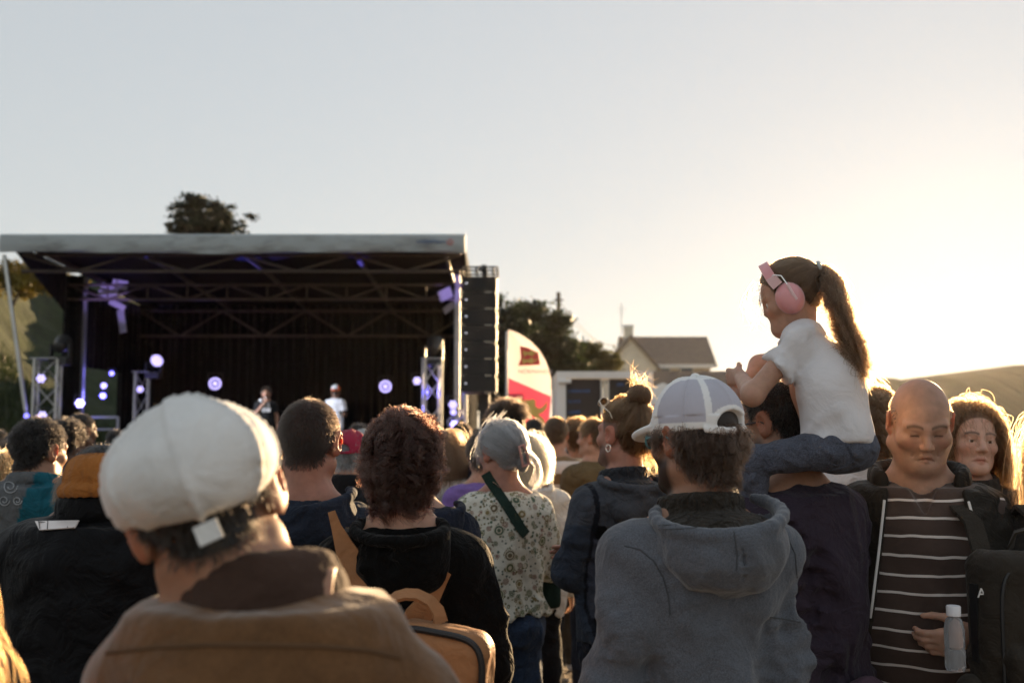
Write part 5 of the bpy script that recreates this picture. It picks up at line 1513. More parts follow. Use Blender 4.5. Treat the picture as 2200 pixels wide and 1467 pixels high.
def glasses(info, frame, lens=(.01, .01, .01), up=0.0, tilt=0.0, r=.0024, name="glasses", size=1.0):
    X = info['X']; root = empty(name, parent=info['root']); M = X.mat(); root.matrix_local = M
    fm = mat_plain("frame_%02d%02d%02d" % tuple(int(99 * c) for c in frame), frame, .35); hs = X.hs
    R_ = Rx(radians(tilt)); T = lambda p: (R_ @ np.array(p) + np.array((0, 0, up))) * hs
    for g in (-1, 1):
        ring = [T((g * (.033 + .023 * size * cos(a)), .101 - .006 * abs(cos(a)), .0 + .018 * size * sin(a))) for a in np.linspace(0, 2 * pi, 18, endpoint=False)]
        MB().tube(ring, r * hs, 6, closed=True).build("rim", fm, root, smooth=True)
        MB().add(ring, [tuple(range(18))]).build("lens", mat_plain("dark_lens", lens, .05, spec=.8), root)
        MB().tube([T((g * .056, .095, .004)), T((g * .078, .06, .006)), T((g * .084, .0, .008)), T((g * .083, -.02, -.004))], r * hs, 6).build("temple", fm, root, smooth=True)
    MB().tube([T((-.010, .103, .004)), T((0, .106, .007)), T((.010, .103, .004))], r * hs, 6).build("bridge", fm, root, smooth=True)
    return root
def seam(info, key, pix, r=.0016, color=(.05, .055, .062), name="seam"):
    o = info[key] if isinstance(key, str) else key
    q = stick(info, o, pix, .0004); inv = lambda p: Rz(-info['yaw']) @ (p - info['base'])
    P = [inv(a[0]) for a in q]
    # drop points that jumped to another layer
    K = [P[0]] + [P[i] for i in range(1, len(P)) if np.linalg.norm(P[i] - P[i - 1]) < .09]
    if len(K) > 2: MB().tube(K, r, 5).build(name, mat_plain("seam_%02d%02d" % (int(99 * color[0]), int(99 * color[2])), color, .9), info['top'], smooth=True)
def lerp_pix(P, n=5):
    out = []
    for a, b in zip(P[:-1], P[1:]): out += [(a[0] + (b[0] - a[0]) * i / n, a[1] + (b[1] - a[1]) * i / n) for i in range(n)]
    return out + [P[-1]]
def const(c): return lambda V: np.tile(np.array(c, float), (len(V), 1))
from mathutils.bvhtree import BVHTree
def stick(info, key, pix, off=.004):
    """points on a garment's outside where the photograph shows pixels pix; returns world points"""
    o = info[key] if isinstance(key, str) else key
    bpy.context.view_layer.update()
    me = o.data; Mw = Matrix.Translation(Vector(info['base'])) @ Matrix.Rotation(info['yaw'], 4, 'Z')
    if 'bvh' not in info or info.get('bvhk') != o.name:
        info['bvh'] = BVHTree.FromPolygons([Mw @ v.co for v in me.vertices], [tuple(p.vertices) for p in me.polygons]); info['bvhk'] = o.name
    out = []; cam_p = Vector((0, 0, CAM_Z)); last = None
    for px, py in pix:
        d = Vector(W(px, py, 1.0)) - cam_p; d.normalize()
        loc, nrm, i, dist = info['bvh'].ray_cast(cam_p, d)
        if loc is None:
            loc = cam_p + d * last if last else Vector(W(px, py, info['base'][1] - .1)); nrm = -d
        else: last = dist
        if nrm.dot(d) > 0: nrm = -nrm
        out.append((np.array(loc), np.array(nrm)))
    return [(p + n * off, n) for p, n in out]
def decal(info, key, poly, mat, name, parent, off=.005, thick=.004):
    """flat print that follows the cloth: polygon pixels (outline), local to the wearer"""
    q = stick(info, key, poly, off)
    n = np.mean([a[1] for a in q], 0); n /= np.linalg.norm(n)
    inv = lambda p: Rz(-info['yaw']) @ (p - info['base'])
    P = [inv(a[0]) for a in q]; e = Rz(-info['yaw']) @ n * thick
    return MB().prism(P, (0, 0, 0), e).build(name, mat, parent)

# ------------------------------------------------------------------ the near crowd
WOOL = mat_fabric("wool_heather", None, heather=.28, weave=1150, foldamt=.45, fold=4.5, var=.10, sheen=.3)
COTTON = mat_fabric("cotton", None, foldamt=.65, fold=8)
NYLON = mat_fabric("nylon_shell", None, rough=.6, foldamt=.5, fold=8, sheen=.05, wb=.1, var=.1)
KNIT = mat_fabric("knit", None, weave=300, wb=.8, foldamt=.2, sheen=.4)
SUEDE = mat_fabric("brushed_suede", None, rough=.9, foldamt=.3, fold=5, sheen=.5, var=.28, heather=.12, weave=700)
DENIM = mat_fabric("denim", None, heather=.3, weave=1000, foldamt=.45, fold=18, var=.25)

# man in the white flat cap, nearest to the camera
p = person("man in white flat cap and brown jacket, closest to the camera, head tilted", 446, 874, 1.32, hs=1.08, ns=.06, shz=1.345, head=(12, -4, -20), headoff=(-.055, -.01, 0), lean=(-.02, .0), girth=1.04, sw=.165, skin='tan', ears=1.35,
           hair=dict(style='short', color='black', len=.012, lift=.8, n=5000, m=3, rad=.0004), lod=0, seed=1, arms=('front', 'front'),
           top=dict(name='jacket', mat=SUEDE, color=(.135, .066, .027), ease=.030, hem=.82, collar='crew', box=1.0, fold=.018, h=.008, dents=[((-.145, -.160, 1.20), (-.04, -.178, 1.29), .014), ((.145, -.160, 1.20), (.05, -.178, 1.28), .014), ((.02, -.176, 1.24), (.11, -.168, 1.14), .012), ((-.09, -.172, 1.36), (-.03, -.178, 1.26), .010)],
                    grooves=[((-.19, -.155, 1.335), (0, -.175, 1.325), .006), ((0, -.175, 1.325), (.19, -.155, 1.335), .006)],
                    colfn=lambda P: np.tile(np.array((.135, .066, .027)), (len(P), 1))))
s_ = p['s']; nb = np.array((0, -.012, 1.455)) * s_ + p['lean']
F = Field(nb - .19, nb + .19, .006)
for ring_r, z, r_ in ((.082, .026, .022), (.079, .048, .020), (.076, .068, .016)):
    F.chain([nb + np.array((ring_r * 1.04 * cos(a) - .015 * z / .06, ring_r * .95 * sin(a) + .012, z - .02 - .012 * sin(a) + .012 * cos(a))) for a in np.linspace(0, 2 * pi, 22)], r_, k=.02)
F.displace(lambda P: .0010 * np.sin(np.arctan2(P[:, 1] - nb[1], P[:, 0] - nb[0]) * 70))
v, f = F.nets(); obj("rib_collar", mesh_np("rib_collar", v, f), mat_fabric("rib_knit_brown", (.055, .032, .024), weave=320, wb=.8), p['root'])
seam(p, 'top', lerp_pix([(230, 1402), (330, 1390), (450, 1385), (570, 1385), (690, 1388), (790, 1396), (860, 1412)]), .003, (.10, .05, .02), "yoke_seam")
F = Field((-.16, -.19, -.09), (.16, .24, .17), .0055)
F.ell((0, -.020, .053), (.091, .114, .071), k=.0)
F.ell((0, -.016, .026), (.088, .112, .058), k=.05)
F.plane_cut((0, 0, .012), (0, .30, -1), k=.008)
F.ell((0, .12, .02), (.085, .07, .012), k=.02)
F.displace(lambda P: .004 * np.sin(P[:, 0] * 37 + 1) * np.sin(P[:, 2] * 31) + .003 * np.sin(P[:, 1] * 43 + P[:, 0] * 22) - .006 * np.exp(-(((np.arctan2(P[:, 0], -P[:, 1] - .02) / (pi / 4) + .5) % 1) - .5) ** 2 / .0016) * (P[:, 2] < .138))
F.ell((0, -.020, .127), (.010, .010, .007), k=.004)
hat = hat_obj(p, F, "flat_cap", const((.66, .63, .57)), mat_fabric("washed_canvas", (.70, .69, .67), foldamt=.34, fold=7, weave=900, wb=.4, var=.10, sheen=.1))
MB().box((0.004, -.130, -.036), (.029, .004, .024), Rx(radians(-10)) @ Ry(radians(-4))).build("strap_tab", mat_fabric("white_label_cloth", (.72, .71, .68)), hat)

# man in black shell jacket with the ochre cap
p = person("man in black jacket with white patches and ochre cap", 225, 958, 2.42, ns=.125, head=(12, -6, 0), girth=1.12, sw=.172, skin='brown', hair=dict(style='short', color='black', len=.008, lift=1, n=4000, m=3), lod=0, seed=2,
           top=dict(mat=NYLON, color=(.0035, .0035, .0045), ease=.034, box=1.0, hem=.80, collar='stand', collar_h=.05, collar_r=.088, fold=.010), arms=('front', 'front'), lean=(-.01, 0))
F = Field((-.12, -.14, -.04), (.12, .14, .16), .0045)
F.ell((0, -.010, .036), (.089, .112, .088), k=0); F.plane_cut((0, 0, .104), (0, 0, 1), k=.03); F.plane_cut((0, 0, .004), (0, -.05, -1), k=.004)
F.chain([(.0895 * cos(a), -.010 + .112 * sin(a), .010 + .004 * sin(a)) for a in np.linspace(0, 2 * pi, 26)], .009, k=.006, flat=((0, 0, 1), 1.6))
for a in (-150, -110, -70, -30, 30, 150): F.chain([(.088 * cos(radians(a)) * q, -.01 + .111 * sin(radians(a)) * q, z) for q, z in ((1.0, .03), (1.0, .06), (.93, .09), (.7, .108))], .0028, k=.003, mode='cut')
hat_obj(p, F, "docker_cap", const((.34, .125, .03)), mat_fabric("ochre_canvas", (.34, .125, .03), foldamt=.4, fold=16))
patch = mat_plain("reflective_patch", (.74, .66, .62), .4, var=.05); pl = mat_plain("black_print", (.01, .01, .01), .6)
pt = decal(p, 'top', [(77, 1124), (173, 1116), (163, 1136), (88, 1142)], patch, "reflective_patch", p['top'], .004)
for poly in ([(83, 1127), (168, 1119.5), (168, 1121), (83, 1128.6)], [(83, 1127), (89, 1140.5), (90.5, 1140), (85, 1127)], [(103, 1126), (105, 1140), (106.5, 1140), (104.5, 1126)], [(146, 1122), (148, 1137), (149.5, 1137), (147.5, 1122)], [(166, 1120), (160, 1136), (161.5, 1136), (168, 1120)]):
    decal(p, 'top', poly, pl, "patch_line", p['top'], .0085, .001)
pt = decal(p, 'top', [(384, 1200), (403, 1232), (399, 1243), (378, 1226)], patch, "reflective_patch", p['top'], .004)
decal(p, 'top', [(386, 1205), (399, 1230), (397.5, 1231), (384.5, 1206)], pl, "patch_line", p['top'], .0085, .001)

# left group
def two_tone(P):
    c = np.tile(np.array((.115, .12, .125)), (len(P), 1)); m = (P[:, 0] > .030 - (1.50 - P[:, 2]) * .22) ; c[m] = (.012, .095, .13); return c
p = person("short-haired man in grey shirt and teal jacket at the left edge", 88, 903, 3.85, ns=.06, head=(-28, -4, 0), skin='tan', hair=dict(style='short', color='black', len=.018, lift=.9, n=9000, m=4, curl=.003, turns=1.5), lod=0, seed=4, sw=.165,
           top=dict(colfn=two_tone, mat=COTTON, ease=.026, box=.8, hem=.84, collar='stand', collar_h=.035), yaw=4)
pr = mat_plain("pale_print", (.30, .31, .32), .8)
for cx, cy, r0 in ((22, 1045, 16), (10, 1075, 12), (38, 1075, 10)):
    q = stick(p, 'top', [(cx + r0 * (1 - t * .7) * cos(t * 9), cy + r0 * (1 - t * .7) * sin(t * 9)) for t in np.linspace(0, 1, 22)], .003)
    MB().tube([Rz(-p['yaw']) @ (a[0] - p['base']) for a in q], .0022, 5).build("printed_scroll", pr, p['top'], smooth=True)
person("person in mustard top hidden behind the ochre cap", 196, 1000, 3.3, skin='light', hair=dict(style='short', color='brown', len=.05, lift=.5), lod=1, seed=5, top=dict(color=(.42, .27, .05), mat=COTTON, ease=.03))

# red-haired person at the lower left corner, fuzzy mustard sweater
p = person("red-haired person in fuzzy mustard sweater at the lower corner", -262, 1215, 1.22, hs=.98, sex='f', skin='pale', hair=dict(style='long', color='ginger', len=.30, lift=.3, grav=.5, n=6000, m=9, clump=.5, curl=.004, turns=2), lod=1, seed=6,
           top=dict(color=(.42, .24, .035), mat=KNIT, ease=.03, collar='stand'))
V = np.array([v.co for v in p['top'].data.vertices]); rg = np.random.default_rng(3); ii = rg.choice(len(V), 9000)
Nv = np.array([v.normal for v in p['top'].data.vertices]); a = V[ii] + rg.normal(0, .006, (9000, 3)); fz = np.stack([a, a + Nv[ii] * .008 + rg.normal(0, .004, (9000, 3)), a + Nv[ii] * .012 + rg.normal(0, .010, (9000, 3))], 1)
curves("knit_fuzz", [fz], .0005, mat_hair("mustard_yarn", (.45, .26, .04), .6), p['top'])

# man with the cropped head, navy hoodie
p = person("crop-haired man in navy hoodie seen squarely from behind", 668, 862, 3.0, skin='red', ears=1.15, neck=1.06, hair=dict(style='short', color='dark', len=.011, lift=.75, swirl=.7, n=14000, m=3, rad=.00042, cover=.85), lod=0, seed=7, yaw=-4, head=(-3, 2, 1),
           top=dict(color=(.020, .027, .043), mat=mat_fabric("washed_navy", None, foldamt=.5, fold=10, var=.35, heather=.12), hood=dict(w=.130, hz=.115, dx=.03, tilt=.15), ease=.026, fold=.012, box=.9))
# red cap
p = person("person in crimson cap and black high-collar jacket", 754, 932, 4.85, skin='light', hair=dict(style='short', color='grey', len=.02, lift=.6), lod=1, seed=8, top=dict(color=(.010, .010, .012), mat=NYLON, ease=.03, collar='stand', collar_h=.075, collar_r=.085), yaw=-8, head=(-6, -8, 0))
ball_cap(p, const((.30, .022, .05)), mat_fabric("crimson_twill", (.30, .024, .055), foldamt=.25), h=.006)
# navy hoodie hidden behind the curly hair
person("person in navy hoodie hidden behind the dark-red curly hair", 890, 915, 3.5, skin='light', hair=dict(style='short', color='brown', len=.04, lift=.5), lod=1, seed=9, sw=.168, top=dict(color=(.016, .020, .034), mat=COTTON, ease=.03, hood=dict(dx=.05, w=.14)))
# woman with the curly dark red hair
def curly_len(q): return np.clip(.048 + .040 * np.clip((.10 - q[:, 2]) / .16, 0, 1), .04, .09)
pc = person("woman with curly dark-red hair and black hoodie", 869, 888, 2.55, sex='f', sw=.160, skin='light', lod=0, seed=10, yaw=2, head=(-4, 3, 2), girth=1.05,
           hair=dict(style='short', color=(.020, .0075, .0048), len=curly_len, lift=.75, swirl=.40, grav=.33, n=11000, m=15, curl=.010, turns=2.8, clump=.8, per=45, frizz=.25, phase=.7, vol=.05, noise=.22, rad=.00042, rough=.28),
           top=dict(color=(.003, .003, .003), mat=COTTON, hood=dict(w=.122, hz=.12, dep=.110), ease=.028, fold=.018, box=1.0, hem=.80), arms=('front', 'pocket'))
# her tan backpack
tan = mat_fabric("tan_leather", (.34, .165, .075), rough=.55, sheen=.05, foldamt=.25, fold=12, weave=500, var=.16)
tan2 = mat_fabric("tan_leather_edge", (.42, .24, .14), rough=.5, sheen=0)
bc = W(925, 1500, 2.24); root = empty("backpack", (bc[0], bc[1], bc[2] - .2)); tag(root, "tan leather backpack with handle and black zip, low on the black hoodie", "backpack")
T = lambda px, py, d=2.24: W(px, py, d) - np.array((bc[0], bc[1], bc[2] - .2))
R_ = Rz(radians(-16)) @ Ry(radians(7))
F = Field((-.26, -.2, -.12), (.26, .2, .40), .007)
cb = T(938, 1505); F.rbox(cb, (.118, .062, .165), .045, R_, k=0)
F.rbox(cb + R_ @ np.array((.0, -.062, -.05)), (.085, .03, .085), .022, R_, k=.01)
for x in (-.055, .055): F.cone(cb + R_ @ np.array((x, -.085, .10)), cb + R_ @ np.array((x, -.10, -.13)), .004, k=.004, mode='cut')
F.displace(folds(44, .004, (14, 14, 14)))
v, f = F.nets(); bag = obj("bag_body", mesh_np("bag", v, f), tan, root)
sg = lambda v: np.sign(v) * abs(v) ** .45
zp = [cb + R_ @ np.array((.112 * sg(cos(a)), -.050, .158 * sg(sin(a)))) for a in np.linspace(-.5, pi + .5, 40)]
MB().tube(zp, .0075, 8).build("zip", mat_plain("black_zip", (.012, .012, .013), .5), bag, smooth=True)
def band(pts, w, t, nrm, mat, name, par):
    """flat leather band through pts, width w (list), thickness t, facing nrm"""
    V = []; Fq = []; pts = [np.array(q) for q in pts]; ws = w if hasattr(w, '__len__') else [w] * len(pts)
    for i, q in enumerate(pts):
        d = pts[min(i + 1, len(pts) - 1)] - pts[max(i - 1, 0)]; d /= np.linalg.norm(d)
        n_ = np.array(nrm[i] if hasattr(nrm[0], '__len__') else nrm, float); n_ = n_ - d * (n_ @ d); n_ /= np.linalg.norm(n_); sd = np.cross(d, n_)
        for a, b in ((-1, 0), (1, 0), (1, 1), (-1, 1)): V.append(q + sd * ws[i] / 2 * a + n_ * t * b)
    for i in range(len(pts) - 1):
        for j in range(4): Fq.append((i * 4 + j, i * 4 + (j + 1) % 4, (i + 1) * 4 + (j + 1) % 4, (i + 1) * 4 + j))
    Fq += [(3, 2, 1, 0), tuple((len(pts) - 1) * 4 + j for j in range(4))]
    o = MB().add(V, Fq).build(name, mat, par, smooth=True)
    return o
for x in (-.055, .055):
    for dx in (-.004, .004): MB().tube([cb + R_ @ np.array((x + dx, -.0945, .03)), cb + R_ @ np.array((x + dx, -.0955, -.04)), cb + R_ @ np.array((x + dx, -.094, -.12))], .0012, 5).build("stitching", tan2, bag, smooth=True)
MB().box(cb + R_ @ np.array((0, -.094, .036)), (.165, .005, .03), R_).build("pocket_flap", tan, bag)
MB().lathe([(.007, 0), (.007, .004), (.004, .005)], 12, Matrix.Translation(Vector(cb + R_ @ np.array((0, -.097, .03)))) @ Matrix.Rotation(radians(90), 4, 'X')).build("stud", mat_plain("bright_steel", (.7, .6, .5)), bag, smooth=True)
hp = [T(835, 1298, 2.26), T(850, 1285, 2.25), T(872, 1279, 2.245), T(895, 1280, 2.245), T(920, 1292, 2.25), T(938, 1312, 2.25), T(946, 1338, 2.25)]
band(hp, .032, .008, (0, -.5, .85), tan, "handle", bag)
def strap_from(pix, w, name):
    q = stick(pc, 'top', pix, .006); P = [a[0] - np.array(root.location) for a in q]
    # ends leave the cloth and run to the bag
    o = band(P, w, .006, [a[1] for a in q], tan, name, root)
    return o
strap_from([(712, 1098), (722, 1130), (745, 1180), (775, 1235), (805, 1280), (830, 1320)], [.018, .024, .05, .068, .075, .075], "shoulder_strap")
strap_from([(962, 1228), (945, 1250), (922, 1282), (898, 1318), (888, 1345)], [.012, .026, .05, .07, .075], "shoulder_strap")
MB().tube([T(1010, 1400, 2.2), T(1030, 1435, 2.22), T(1045, 1480, 2.3), T(1040, 1540, 2.4)], .012, 8).build("side_strap", mat_plain("black_zip", (.012, .012, .013), .5), root, smooth=True)

# grey-haired woman in the flowered blouse
def mat_floral():
    m, nt, b, out = _base("flower_print")
    tc = N(nt, "ShaderNodeTexCoord"); src = tc.outputs["Object"]
    def layer(scale, r0, cols, prev, rnd=1.0, rings=True):
        vo = N(nt, "ShaderNodeTexVoronoi"); vo.inputs["Scale"].default_value = scale; vo.inputs["Randomness"].default_value = rnd
        nt.links.new(src, vo.inputs["Vector"])
        hv = N(nt, "ShaderNodeSeparateColor"); nt.links.new(vo.outputs["Color"], hv.inputs[0])
        cr = N(nt, "ShaderNodeValToRGB"); cr.color_ramp.interpolation = 'CONSTANT'
        e = cr.color_ramp.elements; e[0].color = c4(cols[0]); e[1].position = 1 / len(cols); e[1].color = c4(cols[1])
        for i, c_ in enumerate(cols[2:]): x = e.new((i + 2) / len(cols)); x.color = c4(c_)
        nt.links.new(hv.outputs[0], cr.inputs[0])
        # petals: wobble the radius
        n = N(nt, "ShaderNodeTexNoise"); n.inputs["Scale"].default_value = scale * 7; nt.links.new(src, n.inputs["Vector"])
        ad = N(nt, "ShaderNodeMath", operation='MULTIPLY_ADD'); ad.inputs[1].default_value = .22; nt.links.new(n.outputs[0], ad.inputs[0]); nt.links.new(vo.outputs["Distance"], ad.inputs[2])
        rr = N(nt, "ShaderNodeMath", operation='MULTIPLY_ADD'); rr.inputs[1].default_value = .18; rr.inputs[2].default_value = r0 + .02; nt.links.new(hv.outputs[1], rr.inputs[0])
        lt = N(nt, "ShaderNodeMath", operation='LESS_THAN'); nt.links.new(ad.outputs[0], lt.inputs[0]); nt.links.new(rr.outputs[0], lt.inputs[1])
        colo = cr.outputs[0]
        if rings:
            wv = N(nt, "ShaderNodeMath", operation='SINE'); mu = N(nt, "ShaderNodeMath", operation='MULTIPLY'); mu.inputs[1].default_value = 42; nt.links.new(vo.outputs["Distance"], mu.inputs[0]); nt.links.new(mu.outputs[0], wv.inputs[0])
            gt = N(nt, "ShaderNodeMath", operation='GREATER_THAN'); gt.inputs[1].default_value = .35; nt.links.new(wv.outputs[0], gt.inputs[0])
            mr = N(nt, "ShaderNodeMix", data_type='RGBA'); mr.inputs[7].default_value = (.50, .46, .36, 1); nt.links.new(gt.outputs[0], mr.inputs[0]); nt.links.new(colo, mr.inputs[6]); colo = mr.outputs[2]
        mx = N(nt, "ShaderNodeMix", data_type='RGBA'); nt.links.new(lt.outputs[0], mx.inputs[0])
        if prev is None: mx.inputs[6].default_value = (.60, .58, .50, 1)
        else: nt.links.new(prev, mx.inputs[6])
        nt.links.new(colo, mx.inputs[7]); return mx.outputs[2]
    G = [(.07, .11, .06), (.10, .10, .04), (.16, .13, .05), (.09, .12, .10)]
    c = layer(62, .30, G, None, rings=False)
    c = layer(30, .36, [(.06, .10, .055), (.22, .12, .10), (.11, .13, .05), (.16, .12, .06)], c)
    c = layer(15, .30, [(.10, .12, .05), (.07, .11, .07), (.20, .15, .06), (.12, .09, .05)], c)
    nt.links.new(c, b.inputs["Base Color"]); b.inputs["Roughness"].default_value = .8
    n3 = N(nt, "ShaderNodeTexNoise"); n3.inputs["Scale"].default_value = 11; n3.inputs["Detail"].default_value = 4; nt.links.new(src, n3.inputs["Vector"])
    bp = N(nt, "ShaderNodeBump"); bp.inputs["Strength"].default_value = .5; bp.inputs["Distance"].default_value = .03; nt.links.new(n3.outputs[0], bp.inputs["Height"]); nt.links.new(bp.outputs[0], b.inputs["Normal"])
    return m
def loose(n, p0, p1, sag, spread, m=8, ends=.02):
    def fn(rng):
        t = np.linspace(0, 1, m)[None, :, None]
        a = np.array(p0) + rng.normal(0, spread, (n, 3)); b = np.array(p1) + rng.normal(0, ends, (n, 3)); c = (np.array(p0) + np.array(p1)) / 2 + np.array(sag) + rng.normal(0, spread * 1.2, (n, 3))
        return a[:, None] * (1 - t) ** 2 + 2 * c[:, None] * t * (1 - t) + b[:, None] * t ** 2
    return fn
def ball(n, c, r, m=10, thick=.3):
    def fn(rng):
        u = rng.normal(size=(n, 3)); u /= np.linalg.norm(u, axis=1)[:, None]; w = np.cross(u, rng.normal(size=(n, 3))); w /= np.linalg.norm(w, axis=1)[:, None]
        a = np.linspace(0, 1, m)[None, :] * rng.uniform(2.2, 4.5, n)[:, None] + rng.uniform(0, 6.28, n)[:, None]
        rr = (1 - thick * rng.random(n) ** 2)[:, None, None]
        return np.array(c) + np.array(r) * rr * (np.cos(a)[:, :, None] * u[:, None] + np.sin(a)[:, :, None] * w[:, None])
    return fn
pf = person("grey-haired woman in flowered blouse with hair clip", 1077, 912, 4.25, sex='f', yaw=14, head=(22, -2, 0), skin='red', lod=0, seed=12, sw=.150, girth=1.06, legs=(.035, .055, .10), legmat=DENIM,
           hair=dict(style='sweep', color='grey', spread=(.2, 2.1), under=.3, rad=.0008, tie=(.012, -.118, -.012), vol=.20, n=5000, m=9, noise=.0035, clump=.35, per=110, curl=.003, turns=.8, extra=[ball(900, (.018, -.122, -.035), (.030, .022, .045)), loose(160, (.02, -.12, .0), (.055, -.15, -.13), (.05, -.05, .03), .01, ends=.012), loose(220, (-.02, -.02, .125), (-.075, .03, -.02), (-.05, .03, .02), .02)]),
           top=dict(name='blouse', mat=mat_floral(), color=(.5, .5, .5), ease=.030, hem=.96, box=.75, fold=.012, h=.0095), arms=('fold', 'fold'))
V = [(.0, -.145, -.05), (.028, -.14, -.05), (.028, -.15, .035), (.0, -.155, .035)]
cl = empty("hair_clip", parent=pf['root']); cl.matrix_local = pf['X'].mat() @ Matrix.Rotation(radians(-18), 4, 'Y')
cm_ = mat_plain("pink_clip", (.55, .28, .24), .25)
MB().tube([(-.016, -.150, -.055), (-.016, -.158, -.01), (-.012, -.156, .03), (.012, -.156, .03), (.016, -.158, -.01), (.016, -.150, -.055)], .0055, 8, closed=True).build("clip_frame", cm_, cl, smooth=True)
sb = empty("shoulder_bag", pf['base'], pf['yaw']); tag(sb, "small dark shoulder bag with green strap across the flowered blouse", "bag")
q = stick(pf, 'top', [(1043, 1016), (1052, 1032), (1063, 1048), (1078, 1072), (1092, 1092), (1106, 1114), (1118, 1134), (1128, 1148)], .006)
iv = lambda a: Rz(-pf['yaw']) @ (a - pf['base'])
band([iv(a[0]) for a in q], .042, .004, [iv(a[1] + pf['base']) for a in q], mat_fabric("green_webbing", (.018, .035, .028), weave=600), "strap", sb)
qa = stick(pf, 'top', [(1060, 1036), (1074, 1047), (1066, 1060), (1053, 1050)], .013)
MB().tube([iv(a[0]) for a in qa], .0035, 6, closed=True).build("buckle", mat_plain("bright_steel", (.7, .6, .5)), sb, smooth=True)
F = Field((.08, .02, .85), (.36, .34, 1.15), .012); F.rbox((.23, .16, 1.0), (.05, .10, .075), .025); v, f = F.nets(); obj("pouch", mesh_np("pouch", v, f), mat_fabric("green_webbing", (.018, .035, .028)), sb)

# white hoodie, dark plaid shirt
person("blond person in white hoodie half hidden by the flowered blouse", 1138, 935, 5.3, sex='f', skin='light', legs=(.008, .008, .01), yaw=-6, head=(10, 0, 0), lod=1, seed=13, sw=.165, hair=dict(style='long', color=(.40, .30, .19), len=.17, lift=.35, grav=.5, n=5000, m=7, clump=.4),
       top=dict(color=(.58, .57, .55), mat=COTTON, hood=True, lining=(.5, .5, .48), ease=.035, hem=.78))
def plaid(P):
    a = (np.sin(P[:, 0] * 90) > .3) * .5 + (np.sin(P[:, 2] * 80) > .3) * .5
    return np.array((.022, .020, .038))[None] * (1 + 1.6 * a[:, None]) + np.array((.02, .004, .012))[None] * a[:, None]
person("tall young man with thick dark quiff and dark plaid shirt", 1090, 872, 5.9, skin='light', yaw=8, head=(18, 0, 0), lod=1, seed=14, sw=.165, legs=(.02, .02, .03),
       hair=dict(style='short', color='dark', len=lambda q: np.where(q[:, 2] > .055, .060, .008), lift=.9, swirl=.3, comb=(0, .25, .35), grav=.05, n=6000, m=7, curl=.007, turns=1.4, clump=.5),
       top=dict(name='shirt', colfn=plaid, mat=COTTON, ease=.028, hem=.84))

# man with the bun
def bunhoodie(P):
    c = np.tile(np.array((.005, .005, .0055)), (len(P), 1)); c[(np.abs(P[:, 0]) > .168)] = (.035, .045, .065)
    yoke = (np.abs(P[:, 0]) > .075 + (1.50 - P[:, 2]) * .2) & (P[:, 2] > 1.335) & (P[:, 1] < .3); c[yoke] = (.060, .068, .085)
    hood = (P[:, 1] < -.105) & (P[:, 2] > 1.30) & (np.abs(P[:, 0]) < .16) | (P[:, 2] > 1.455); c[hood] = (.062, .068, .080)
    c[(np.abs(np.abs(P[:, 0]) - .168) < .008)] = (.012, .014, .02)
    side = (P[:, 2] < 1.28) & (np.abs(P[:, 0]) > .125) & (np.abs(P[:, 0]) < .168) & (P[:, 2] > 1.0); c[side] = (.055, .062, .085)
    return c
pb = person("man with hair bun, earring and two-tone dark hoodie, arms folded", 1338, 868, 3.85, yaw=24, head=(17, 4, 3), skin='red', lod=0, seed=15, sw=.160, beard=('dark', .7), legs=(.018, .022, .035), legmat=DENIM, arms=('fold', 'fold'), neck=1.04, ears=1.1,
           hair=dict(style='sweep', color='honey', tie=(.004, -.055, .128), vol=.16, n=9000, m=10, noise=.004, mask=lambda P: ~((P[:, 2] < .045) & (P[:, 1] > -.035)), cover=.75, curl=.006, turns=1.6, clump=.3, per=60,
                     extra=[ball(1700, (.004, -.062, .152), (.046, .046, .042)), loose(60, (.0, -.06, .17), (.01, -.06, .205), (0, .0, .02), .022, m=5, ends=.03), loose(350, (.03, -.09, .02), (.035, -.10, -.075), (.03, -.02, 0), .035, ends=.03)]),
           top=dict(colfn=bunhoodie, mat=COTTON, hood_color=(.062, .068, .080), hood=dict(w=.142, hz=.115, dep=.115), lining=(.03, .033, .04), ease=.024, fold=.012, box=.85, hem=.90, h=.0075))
glasses(pb, (.62, .58, .50), (.02, .02, .02), up=.075, tilt=28, name="sunglasses")
X = pb['X']; MB().tube([np.array(((-.086) * 1.0, -.012 + .011 * cos(a), -.046 + .013 * sin(a))) * X.hs for a in np.linspace(0, 2 * pi, 16, endpoint=False)], .0022, 6, closed=True).build("earring", mat_plain("silver", (.8, .78, .74), .15, metal=1.0), pb['root'], smooth=True, mw=X.mat())

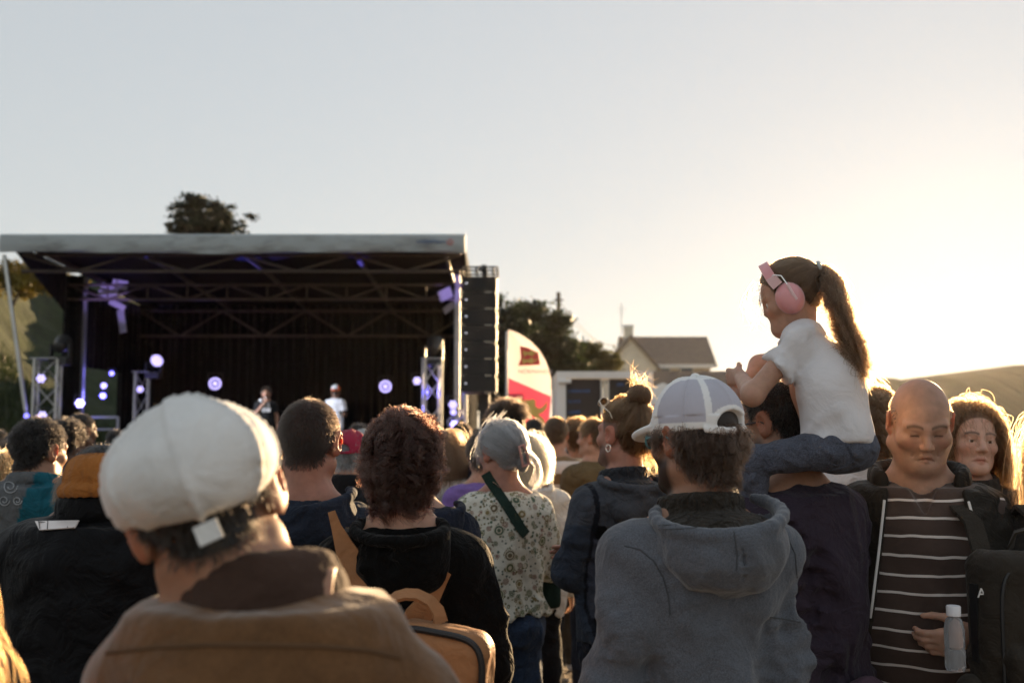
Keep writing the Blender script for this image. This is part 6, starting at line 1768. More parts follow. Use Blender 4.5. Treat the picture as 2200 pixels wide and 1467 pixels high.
# man with the white mesh cap and grey jacket
pg = person("man in white mesh cap and grey felt jacket with big hood", 1490, 828, 2.28, yaw=8, head=(26, -2, 0), skin='tan', lod=0, seed=16, sw=.160, girth=1.0, beard=('dark', .9), neck=1.02,
           hair=dict(style='short', color='brown', len=.052, mask=lambda P: P[:, 2] < .028, lift=.45, swirl=.25, comb=(0, -.15, 0), grav=.28, n=9500, m=8, clump=.55, curl=.0055, turns=1.4, noise=.22, rad=.00042), arms=([(-.200, -.05, 1.14), (-.18, .10, .94)], [(.166, -.03, 1.14), (.165, .11, .94)]),
           top=dict(color=(.100, .110, .130), mat=WOOL, hood=dict(w=.146, hz=.118, dep=.142, z=1.450, rim=1.500, dx=.014, tilt=.10, fold=.009), dents=[((-.150, -.158, 1.235), (-.070, -.178, 1.315), .013), ((-.172, -.135, 1.24), (-.170, -.125, 1.0), .016), ((.150, -.158, 1.235), (.085, -.175, 1.29), .012), ((.165, -.135, 1.22), (.160, -.125, 1.0), .014), ((-.06, -.172, 1.12), (.07, -.172, 1.03), .011), ((-.12, -.165, 1.08), (-.03, -.172, .98), .010)], lining=(.030, .024, .018), ease=.028, fold=.018, box=.95, hem=.80, h=.0068, fold_axes=(9, 9, 7),
                    hood_grooves=[((.014, -.222, 1.52), (.016, -.228, 1.42), .004), ((.016, -.228, 1.42), (.018, -.20, 1.33), .004)],
                    grooves=[((-.150, -.105, 1.45), (-.166, -.135, 1.36), .006), ((-.166, -.135, 1.36), (-.160, -.155, 1.25), .006), ((-.160, -.155, 1.25), (-.165, -.14, 1.16), .007), ((.150, -.105, 1.45), (.166, -.135, 1.36), .006), ((.166, -.135, 1.36), (.160, -.155, 1.25), .006), ((-.02, -.165, 1.10), (.16, -.145, 1.085), .005)]))
hood_o = [c_ for c_ in pg['top'].children if c_.name.startswith("hood") and "lining" not in c_.name][0]
seam(pg, 'top', lerp_pix([(1342, 1172), (1375, 1180), (1405, 1205), (1425, 1240), (1436, 1280), (1440, 1320)]))
seam(pg, 'top', lerp_pix([(1655, 1325), (1690, 1330), (1720, 1336)]), .0014)
seam(pg, 'top', lerp_pix([(1690, 1150), (1708, 1190), (1712, 1240)]))
seam(pg, hood_o, lerp_pix([(1570, 1108), (1578, 1150), (1584, 1190), (1582, 1225)]), .0015)
seam(pg, hood_o, lerp_pix([(1415, 1128), (1480, 1126), (1560, 1118), (1640, 1106)]), .0012); seam(pg, hood_o, lerp_pix([(1415, 1137), (1480, 1135), (1560, 1127), (1640, 1115)]), .0012)
def trucker(V):
    a = np.arctan2(V[:, 0], V[:, 1] + .01); c = np.tile(np.array((.47, .46, .52)), (len(V), 1))
    for q in (-2.62, -1.15, 1.15, 2.62): c[np.abs((a - q)) * np.hypot(V[:, 0], V[:, 1] + .01) < .0075] = (.80, .79, .78)
    c[(np.abs(a) < 1.15)] = (.80, .79, .78)
    c[V[:, 2] < .036] = (.80, .80, .79); c[V[:, 2] > .128] = (.80, .79, .78)
    gap = ((V[:, 0] / .052) ** 2 + ((V[:, 2] - .026) / .044) ** 2 < 1) & (V[:, 1] < -.06); c[gap] = (.80, .79, .78)
    return c
ball_cap(pg, trucker, mat_fabric("cap_mesh_cloth", None, weave=1400, wb=.3, foldamt=.08, sheen=.1, var=.06), h=.0027)
glasses(pg, (.10, .30, .34), (.015, .015, .02), up=.0, name="sunglasses")

# father with the girl on his shoulders
HOLD = lambda g: [(g * .300, -.06, 1.165), (g * .135, .19, 1.32)]
pd = person("man in plum T-shirt and glasses carrying the girl", 1662, 822, 2.98, yaw=30, head=(18, -8, 0), headoff=(0, .05, 0), lean=(0, .02), skin='tan', lod=0, seed=18, sw=.170, girth=1.12, beard=('dark', .75), legs=(.022, .018, .016), ears=1.1, arms=(HOLD(-1), HOLD(1)),
            hair=dict(style='short', color='dark', len=.014, lift=.7, n=7000, m=3), hands=({'S': (0, .5, 1), 'N': (-1, 0, .2), 'curl': .5}, {'S': (0, .5, 1), 'N': (1, 0, .2), 'curl': .5}),
            top=dict(name='tshirt', color=(.036, .026, .038), mat=COTTON, sleeve='short', slen=.72, ease=.022, sleeve_ease=.024, fold=.020, box=.9, hem=.84))
glasses(pd, (.03, .02, .02), (.10, .09, .08), name="glasses")
F = Field((-.32, -.32, .70), (.32, .34, 1.10), .012); sd = pd['s']
F.chain([(.19 * 1.08 * cos(a), .145 * 1.12 * sin(a), .975 + .012 * sin(a * 3)) for a in np.linspace(0, 2 * pi, 24)], .034, k=.02)
F.chain([(-.02, -.18, .97), (-.05, -.19, .88), (-.08, -.185, .78)], [.07, .075, .05], k=.03, flat=((0, 1, 0), .4)); F.chain([(.06, -.18, .97), (.10, -.19, .86), (.12, -.18, .76)], [.06, .07, .04], k=.03, flat=((0, 1, 0), .4))
F.displace(folds(71, .012, (16, 16, 7))); v, f = F.nets(); obj("tied_sweater", mesh_np("tied_sweater", v, f), mat_fabric("plum_sweater", (.075, .045, .062)), pd['root'])
lg = mat_plain("pale_logo", (.55, .5, .48), .6)
q = stick(pd, 'legs', [(1746 + 6 * cos(a), 1440 + 6 * sin(a)) for a in np.linspace(-2.2, 2.0, 14)], .004)
MB().tube([Rz(-pd['yaw']) @ (a[0] - pd['base']) for a in q], .003, 6).build("ring_logo", lg, pd['legs'], smooth=True)

def girl():
    yaw = radians(58)
    Pp = W(1792, 955, 2.80); Pn = W(1722, 722, 2.90); Hc = W(1700, 640, 2.95)
    root = empty("person", Pp); tag(root, "small girl in white T-shirt with pink ear defenders on the man's shoulders", "person")
    o = lambda q: np.array(q) - Pp
    fw = np.array((-sin(yaw), cos(yaw), 0)); rt = np.array((cos(yaw), sin(yaw), 0))
    R = Rz(yaw + radians(12)) @ Rx(radians(-20)) @ Ry(radians(-4)); hs = .905
    class ChildX(Xf):
        def __call__(s_, q):
            q = np.array(q, float); q[2] = q[2] * .84 if q[2] < 0 else q[2]; q[1] = q[1] - .22 * max(q[1] - .04, 0)
            return Xf.__call__(s_, q)
    X = ChildX(o(Hc), R, hs); sk = np.array(SK['light'])
    nb = o(Pn)
    F = Field(np.minimum(X.C - .17, nb - .07), np.maximum(X.C + .17, nb + .07), .0045)
    F.cone(nb - np.array((0, 0, .02)), X((0, -.02, -.055)), .043, .042, k=.02); build_head(F, X, hs, nose=.62, female=True, brow=.4, ears=.9, fat=.004)
    hV, hF = F.nets(); P = X.inv(hV); col = np.tile(sk, (len(hV), 1)); w = np.clip(scalp(P) / .012, 0, 1)[:, None]; hc = np.array(HC['lightbrown']); col = col * (1 - w) + hc * .9 * w
    ck = (np.exp(-((np.abs(P[:, 0]) - .042) / .02) ** 2 - ((P[:, 2] + .025) / .02) ** 2) * (P[:, 1] > .05))[:, None] * .5; col = col * (1 - ck) + sk * np.array((1.05, .75, .7)) * ck
    parts = [(hV, hF)]; cols = [col]
    shs = {g: nb + np.array((0, 0, -.035)) + rt * g * .098 - fw * .01 for g in (-1, 1)}
    arm = {-1: (o(W(1617, 848, 2.80)), o(W(1592, 812, 2.98))), 1: (o(W(1632, 785, 3.10)), o(W(1598, 842, 3.03)))}
    for g in (-1, 1):
        el, wr = arm[g]; A = np.stack([shs[g], el, wr]); F = Field(A.min(0) - .13, A.max(0) + .13, .0038)
        F.cone(shs[g], el, .031, .029, k=.02); F.cone(el, wr, .031, .021, k=.02)
        D = np.array((-.35, .9, .1)); hand(F, wr, D, np.array((0, 0, 1.0)), np.array((0, .2, -1)), .68, curl=.4)
        v, f = F.nets(); parts.append((v, f)); cols.append(np.tile(sk, (len(v), 1)))
    up = nb / np.linalg.norm(nb); F = Field(np.minimum(0 * nb, nb) - .16, np.maximum(0 * nb, nb) + .16, .016); F.chain([np.zeros(3), nb * .5, nb * .9], [.075, .07, .06], k=.03); v, f = F.nets(); parts.append((v, f)); cols.append(np.tile(sk, (len(v), 1)))
    V, Fc = join(parts); obj("body", mesh_np("body", V, Fc, np.concatenate(cols)), mat_skin(), root)
    for g in (-1, 1): obj("eye", EYE_ME(), mat_eye(), root, mw=Matrix.Translation(Vector(X((g * .031, .0795, .001)))) @ Matrix(R.tolist()).to_4x4() @ Matrix.Scale(hs * .0132, 4))
    # T-shirt
    F = Field(np.minimum(nb, 0) - .22, np.maximum(nb, 0) + .2, .007)
    bend = nb * .5 - fw * .045
    F.chain([np.zeros(3) - fw * .01 + up * .0, bend, nb * .86], [.125, .108, .088], k=.03, flat=(fw, .82))
    for g in (-1, 1):
        F.cone(nb - up * .035 + rt * g * .03, shs[g], .042, .047, k=.03)
        el = arm[g][0]; e = shs[g] + (el - shs[g]) * .52; F.cone(shs[g], e, .053, .060, k=.025)
        n = (el - shs[g]) / np.linalg.norm(el - shs[g])
        F.op(lambda X_, Y_, Z_, e=e, n=n: np.maximum(-((X_ - e[0]) * n[0] + (Y_ - e[1]) * n[1] + (Z_ - e[2]) * n[2]), np.sqrt((X_ - e[0]) ** 2 + (Y_ - e[1]) ** 2 + (Z_ - e[2]) ** 2) - .068), e - .2, e + .2, .004, 'cut')
    F.displace(folds(81, .0075, (16, 16, 8)))
    F.cone(nb + up * .0 + fw * .01, X((0, 0, -.08)), .047, .06, k=.008, mode='cut')
    F.plane_cut(-up * .02, -up + fw * .15, k=.004)
    v, f = F.nets(); obj("tshirt", mesh_np("tshirt", v, f), mat_fabric("white_tshirt", (.78, .76, .77), foldamt=.32, fold=6, trans=.18, var=.04), root)
    # jeans
    hip = {g: rt * g * .062 - up * .018 for g in (-1, 1)}
    kn = {-1: o(W(1612, 992, 2.82)), 1: o(W(1600, 965, 3.28))}
    ft = {g: kn[g] + np.array((.035, .03, -.24)) for g in (-1, 1)}
    F = Field(np.minimum(np.minimum(kn[1], kn[-1]), 0) - np.array((.15, .15, .33)), np.maximum(np.maximum(kn[1], kn[-1]), .0) + .16, .010)
    F.ell(-up * .012 - fw * .02, (.102, .102, .072), k=.02)
    for g in (-1, 1): F.chain([hip[g], kn[g], ft[g]], [.060, .046, .038], k=.03)
    F.chain([hip[-1] - fw * .09 - rt * .045 + up * .02, hip[-1] - fw * .05 - rt * .075 - up * .05], .004, k=.004, mode='cut')
    F.displace(folds(83, .005, (22, 22, 22)))
    v, f = F.nets(); obj("jeans", mesh_np("jeans", v, f, np.tile(np.array((.085, .092, .120)), (len(v), 1))), DENIM, root)
    for g in (-1, 1):
        c = ft[g]; F = Field(c - .17, c + .17, .010); d_ = fw * .7 + np.array((0, 0, -.5)); F.chain([c - np.array((0, 0, .02)), c - np.array((0, 0, .05)) + d_ * .11], [.036, .03], k=.02); v, f = F.nets(); obj("shoe", mesh_np("shoe", v, f), mat_plain("shoe_white", (.7, .7, .7), .6), root)
    # pony tail
    tie = np.array((.0, -.112, .055))
    tip = X.inv(o(W(1858, 800, 2.74))[None])[0]; mid = X.inv(o(W(1800, 690, 2.80))[None])[0]
    def pony(n, m=18, spread=.014, wav=.034):
        def fn(rng):
            t = np.linspace(0, 1, m); A, B_, C_, D_ = tie, tie + np.array((0, -.055, .0)), mid, tip
            base = ((1 - t) ** 3)[:, None] * A + (3 * t * (1 - t) ** 2)[:, None] * B_ + (3 * t * t * (1 - t))[:, None] * C_ + (t ** 3)[:, None] * D_
            off = rng.normal(size=(n, 1, 3)) * spread * (np.sin(np.clip(t * 1.25, 0, 1) * pi) * .8 + .25 * (t > .3))[None, :, None]
            ph = rng.uniform(0, 6.28, (n // 20 + 1,))[np.arange(n) // 20]; e1 = rng.normal(size=(n // 20 + 1, 3))[np.arange(n) // 20]
            wv = np.sin(t[None] * 26 + ph[:, None])[:, :, None] * e1[:, None] * wav * (t ** 1.5)[None, :, None]
            L_ = rng.uniform(.75, 1.05, (n, 1, 1)); return tie + (base[None] - tie) * L_ + off + wv
        return fn
    info = dict(root=root, X=X)
    make_hair(info, dict(style='sweep', color=(.12, .062, .028), per=90, clump=.25, tie=tuple(tie), vol=.07, n=9000, m=8, noise=.0015, extra=[pony(2600), loose(26, (-.03, .085, .075), (-.05, .125, -.02), (-.02, .06, .02), .012, ends=.02), loose(10, (-.04, .08, .05), (-.05, .15, -.05), (-.02, .03, -.06), .008, ends=.015), loose(60, (.03, -.08, -.05), (.03, -.12, -.09), (0, -.02, 0), .02, ends=.02)]), hV, hF, P, hs, X, 0, np.random.default_rng(5), np.array(HC['lightbrown']))
    MB().tube([tie * hs + np.array((.018 * cos(a), -.008, .018 * sin(a))) for a in np.linspace(0, 2 * pi, 12, endpoint=False)], .006, 8, closed=True).build("hair_tie", mat_plain("pale_hair_tie", (.5, .52, .5), .7), root, smooth=True, mw=X.mat())
    # ear defenders
    er = empty("ear_defenders", Pp + X.C); tag(er, "pink ear defenders with headband worn by the girl", "ear defenders")
    pink = mat_plain("pink_plastic", (.74, .33, .34), .42, var=.03, scale=30); pink2 = mat_plain("pale_pink_plastic", (.78, .52, .52), .42, var=.03)
    Mr = Matrix(R.tolist()).to_4x4() @ Matrix.Scale(hs, 4)
    for g in (-1, 1):
        Fp = Field((-.05, -.07, -.07), (.06, .07, .07), .0045); Fp.ell((.006, 0, 0), (.030, .043, .050), k=0); Fp.ell((.024, 0, -.002), (.020, .034, .041), k=.006); Fp.plane_cut((-.012, 0, 0), (-1, 0, 0), k=.006)
        v, f = Fp.nets(); v = v * np.array((g, 1, 1)); f = f if g > 0 else f[:, ::-1]
        cup = obj("cup", mesh_np("cup", v + np.array((g * .086, .002, -.006)), f), pink, er, mw=Mr)
        MB().tube([(g * .084 + .010 * cos(a) * 0, .002 + .036 * cos(a), -.006 + .044 * sin(a)) for a in np.linspace(0, 2 * pi, 20, endpoint=False)], .010, 8, closed=True).build("cushion", mat_plain("cushion_pink", (.6, .36, .36), .7), cup, smooth=True)
        o_ = MB().tube([(g * .120, -.008, .035), (g * .126, -.012, .0), (g * .122, -.016, -.02)], .006, 8).build("slider", pink2, er, smooth=True); o_.matrix_local = Mr
        o_ = MB().tube([(g * .120, -.008, .035), (g * .110, .0, .070), (g * .103, .022, .082), (g * .100, .040, .070)], .0022, 6).build("wire", mat_plain("silver", (.8, .78, .74), .15, metal=1.0), er, smooth=True); o_.matrix_local = Mr
        o_ = band([(g * .093, .022, .045), (g * .0945, .028, .062), (g * .0935, .031, .078)], .036, .011, (g, 0, .05), pink2, "band_end", er); o_.matrix_local = Mr
    o_ = band([(.092 * cos(a), .030 + .012 * sin(a), .060 + .072 * sin(a)) for a in np.linspace(.05, pi - .05, 20)], .032, .008, [(cos(a), .1, sin(a)) for a in np.linspace(.05, pi - .05, 20)], pink, "headband", er); o_.matrix_local = Mr
girl()

# bald man in the striped polo
def mat_stripes(name, base_c, stripe, period, width, phase=0.0):
    m, nt, b, out = _base(name)
    tc = N(nt, "ShaderNodeTexCoord"); sp = N(nt, "ShaderNodeSeparateXYZ"); nt.links.new(tc.outputs["Object"], sp.inputs[0])
    no = N(nt, "ShaderNodeTexNoise"); no.inputs["Scale"].default_value = 6; nt.links.new(tc.outputs["Object"], no.inputs["Vector"])
    ma = N(nt, "ShaderNodeMath", operation='MULTIPLY_ADD'); ma.inputs[1].default_value = .028; nt.links.new(no.outputs[0], ma.inputs[0]); nt.links.new(sp.outputs[2], ma.inputs[2])
    a2 = N(nt, "ShaderNodeMath", operation='ADD'); a2.inputs[1].default_value = phase; nt.links.new(ma.outputs[0], a2.inputs[0])
    md = N(nt, "ShaderNodeMath", operation='PINGPONG'); md.inputs[1].default_value = period / 2; nt.links.new(a2.outputs[0], md.inputs[0])
    lt = N(nt, "ShaderNodeMath", operation='LESS_THAN'); lt.inputs[1].default_value = width / 2; nt.links.new(md.outputs[0], lt.inputs[0])
    mx = N(nt, "ShaderNodeMix", data_type='RGBA'); mx.inputs[6].default_value = c4(base_c); mx.inputs[7].default_value = c4(stripe); nt.links.new(lt.outputs[0], mx.inputs[0])
    nt.links.new(mx.outputs[2], b.inputs["Base Color"]); b.inputs["Roughness"].default_value = .85; b.inputs["Sheen Weight"].default_value = .2
    n3 = N(nt, "ShaderNodeTexNoise"); n3.inputs["Scale"].default_value = 9; n3.inputs["Detail"].default_value = 4; nt.links.new(tc.outputs["Object"], n3.inputs["Vector"])
    bp = N(nt, "ShaderNodeBump"); bp.inputs["Strength"].default_value = .4; bp.inputs["Distance"].default_value = .03; nt.links.new(n3.outputs[0], bp.inputs["Height"]); nt.links.new(bp.outputs[0], b.inputs["Normal"])
    return m
pm = person("bald man in striped polo shirt and open jacket facing the camera", 1974, 818, 3.0, yaw=163, head=(6, -26, 0), fat=.012, girth=1.28, sw=.168, skin='light', brow='lightbrown', lod=0, seed=20, lash=True, lid=.0010, frown=.006, beard=('lightbrown', .08), hh_=.0032, neck=1.15, legs=(.020, .016, .012),
            arms=([(-.245, .03, 1.16), (-.10, .22, 1.10)], 'hang'), hands=({'D': (.9, .25, -.25), 'S': (0, .3, 1), 'N': (0, -1, 0), 'curl': .55}, {}),
            hair=dict(style='short', color='lightbrown', cover=.15, len=.006, lift=.9, n=2600, m=3, mask=lambda P: (P[:, 2] < .05) & (P[:, 1] < .03)),
            top=dict(name='polo_shirt', mat=mat_stripes("striped_polo", (.050, .028, .020), (.62, .56, .52), .052, .0072), color=(.05, .03, .035), sleeve='short', ease=.016, collar='crew', hem=.88, box=.9, fold=.005,
                     extra=[lambda F, J, s: F.chain([J((-.085, .0, 1.475)), J((-.06, .085, 1.44)), J((-.015, .125, 1.385))], [.016, .022, .012], k=.01), lambda F, J, s: F.chain([J((.085, .0, 1.475)), J((.06, .085, 1.44)), J((.015, .125, 1.385))], [.016, .022, .012], k=.01),
                            lambda F, J, s: F.cone(J((0, .10, 1.475)), J((0, .140, 1.405)), .040, .006, k=.008, mode='cut')]))
def open_front(F, J, s):
    F.op(lambda X_, Y_, Z_: np.maximum(np.abs(X_ + .005) - (.110 + .16 * np.clip(1.40 - Z_ / s, -.1, .35)), .045 * s - Y_), F.lo, F.lo + F.h * F.n, .008, 'cut')
pm['jacket'] = garment(pm, lambda q: np.array(q, float) * pm['s'] + pm['lean'] * 0, pm['joints'], dict(name='jacket', color=(.022, .018, .014), mat=NYLON, ease=.036, hem=.84, box=1.0, fold=.008, collar='none', extra=[open_front]), 1.28, .172, 'm', .0085, 0, 21, np.array((0, -.012, 1.455)) * pm['s'], np.array((0, 0, 1.6)) * pm['s'])
F = Field(np.array((-.2, -.2, 1.38)) * pm['s'], np.array((.2, .2, 1.6)) * pm['s'], .008); ss = pm['s']
F.chain([np.array((.125 * cos(a), -.02 + .11 * sin(a), 1.475 + .035 * (-sin(a)) * .5 + .02)) * ss for a in np.linspace(radians(-215), radians(35), 18)], .017, k=.02, flat=((0, 0, 1), 2.2))
v, f = F.nets(); obj("collar", mesh_np("collar", v, f, np.tile(np.array((.022, .018, .014)), (len(v), 1))), NYLON, pm['jacket'])
pip = mat_plain("white_piping", (.72, .70, .68), .6)
bv = BVHTree.FromPolygons([v.co for v in pm['jacket'].data.vertices], [tuple(q.vertices) for q in pm['jacket'].data.polygons])
for g in (-1, 1):
    P = []
    for z in np.linspace(1.12, 1.44, 12):
        x = -.005 + g * ((.110 + .16 * np.clip(1.40 - z, -.1, .35)) + .010)
        hit = bv.ray_cast(Vector((x, .6, z * ss)), Vector((0, -1, 0)))[0]
        if hit is not None and hit.y > 0: P.append(np.array(hit) + np.array((0, .002, 0)))
    if len(P) > 3: MB().tube(P, .004, 6).build("piping", pip, pm['jacket'], smooth=True)
# woman looking towards the camera
person("curly-haired woman looking towards the camera behind the bald man", 2084, 868, 3.72, yaw=172, head=(4, -2, -4), sex='f', skin='pale', lod=0, seed=22, eyes=(-2, 0), lid=.0050, hh_=.0032, sw=.15, brow='dark', crown=.012,
       hair=dict(style='long', color='honey', len=.27, lift=.5, swirl=.55, grav=.42, n=8000, m=18, curl=.011, turns=4.2, clump=.6, vol=.16, noise=.14, comb=(0, -.8, .2), under=1.6, mask=lambda P: P[:, 1] < .048),
       top=dict(color=(.030, .026, .022), mat=COTTON, ease=.03, collar='stand', collar_h=.05))
# curly head between the girl and the bald man
person("light curly-haired person in white top behind the girl", 1872, 838, 4.35, yaw=-10, head=(-15, 0, 0), sex='f', skin='light', lod=1, seed=23, hair=dict(style='long', color='honey', len=.16, lift=.6, grav=.4, n=5500, m=14, curl=.011, turns=3, clump=.6, vol=.15), top=dict(color=(.62, .60, .60), mat=COTTON, ease=.03))
# right edge: long blond hair and a dark backpack
pr_ = person("long-haired woman in dark jacket at the right edge", 2318, 862, 2.95, sex='f', yaw=10, skin='light', lod=0, seed=24, sw=.165, crown=.01, hair=dict(style='long', color='honey', len=.36, lift=.35, swirl=.5, grav=.45, n=8000, m=10, clump=.5, curl=.008, turns=1.6, vol=.04), legs=(.015, .012, .01),
             top=dict(color=(.020, .018, .016), mat=NYLON, ease=.04, collar='stand', box=1.0, hem=.82), arms=([(-.27, -.03, 1.17), (-.16, .17, 1.06)], 'hang'))
bo = W(2205, 1370, 2.66); root = empty("backpack", (bo[0], bo[1], bo[2] - .25)); tag(root, "dark backpack with a white letter A and side pocket at the right edge", "backpack")
F = Field((-.24, -.16, -.06), (.24, .2, .52), .009); F.rbox((.02, .02, .23), (.155, .085, .25), .06, Rz(radians(8))); F.rbox((.02, -.07, .12), (.115, .035, .12), .03, Rz(radians(8)), k=.012); F.displace(folds(91, .006, (12, 12, 9)))
v, f = F.nets(); bagd = obj("bag_body", mesh_np("bag", v, f), mat_fabric("dark_pack_cloth", (.030, .024, .018), rough=.7, foldamt=.4), root)
pkt = Field((-.26, -.16, -.06), (0, .12, .24), .008); pkt.ell((-.150, .0, .07), (.045, .06, .09), k=0); v, f = pkt.nets(); obj("side_pocket", mesh_np("side_pocket", v, f), mat_fabric("pocket_mesh", (.04, .033, .026), weave=300, wb=.8), bagd)
zb_ = mat_plain("black_zip", (.012, .012, .013), .5); R8 = Rz(radians(8)); sg = lambda v: np.sign(v) * abs(v) ** .4
MB().tube([np.array((.02, .02, .23)) + R8 @ np.array((.128 * sg(cos(a)), -.076, .215 * sg(sin(a)))) for a in np.linspace(-.35, pi + .35, 44)], .005, 6).build("zip", zb_, bagd, smooth=True)
MB().tube([np.array((.02, -.07, .12)) + R8 @ np.array((.088 * sg(cos(a)), -.030, .095 * sg(sin(a)))) for a in np.linspace(.0, pi, 30)], .004, 6).build("zip", zb_, bagd, smooth=True)
band([(-.02, .02, .475), (-.015, .0, .52), (.03, -.01, .535), (.075, .0, .52), (.08, .02, .475)], .022, .006, (0, -.2, 1), mat_fabric("dark_pack_cloth", (.03, .024, .018)), "carry_loop", root)
for sx in (-1, 1): MB().box(np.array((.02, .02, .23)) + R8 @ np.array((sx * .155, .0, .06)), (.006, .03, .20), R8).build("compression_strap", zb_, bagd)
la = stick(dict(base=np.array(root.location), yaw=0.0, x=bagd), bagd, [(2110, 1272)], .004)[0]
me = text_mesh("A", .034, .0015, 'CENTER'); obj("letter", me, mat_plain("white_letter", (.75, .73, .7), .6), root, loc=Vector(la[0] - np.array(root.location)) - Vector((0, .004, .012)), rot=(radians(90), 0, radians(4)))
for sx in (-.06, .13): band([(sx, .10, .44), (sx, .15, .53), (sx, .24, .565), (sx, .34, .50)], .05, .012, (0, -.3, 1), mat_fabric("dark_pack_cloth", (.03, .024, .018)), "shoulder_strap", root)
bt = W(2050, 1352, 2.58); root = empty("water_bottle", (bt[0], bt[1], bt[2] - .10)); tag(root, "clear plastic water bottle with white cap in the backpack pocket", "bottle")
def mat_clear():
    m, nt, b, out = _base("clear_plastic"); b.inputs["Base Color"].default_value = (.9, .92, .95, 1); b.inputs["Roughness"].default_value = .08; b.inputs["Transmission Weight"].default_value = .85; b.inputs["IOR"].default_value = 1.3
    return m
MB().lathe([(.022, 0), (.025, .01), (.025, .05), (.023, .055), (.025, .06), (.025, .10), (.020, .125), (.0125, .1335)], 18).build("bottle_body", mat_clear(), root, smooth=True)
MB().lathe([(.0155, .1340), (.0175, .1355), (.0175, .158), (.016, .160)], 16).build("bottle_cap", mat_plain("white_cap", (.75, .74, .76), .4), root, smooth=True)

# ------------------------------------------------------------------ performers
pS = person("singer in black printed T-shirt holding a microphone on stage", 572, 832, 19.4, yaw=196, head=(-8, -6, 0), skin='tan', lod=1, seed=30, floor=DECK, sw=.165, legs=(.012, .012, .013), beard=('dark', .5),
            arms=([(-.235, -.03, 1.15), (-.25, .06, .92)], [(.235, .06, 1.17), (.045, .20, 1.44)]), hands=({}, {'D': (-.35, .1, .9), 'S': (-.4, .9, .1), 'N': (-.4, -.9, 0), 'curl': .95}),
            hair=dict(style='short', color='black', len=.05, lift=.8, grav=.1, n=2500), top=dict(name='tshirt', color=(.016, .017, .019), mat=COTTON, sleeve='short', ease=.02, hem=.86))
wb_ = mat_plain("white_shirt_print", (.62, .62, .62), .7)
for x0, x1, z0, z1 in ((-.06, -.01, 1.22, 1.30), (.005, .06, 1.22, 1.30), (-.075, -.02, 1.12, 1.20), (-.005, .03, 1.12, 1.20), (.042, .075, 1.12, 1.20)):
    MB().box(((x0 + x1) / 2, .150, (z0 + z1) / 2), (x1 - x0, .012, z1 - z0)).build("shirt_print", wb_, pS['top'])
MB().tube([np.array((.25 * 0 + .085, .19, 1.36)), np.array((.105, .175, 1.33))], .038, 12).build("wristband", wb_, pS['root'], smooth=True)
mp = Rz(pS['yaw']) @ np.array((.005, .175, 1.545)) * 1 ; root = empty("microphone", pS['base'] + Rz(pS['yaw']) @ (np.array((.01, .165, 1.53)) * pS['s'])); tag(root, "handheld microphone at the singer's mouth", "microphone")
MB().tube([(0, 0, -.16), (0, 0, -.02)], [.012, .018], 10).build("handle", black, root, smooth=True); MB().lathe([(.012, -.02), (.024, -.01), (.026, .01), (.018, .03), (.004, .037)], 14).build("grille_ball", mat_plain("mic_grille", (.25, .25, .25), .4, metal=.8), root, smooth=True)
pD = person("performer in white T-shirt and orange-white cap with back turned", 721, 828, 20.0, yaw=-20, head=(30, 0, 0), skin='brown', lod=1, seed=31, floor=DECK, sw=.17, legs=(.01, .01, .012), arms=('hang', 'front'),
            hair=dict(style='short', color='black', len=.01, lift=1, n=1500, m=3), top=dict(name='tshirt', color=(.80, .82, .86), mat=COTTON, sleeve='short', ease=.03, hem=.80))
def owc(V):
    c = np.tile(np.array((.70, .13, .02)), (len(V), 1)); c[(V[:, 0] < .035) & (V[:, 2] > .045) & (V[:, 1] < .06)] = (.62, .66, .68); return c
ball_cap(pD, owc, mat_fabric("cap_two_tone", None, foldamt=.1), h=.007)

# ------------------------------------------------------------------ the farther crowd: one by one
def far(label, px, py, d, hairstyle='short', hc='dark', top=(.05, .05, .06), **k):
    H = dict(short=dict(style='short', len=.035, lift=.6, n=1500, m=5), long=dict(style='long', len=.26, lift=.3, grav=.5, n=2200, m=7, clump=.3), curly=dict(style='short', len=.06, lift=.9, n=2200, m=8, curl=.008, turns=2, clump=.5), crop=dict(style='short', len=.012, lift=.9, n=1800, m=3))[hairstyle].copy()
    H['color'] = hc; H['rad'] = .0009 if d < 7 else .0014
    if d < 7: H['n'] = int(H['n'] * 2)
    return person(label, px, py, d, hair=H, lod=k.pop('lod', 1 if d < 6.5 else 2), top=dict(dict(color=top, mat=COTTON, ease=.028), **k.pop('topk', {})), group="people standing in the crowd", seed=abs(int(px)), sw=k.pop('sw', .158), **k)
far("sandy-haired person cut off by the left edge, low in the crowd", 8, 972, 4.4, 'short', 'blond', (.12, .11, .10), skin='pale')
far("brown-haired head low at the left edge before the dark-haired one", 22, 950, 6.2, 'short', 'brown', (.03, .03, .04))
far("dark-haired man with pale collar left of the teal jacket", 46, 930, 7.2, 'short', 'black', (.02, .02, .025), head=(-30, 0, 0), skin='tan')
far("dark-haired head at the edge of the stage, leftmost", -4, 925, 9.0, 'short', 'black', (.02, .02, .02))
far("curly black-haired person beside the ochre cap", 146, 906, 6.6, 'curly', 'black', (.015, .016, .03), skin='brown', head=(-20, 0, 0))
far("tall dark-haired man in front of the lit tower", 176, 890, 7.0, 'crop', 'black', (.03, .02, .02), skin='brown', head=(-35, 0, 0))
far("dark-haired person between the flat cap and the cropped head", 598, 930, 6.8, 'short', 'dark', (.02, .05, .11))
far("long brown-haired girl below the flat cap's right ear", 628, 985, 5.0, 'long', 'lightbrown', (.03, .06, .12), sex='f')
far("dark-haired person behind the crimson cap, near the white performer", 772, 912, 8.0, 'short', 'dark', (.03, .03, .03))
p = far("person in a pale grey cap just behind the crimson cap", 781, 928, 6.4, 'crop', 'grey', (.05, .05, .06))
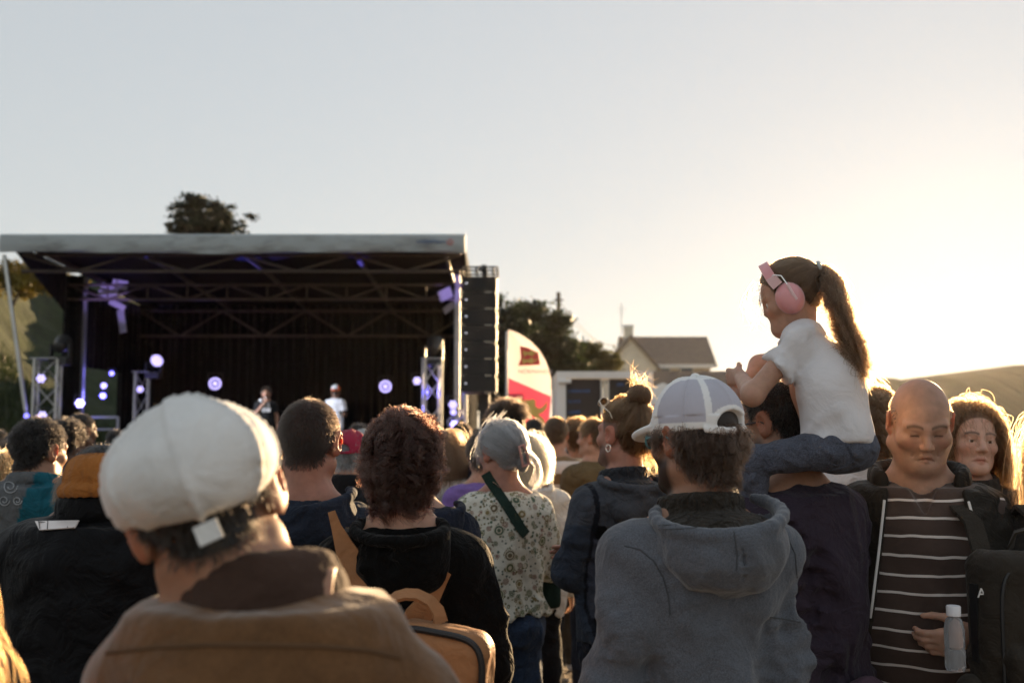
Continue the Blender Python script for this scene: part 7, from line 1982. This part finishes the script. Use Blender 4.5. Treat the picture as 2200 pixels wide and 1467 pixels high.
ball_cap(p, const((.36, .36, .36)), mat_fabric("grey_cap_twill", (.36, .36, .36)), h=.007)
far("long-haired woman in white knit beside the curly red hair", 958, 925, 5.9, 'long', 'lightbrown', (.58, .57, .54), sex='f', head=(-20, 0, 0))
far("short dark-haired man in beige shirt below the stage corner", 992, 909, 8.2, 'crop', 'dark', (.34, .31, .27), skin='light')
far("small dark-haired child beside the grey-haired woman", 1013, 950, 6.3, 'short', 'black', (.10, .06, .20))
far("person in lilac top hidden behind the grey-haired woman", 1040, 930, 5.5, 'short', 'dark', (.20, .13, .38), sex='f')
far("dark-haired head in front of the flag", 1148, 900, 8.6, 'crop', 'dark', (.05, .05, .07), skin='light')
far("dark-haired head right of the flag, almost hidden", 1172, 915, 9.2, 'short', 'dark', (.03, .03, .03))
st = mat_stripes("brown_white_stripes", (.20, .12, .05), (.62, .58, .54), .16, .085)
far("fair-haired child in brown and white striped sweater", 1194, 897, 7.2, 'crop', 'honey', (.3, .2, .1), skin='light', topk=dict(mat=st), legs=(.06, .045, .03), shoes=(.5, .5, .5))
far("curly sunlit head in white and yellow shirt", 1240, 905, 7.4, 'curly', 'honey', (.60, .56, .42), head=(20, 0, 0), skin='light')
far("fair-haired person in brown top next to the man with the bun", 1275, 902, 6.6, 'short', 'honey', (.14, .10, .05), head=(60, 0, 0), skin='light')
far("woman with straight blond hair behind the white mesh cap", 1388, 930, 4.9, 'long', 'blond', (.05, .045, .04), sex='f')
far("dark head among the last row below the singer", 520, 925, 11.5, 'short', 'dark', (.02, .02, .02))
far("head in the last row under the white performer", 715, 922, 12.0, 'short', 'brown', (.03, .03, .04))
far("head in the last row right of the white performer", 800, 918, 11.0, 'short', 'black', (.02, .02, .03))
far("last-row head below the ring light", 830, 924, 12.5, 'curly', 'dark', (.05, .04, .04))
far("last-row head below the lighting tower", 925, 925, 12.0, 'short', 'brown', (.12, .1, .1))
far("last-row head under the loudspeakers", 1030, 922, 12.5, 'short', 'dark', (.04, .05, .04))
far("last-row head beside the flag's foot", 1072, 924, 11.0, 'long', 'brown', (.07, .05, .05), sex='f')
far("last-row head in front of the kiosk's lock bars", 1300, 918, 11.0, 'short', 'brown', (.1, .08, .06))
far("last-row head by the kiosk's right post", 1420, 924, 10.5, 'short', 'dark', (.05, .05, .05))
far("dark head in the gap by the stage railing", 250, 925, 11.0, 'short', 'black', (.02, .02, .02))
far("dark head under the small tower", 330, 926, 12.0, 'short', 'dark', (.03, .03, .03))

# ------------------------------------------------------------------ air
HAZE = 1
if HAZE:
    m = bpy.data.materials.new("evening_haze"); m.use_nodes = True; nt = m.node_tree; nt.nodes.clear()
    out = nt.nodes.new("ShaderNodeOutputMaterial"); vp = nt.nodes.new("ShaderNodeVolumePrincipled")
    vp.inputs["Color"].default_value = (1.0, .96, .90, 1); vp.inputs["Density"].default_value = .00012; vp.inputs["Anisotropy"].default_value = .55
    nt.links.new(vp.outputs[0], out.inputs["Volume"])
    hz = MB().box((0, 420, 17), (1420, 980, 38)).build("haze", m); hz["kind"] = "stuff"; hz["label"] = "thin golden evening haze in the air"; hz["category"] = "haze"
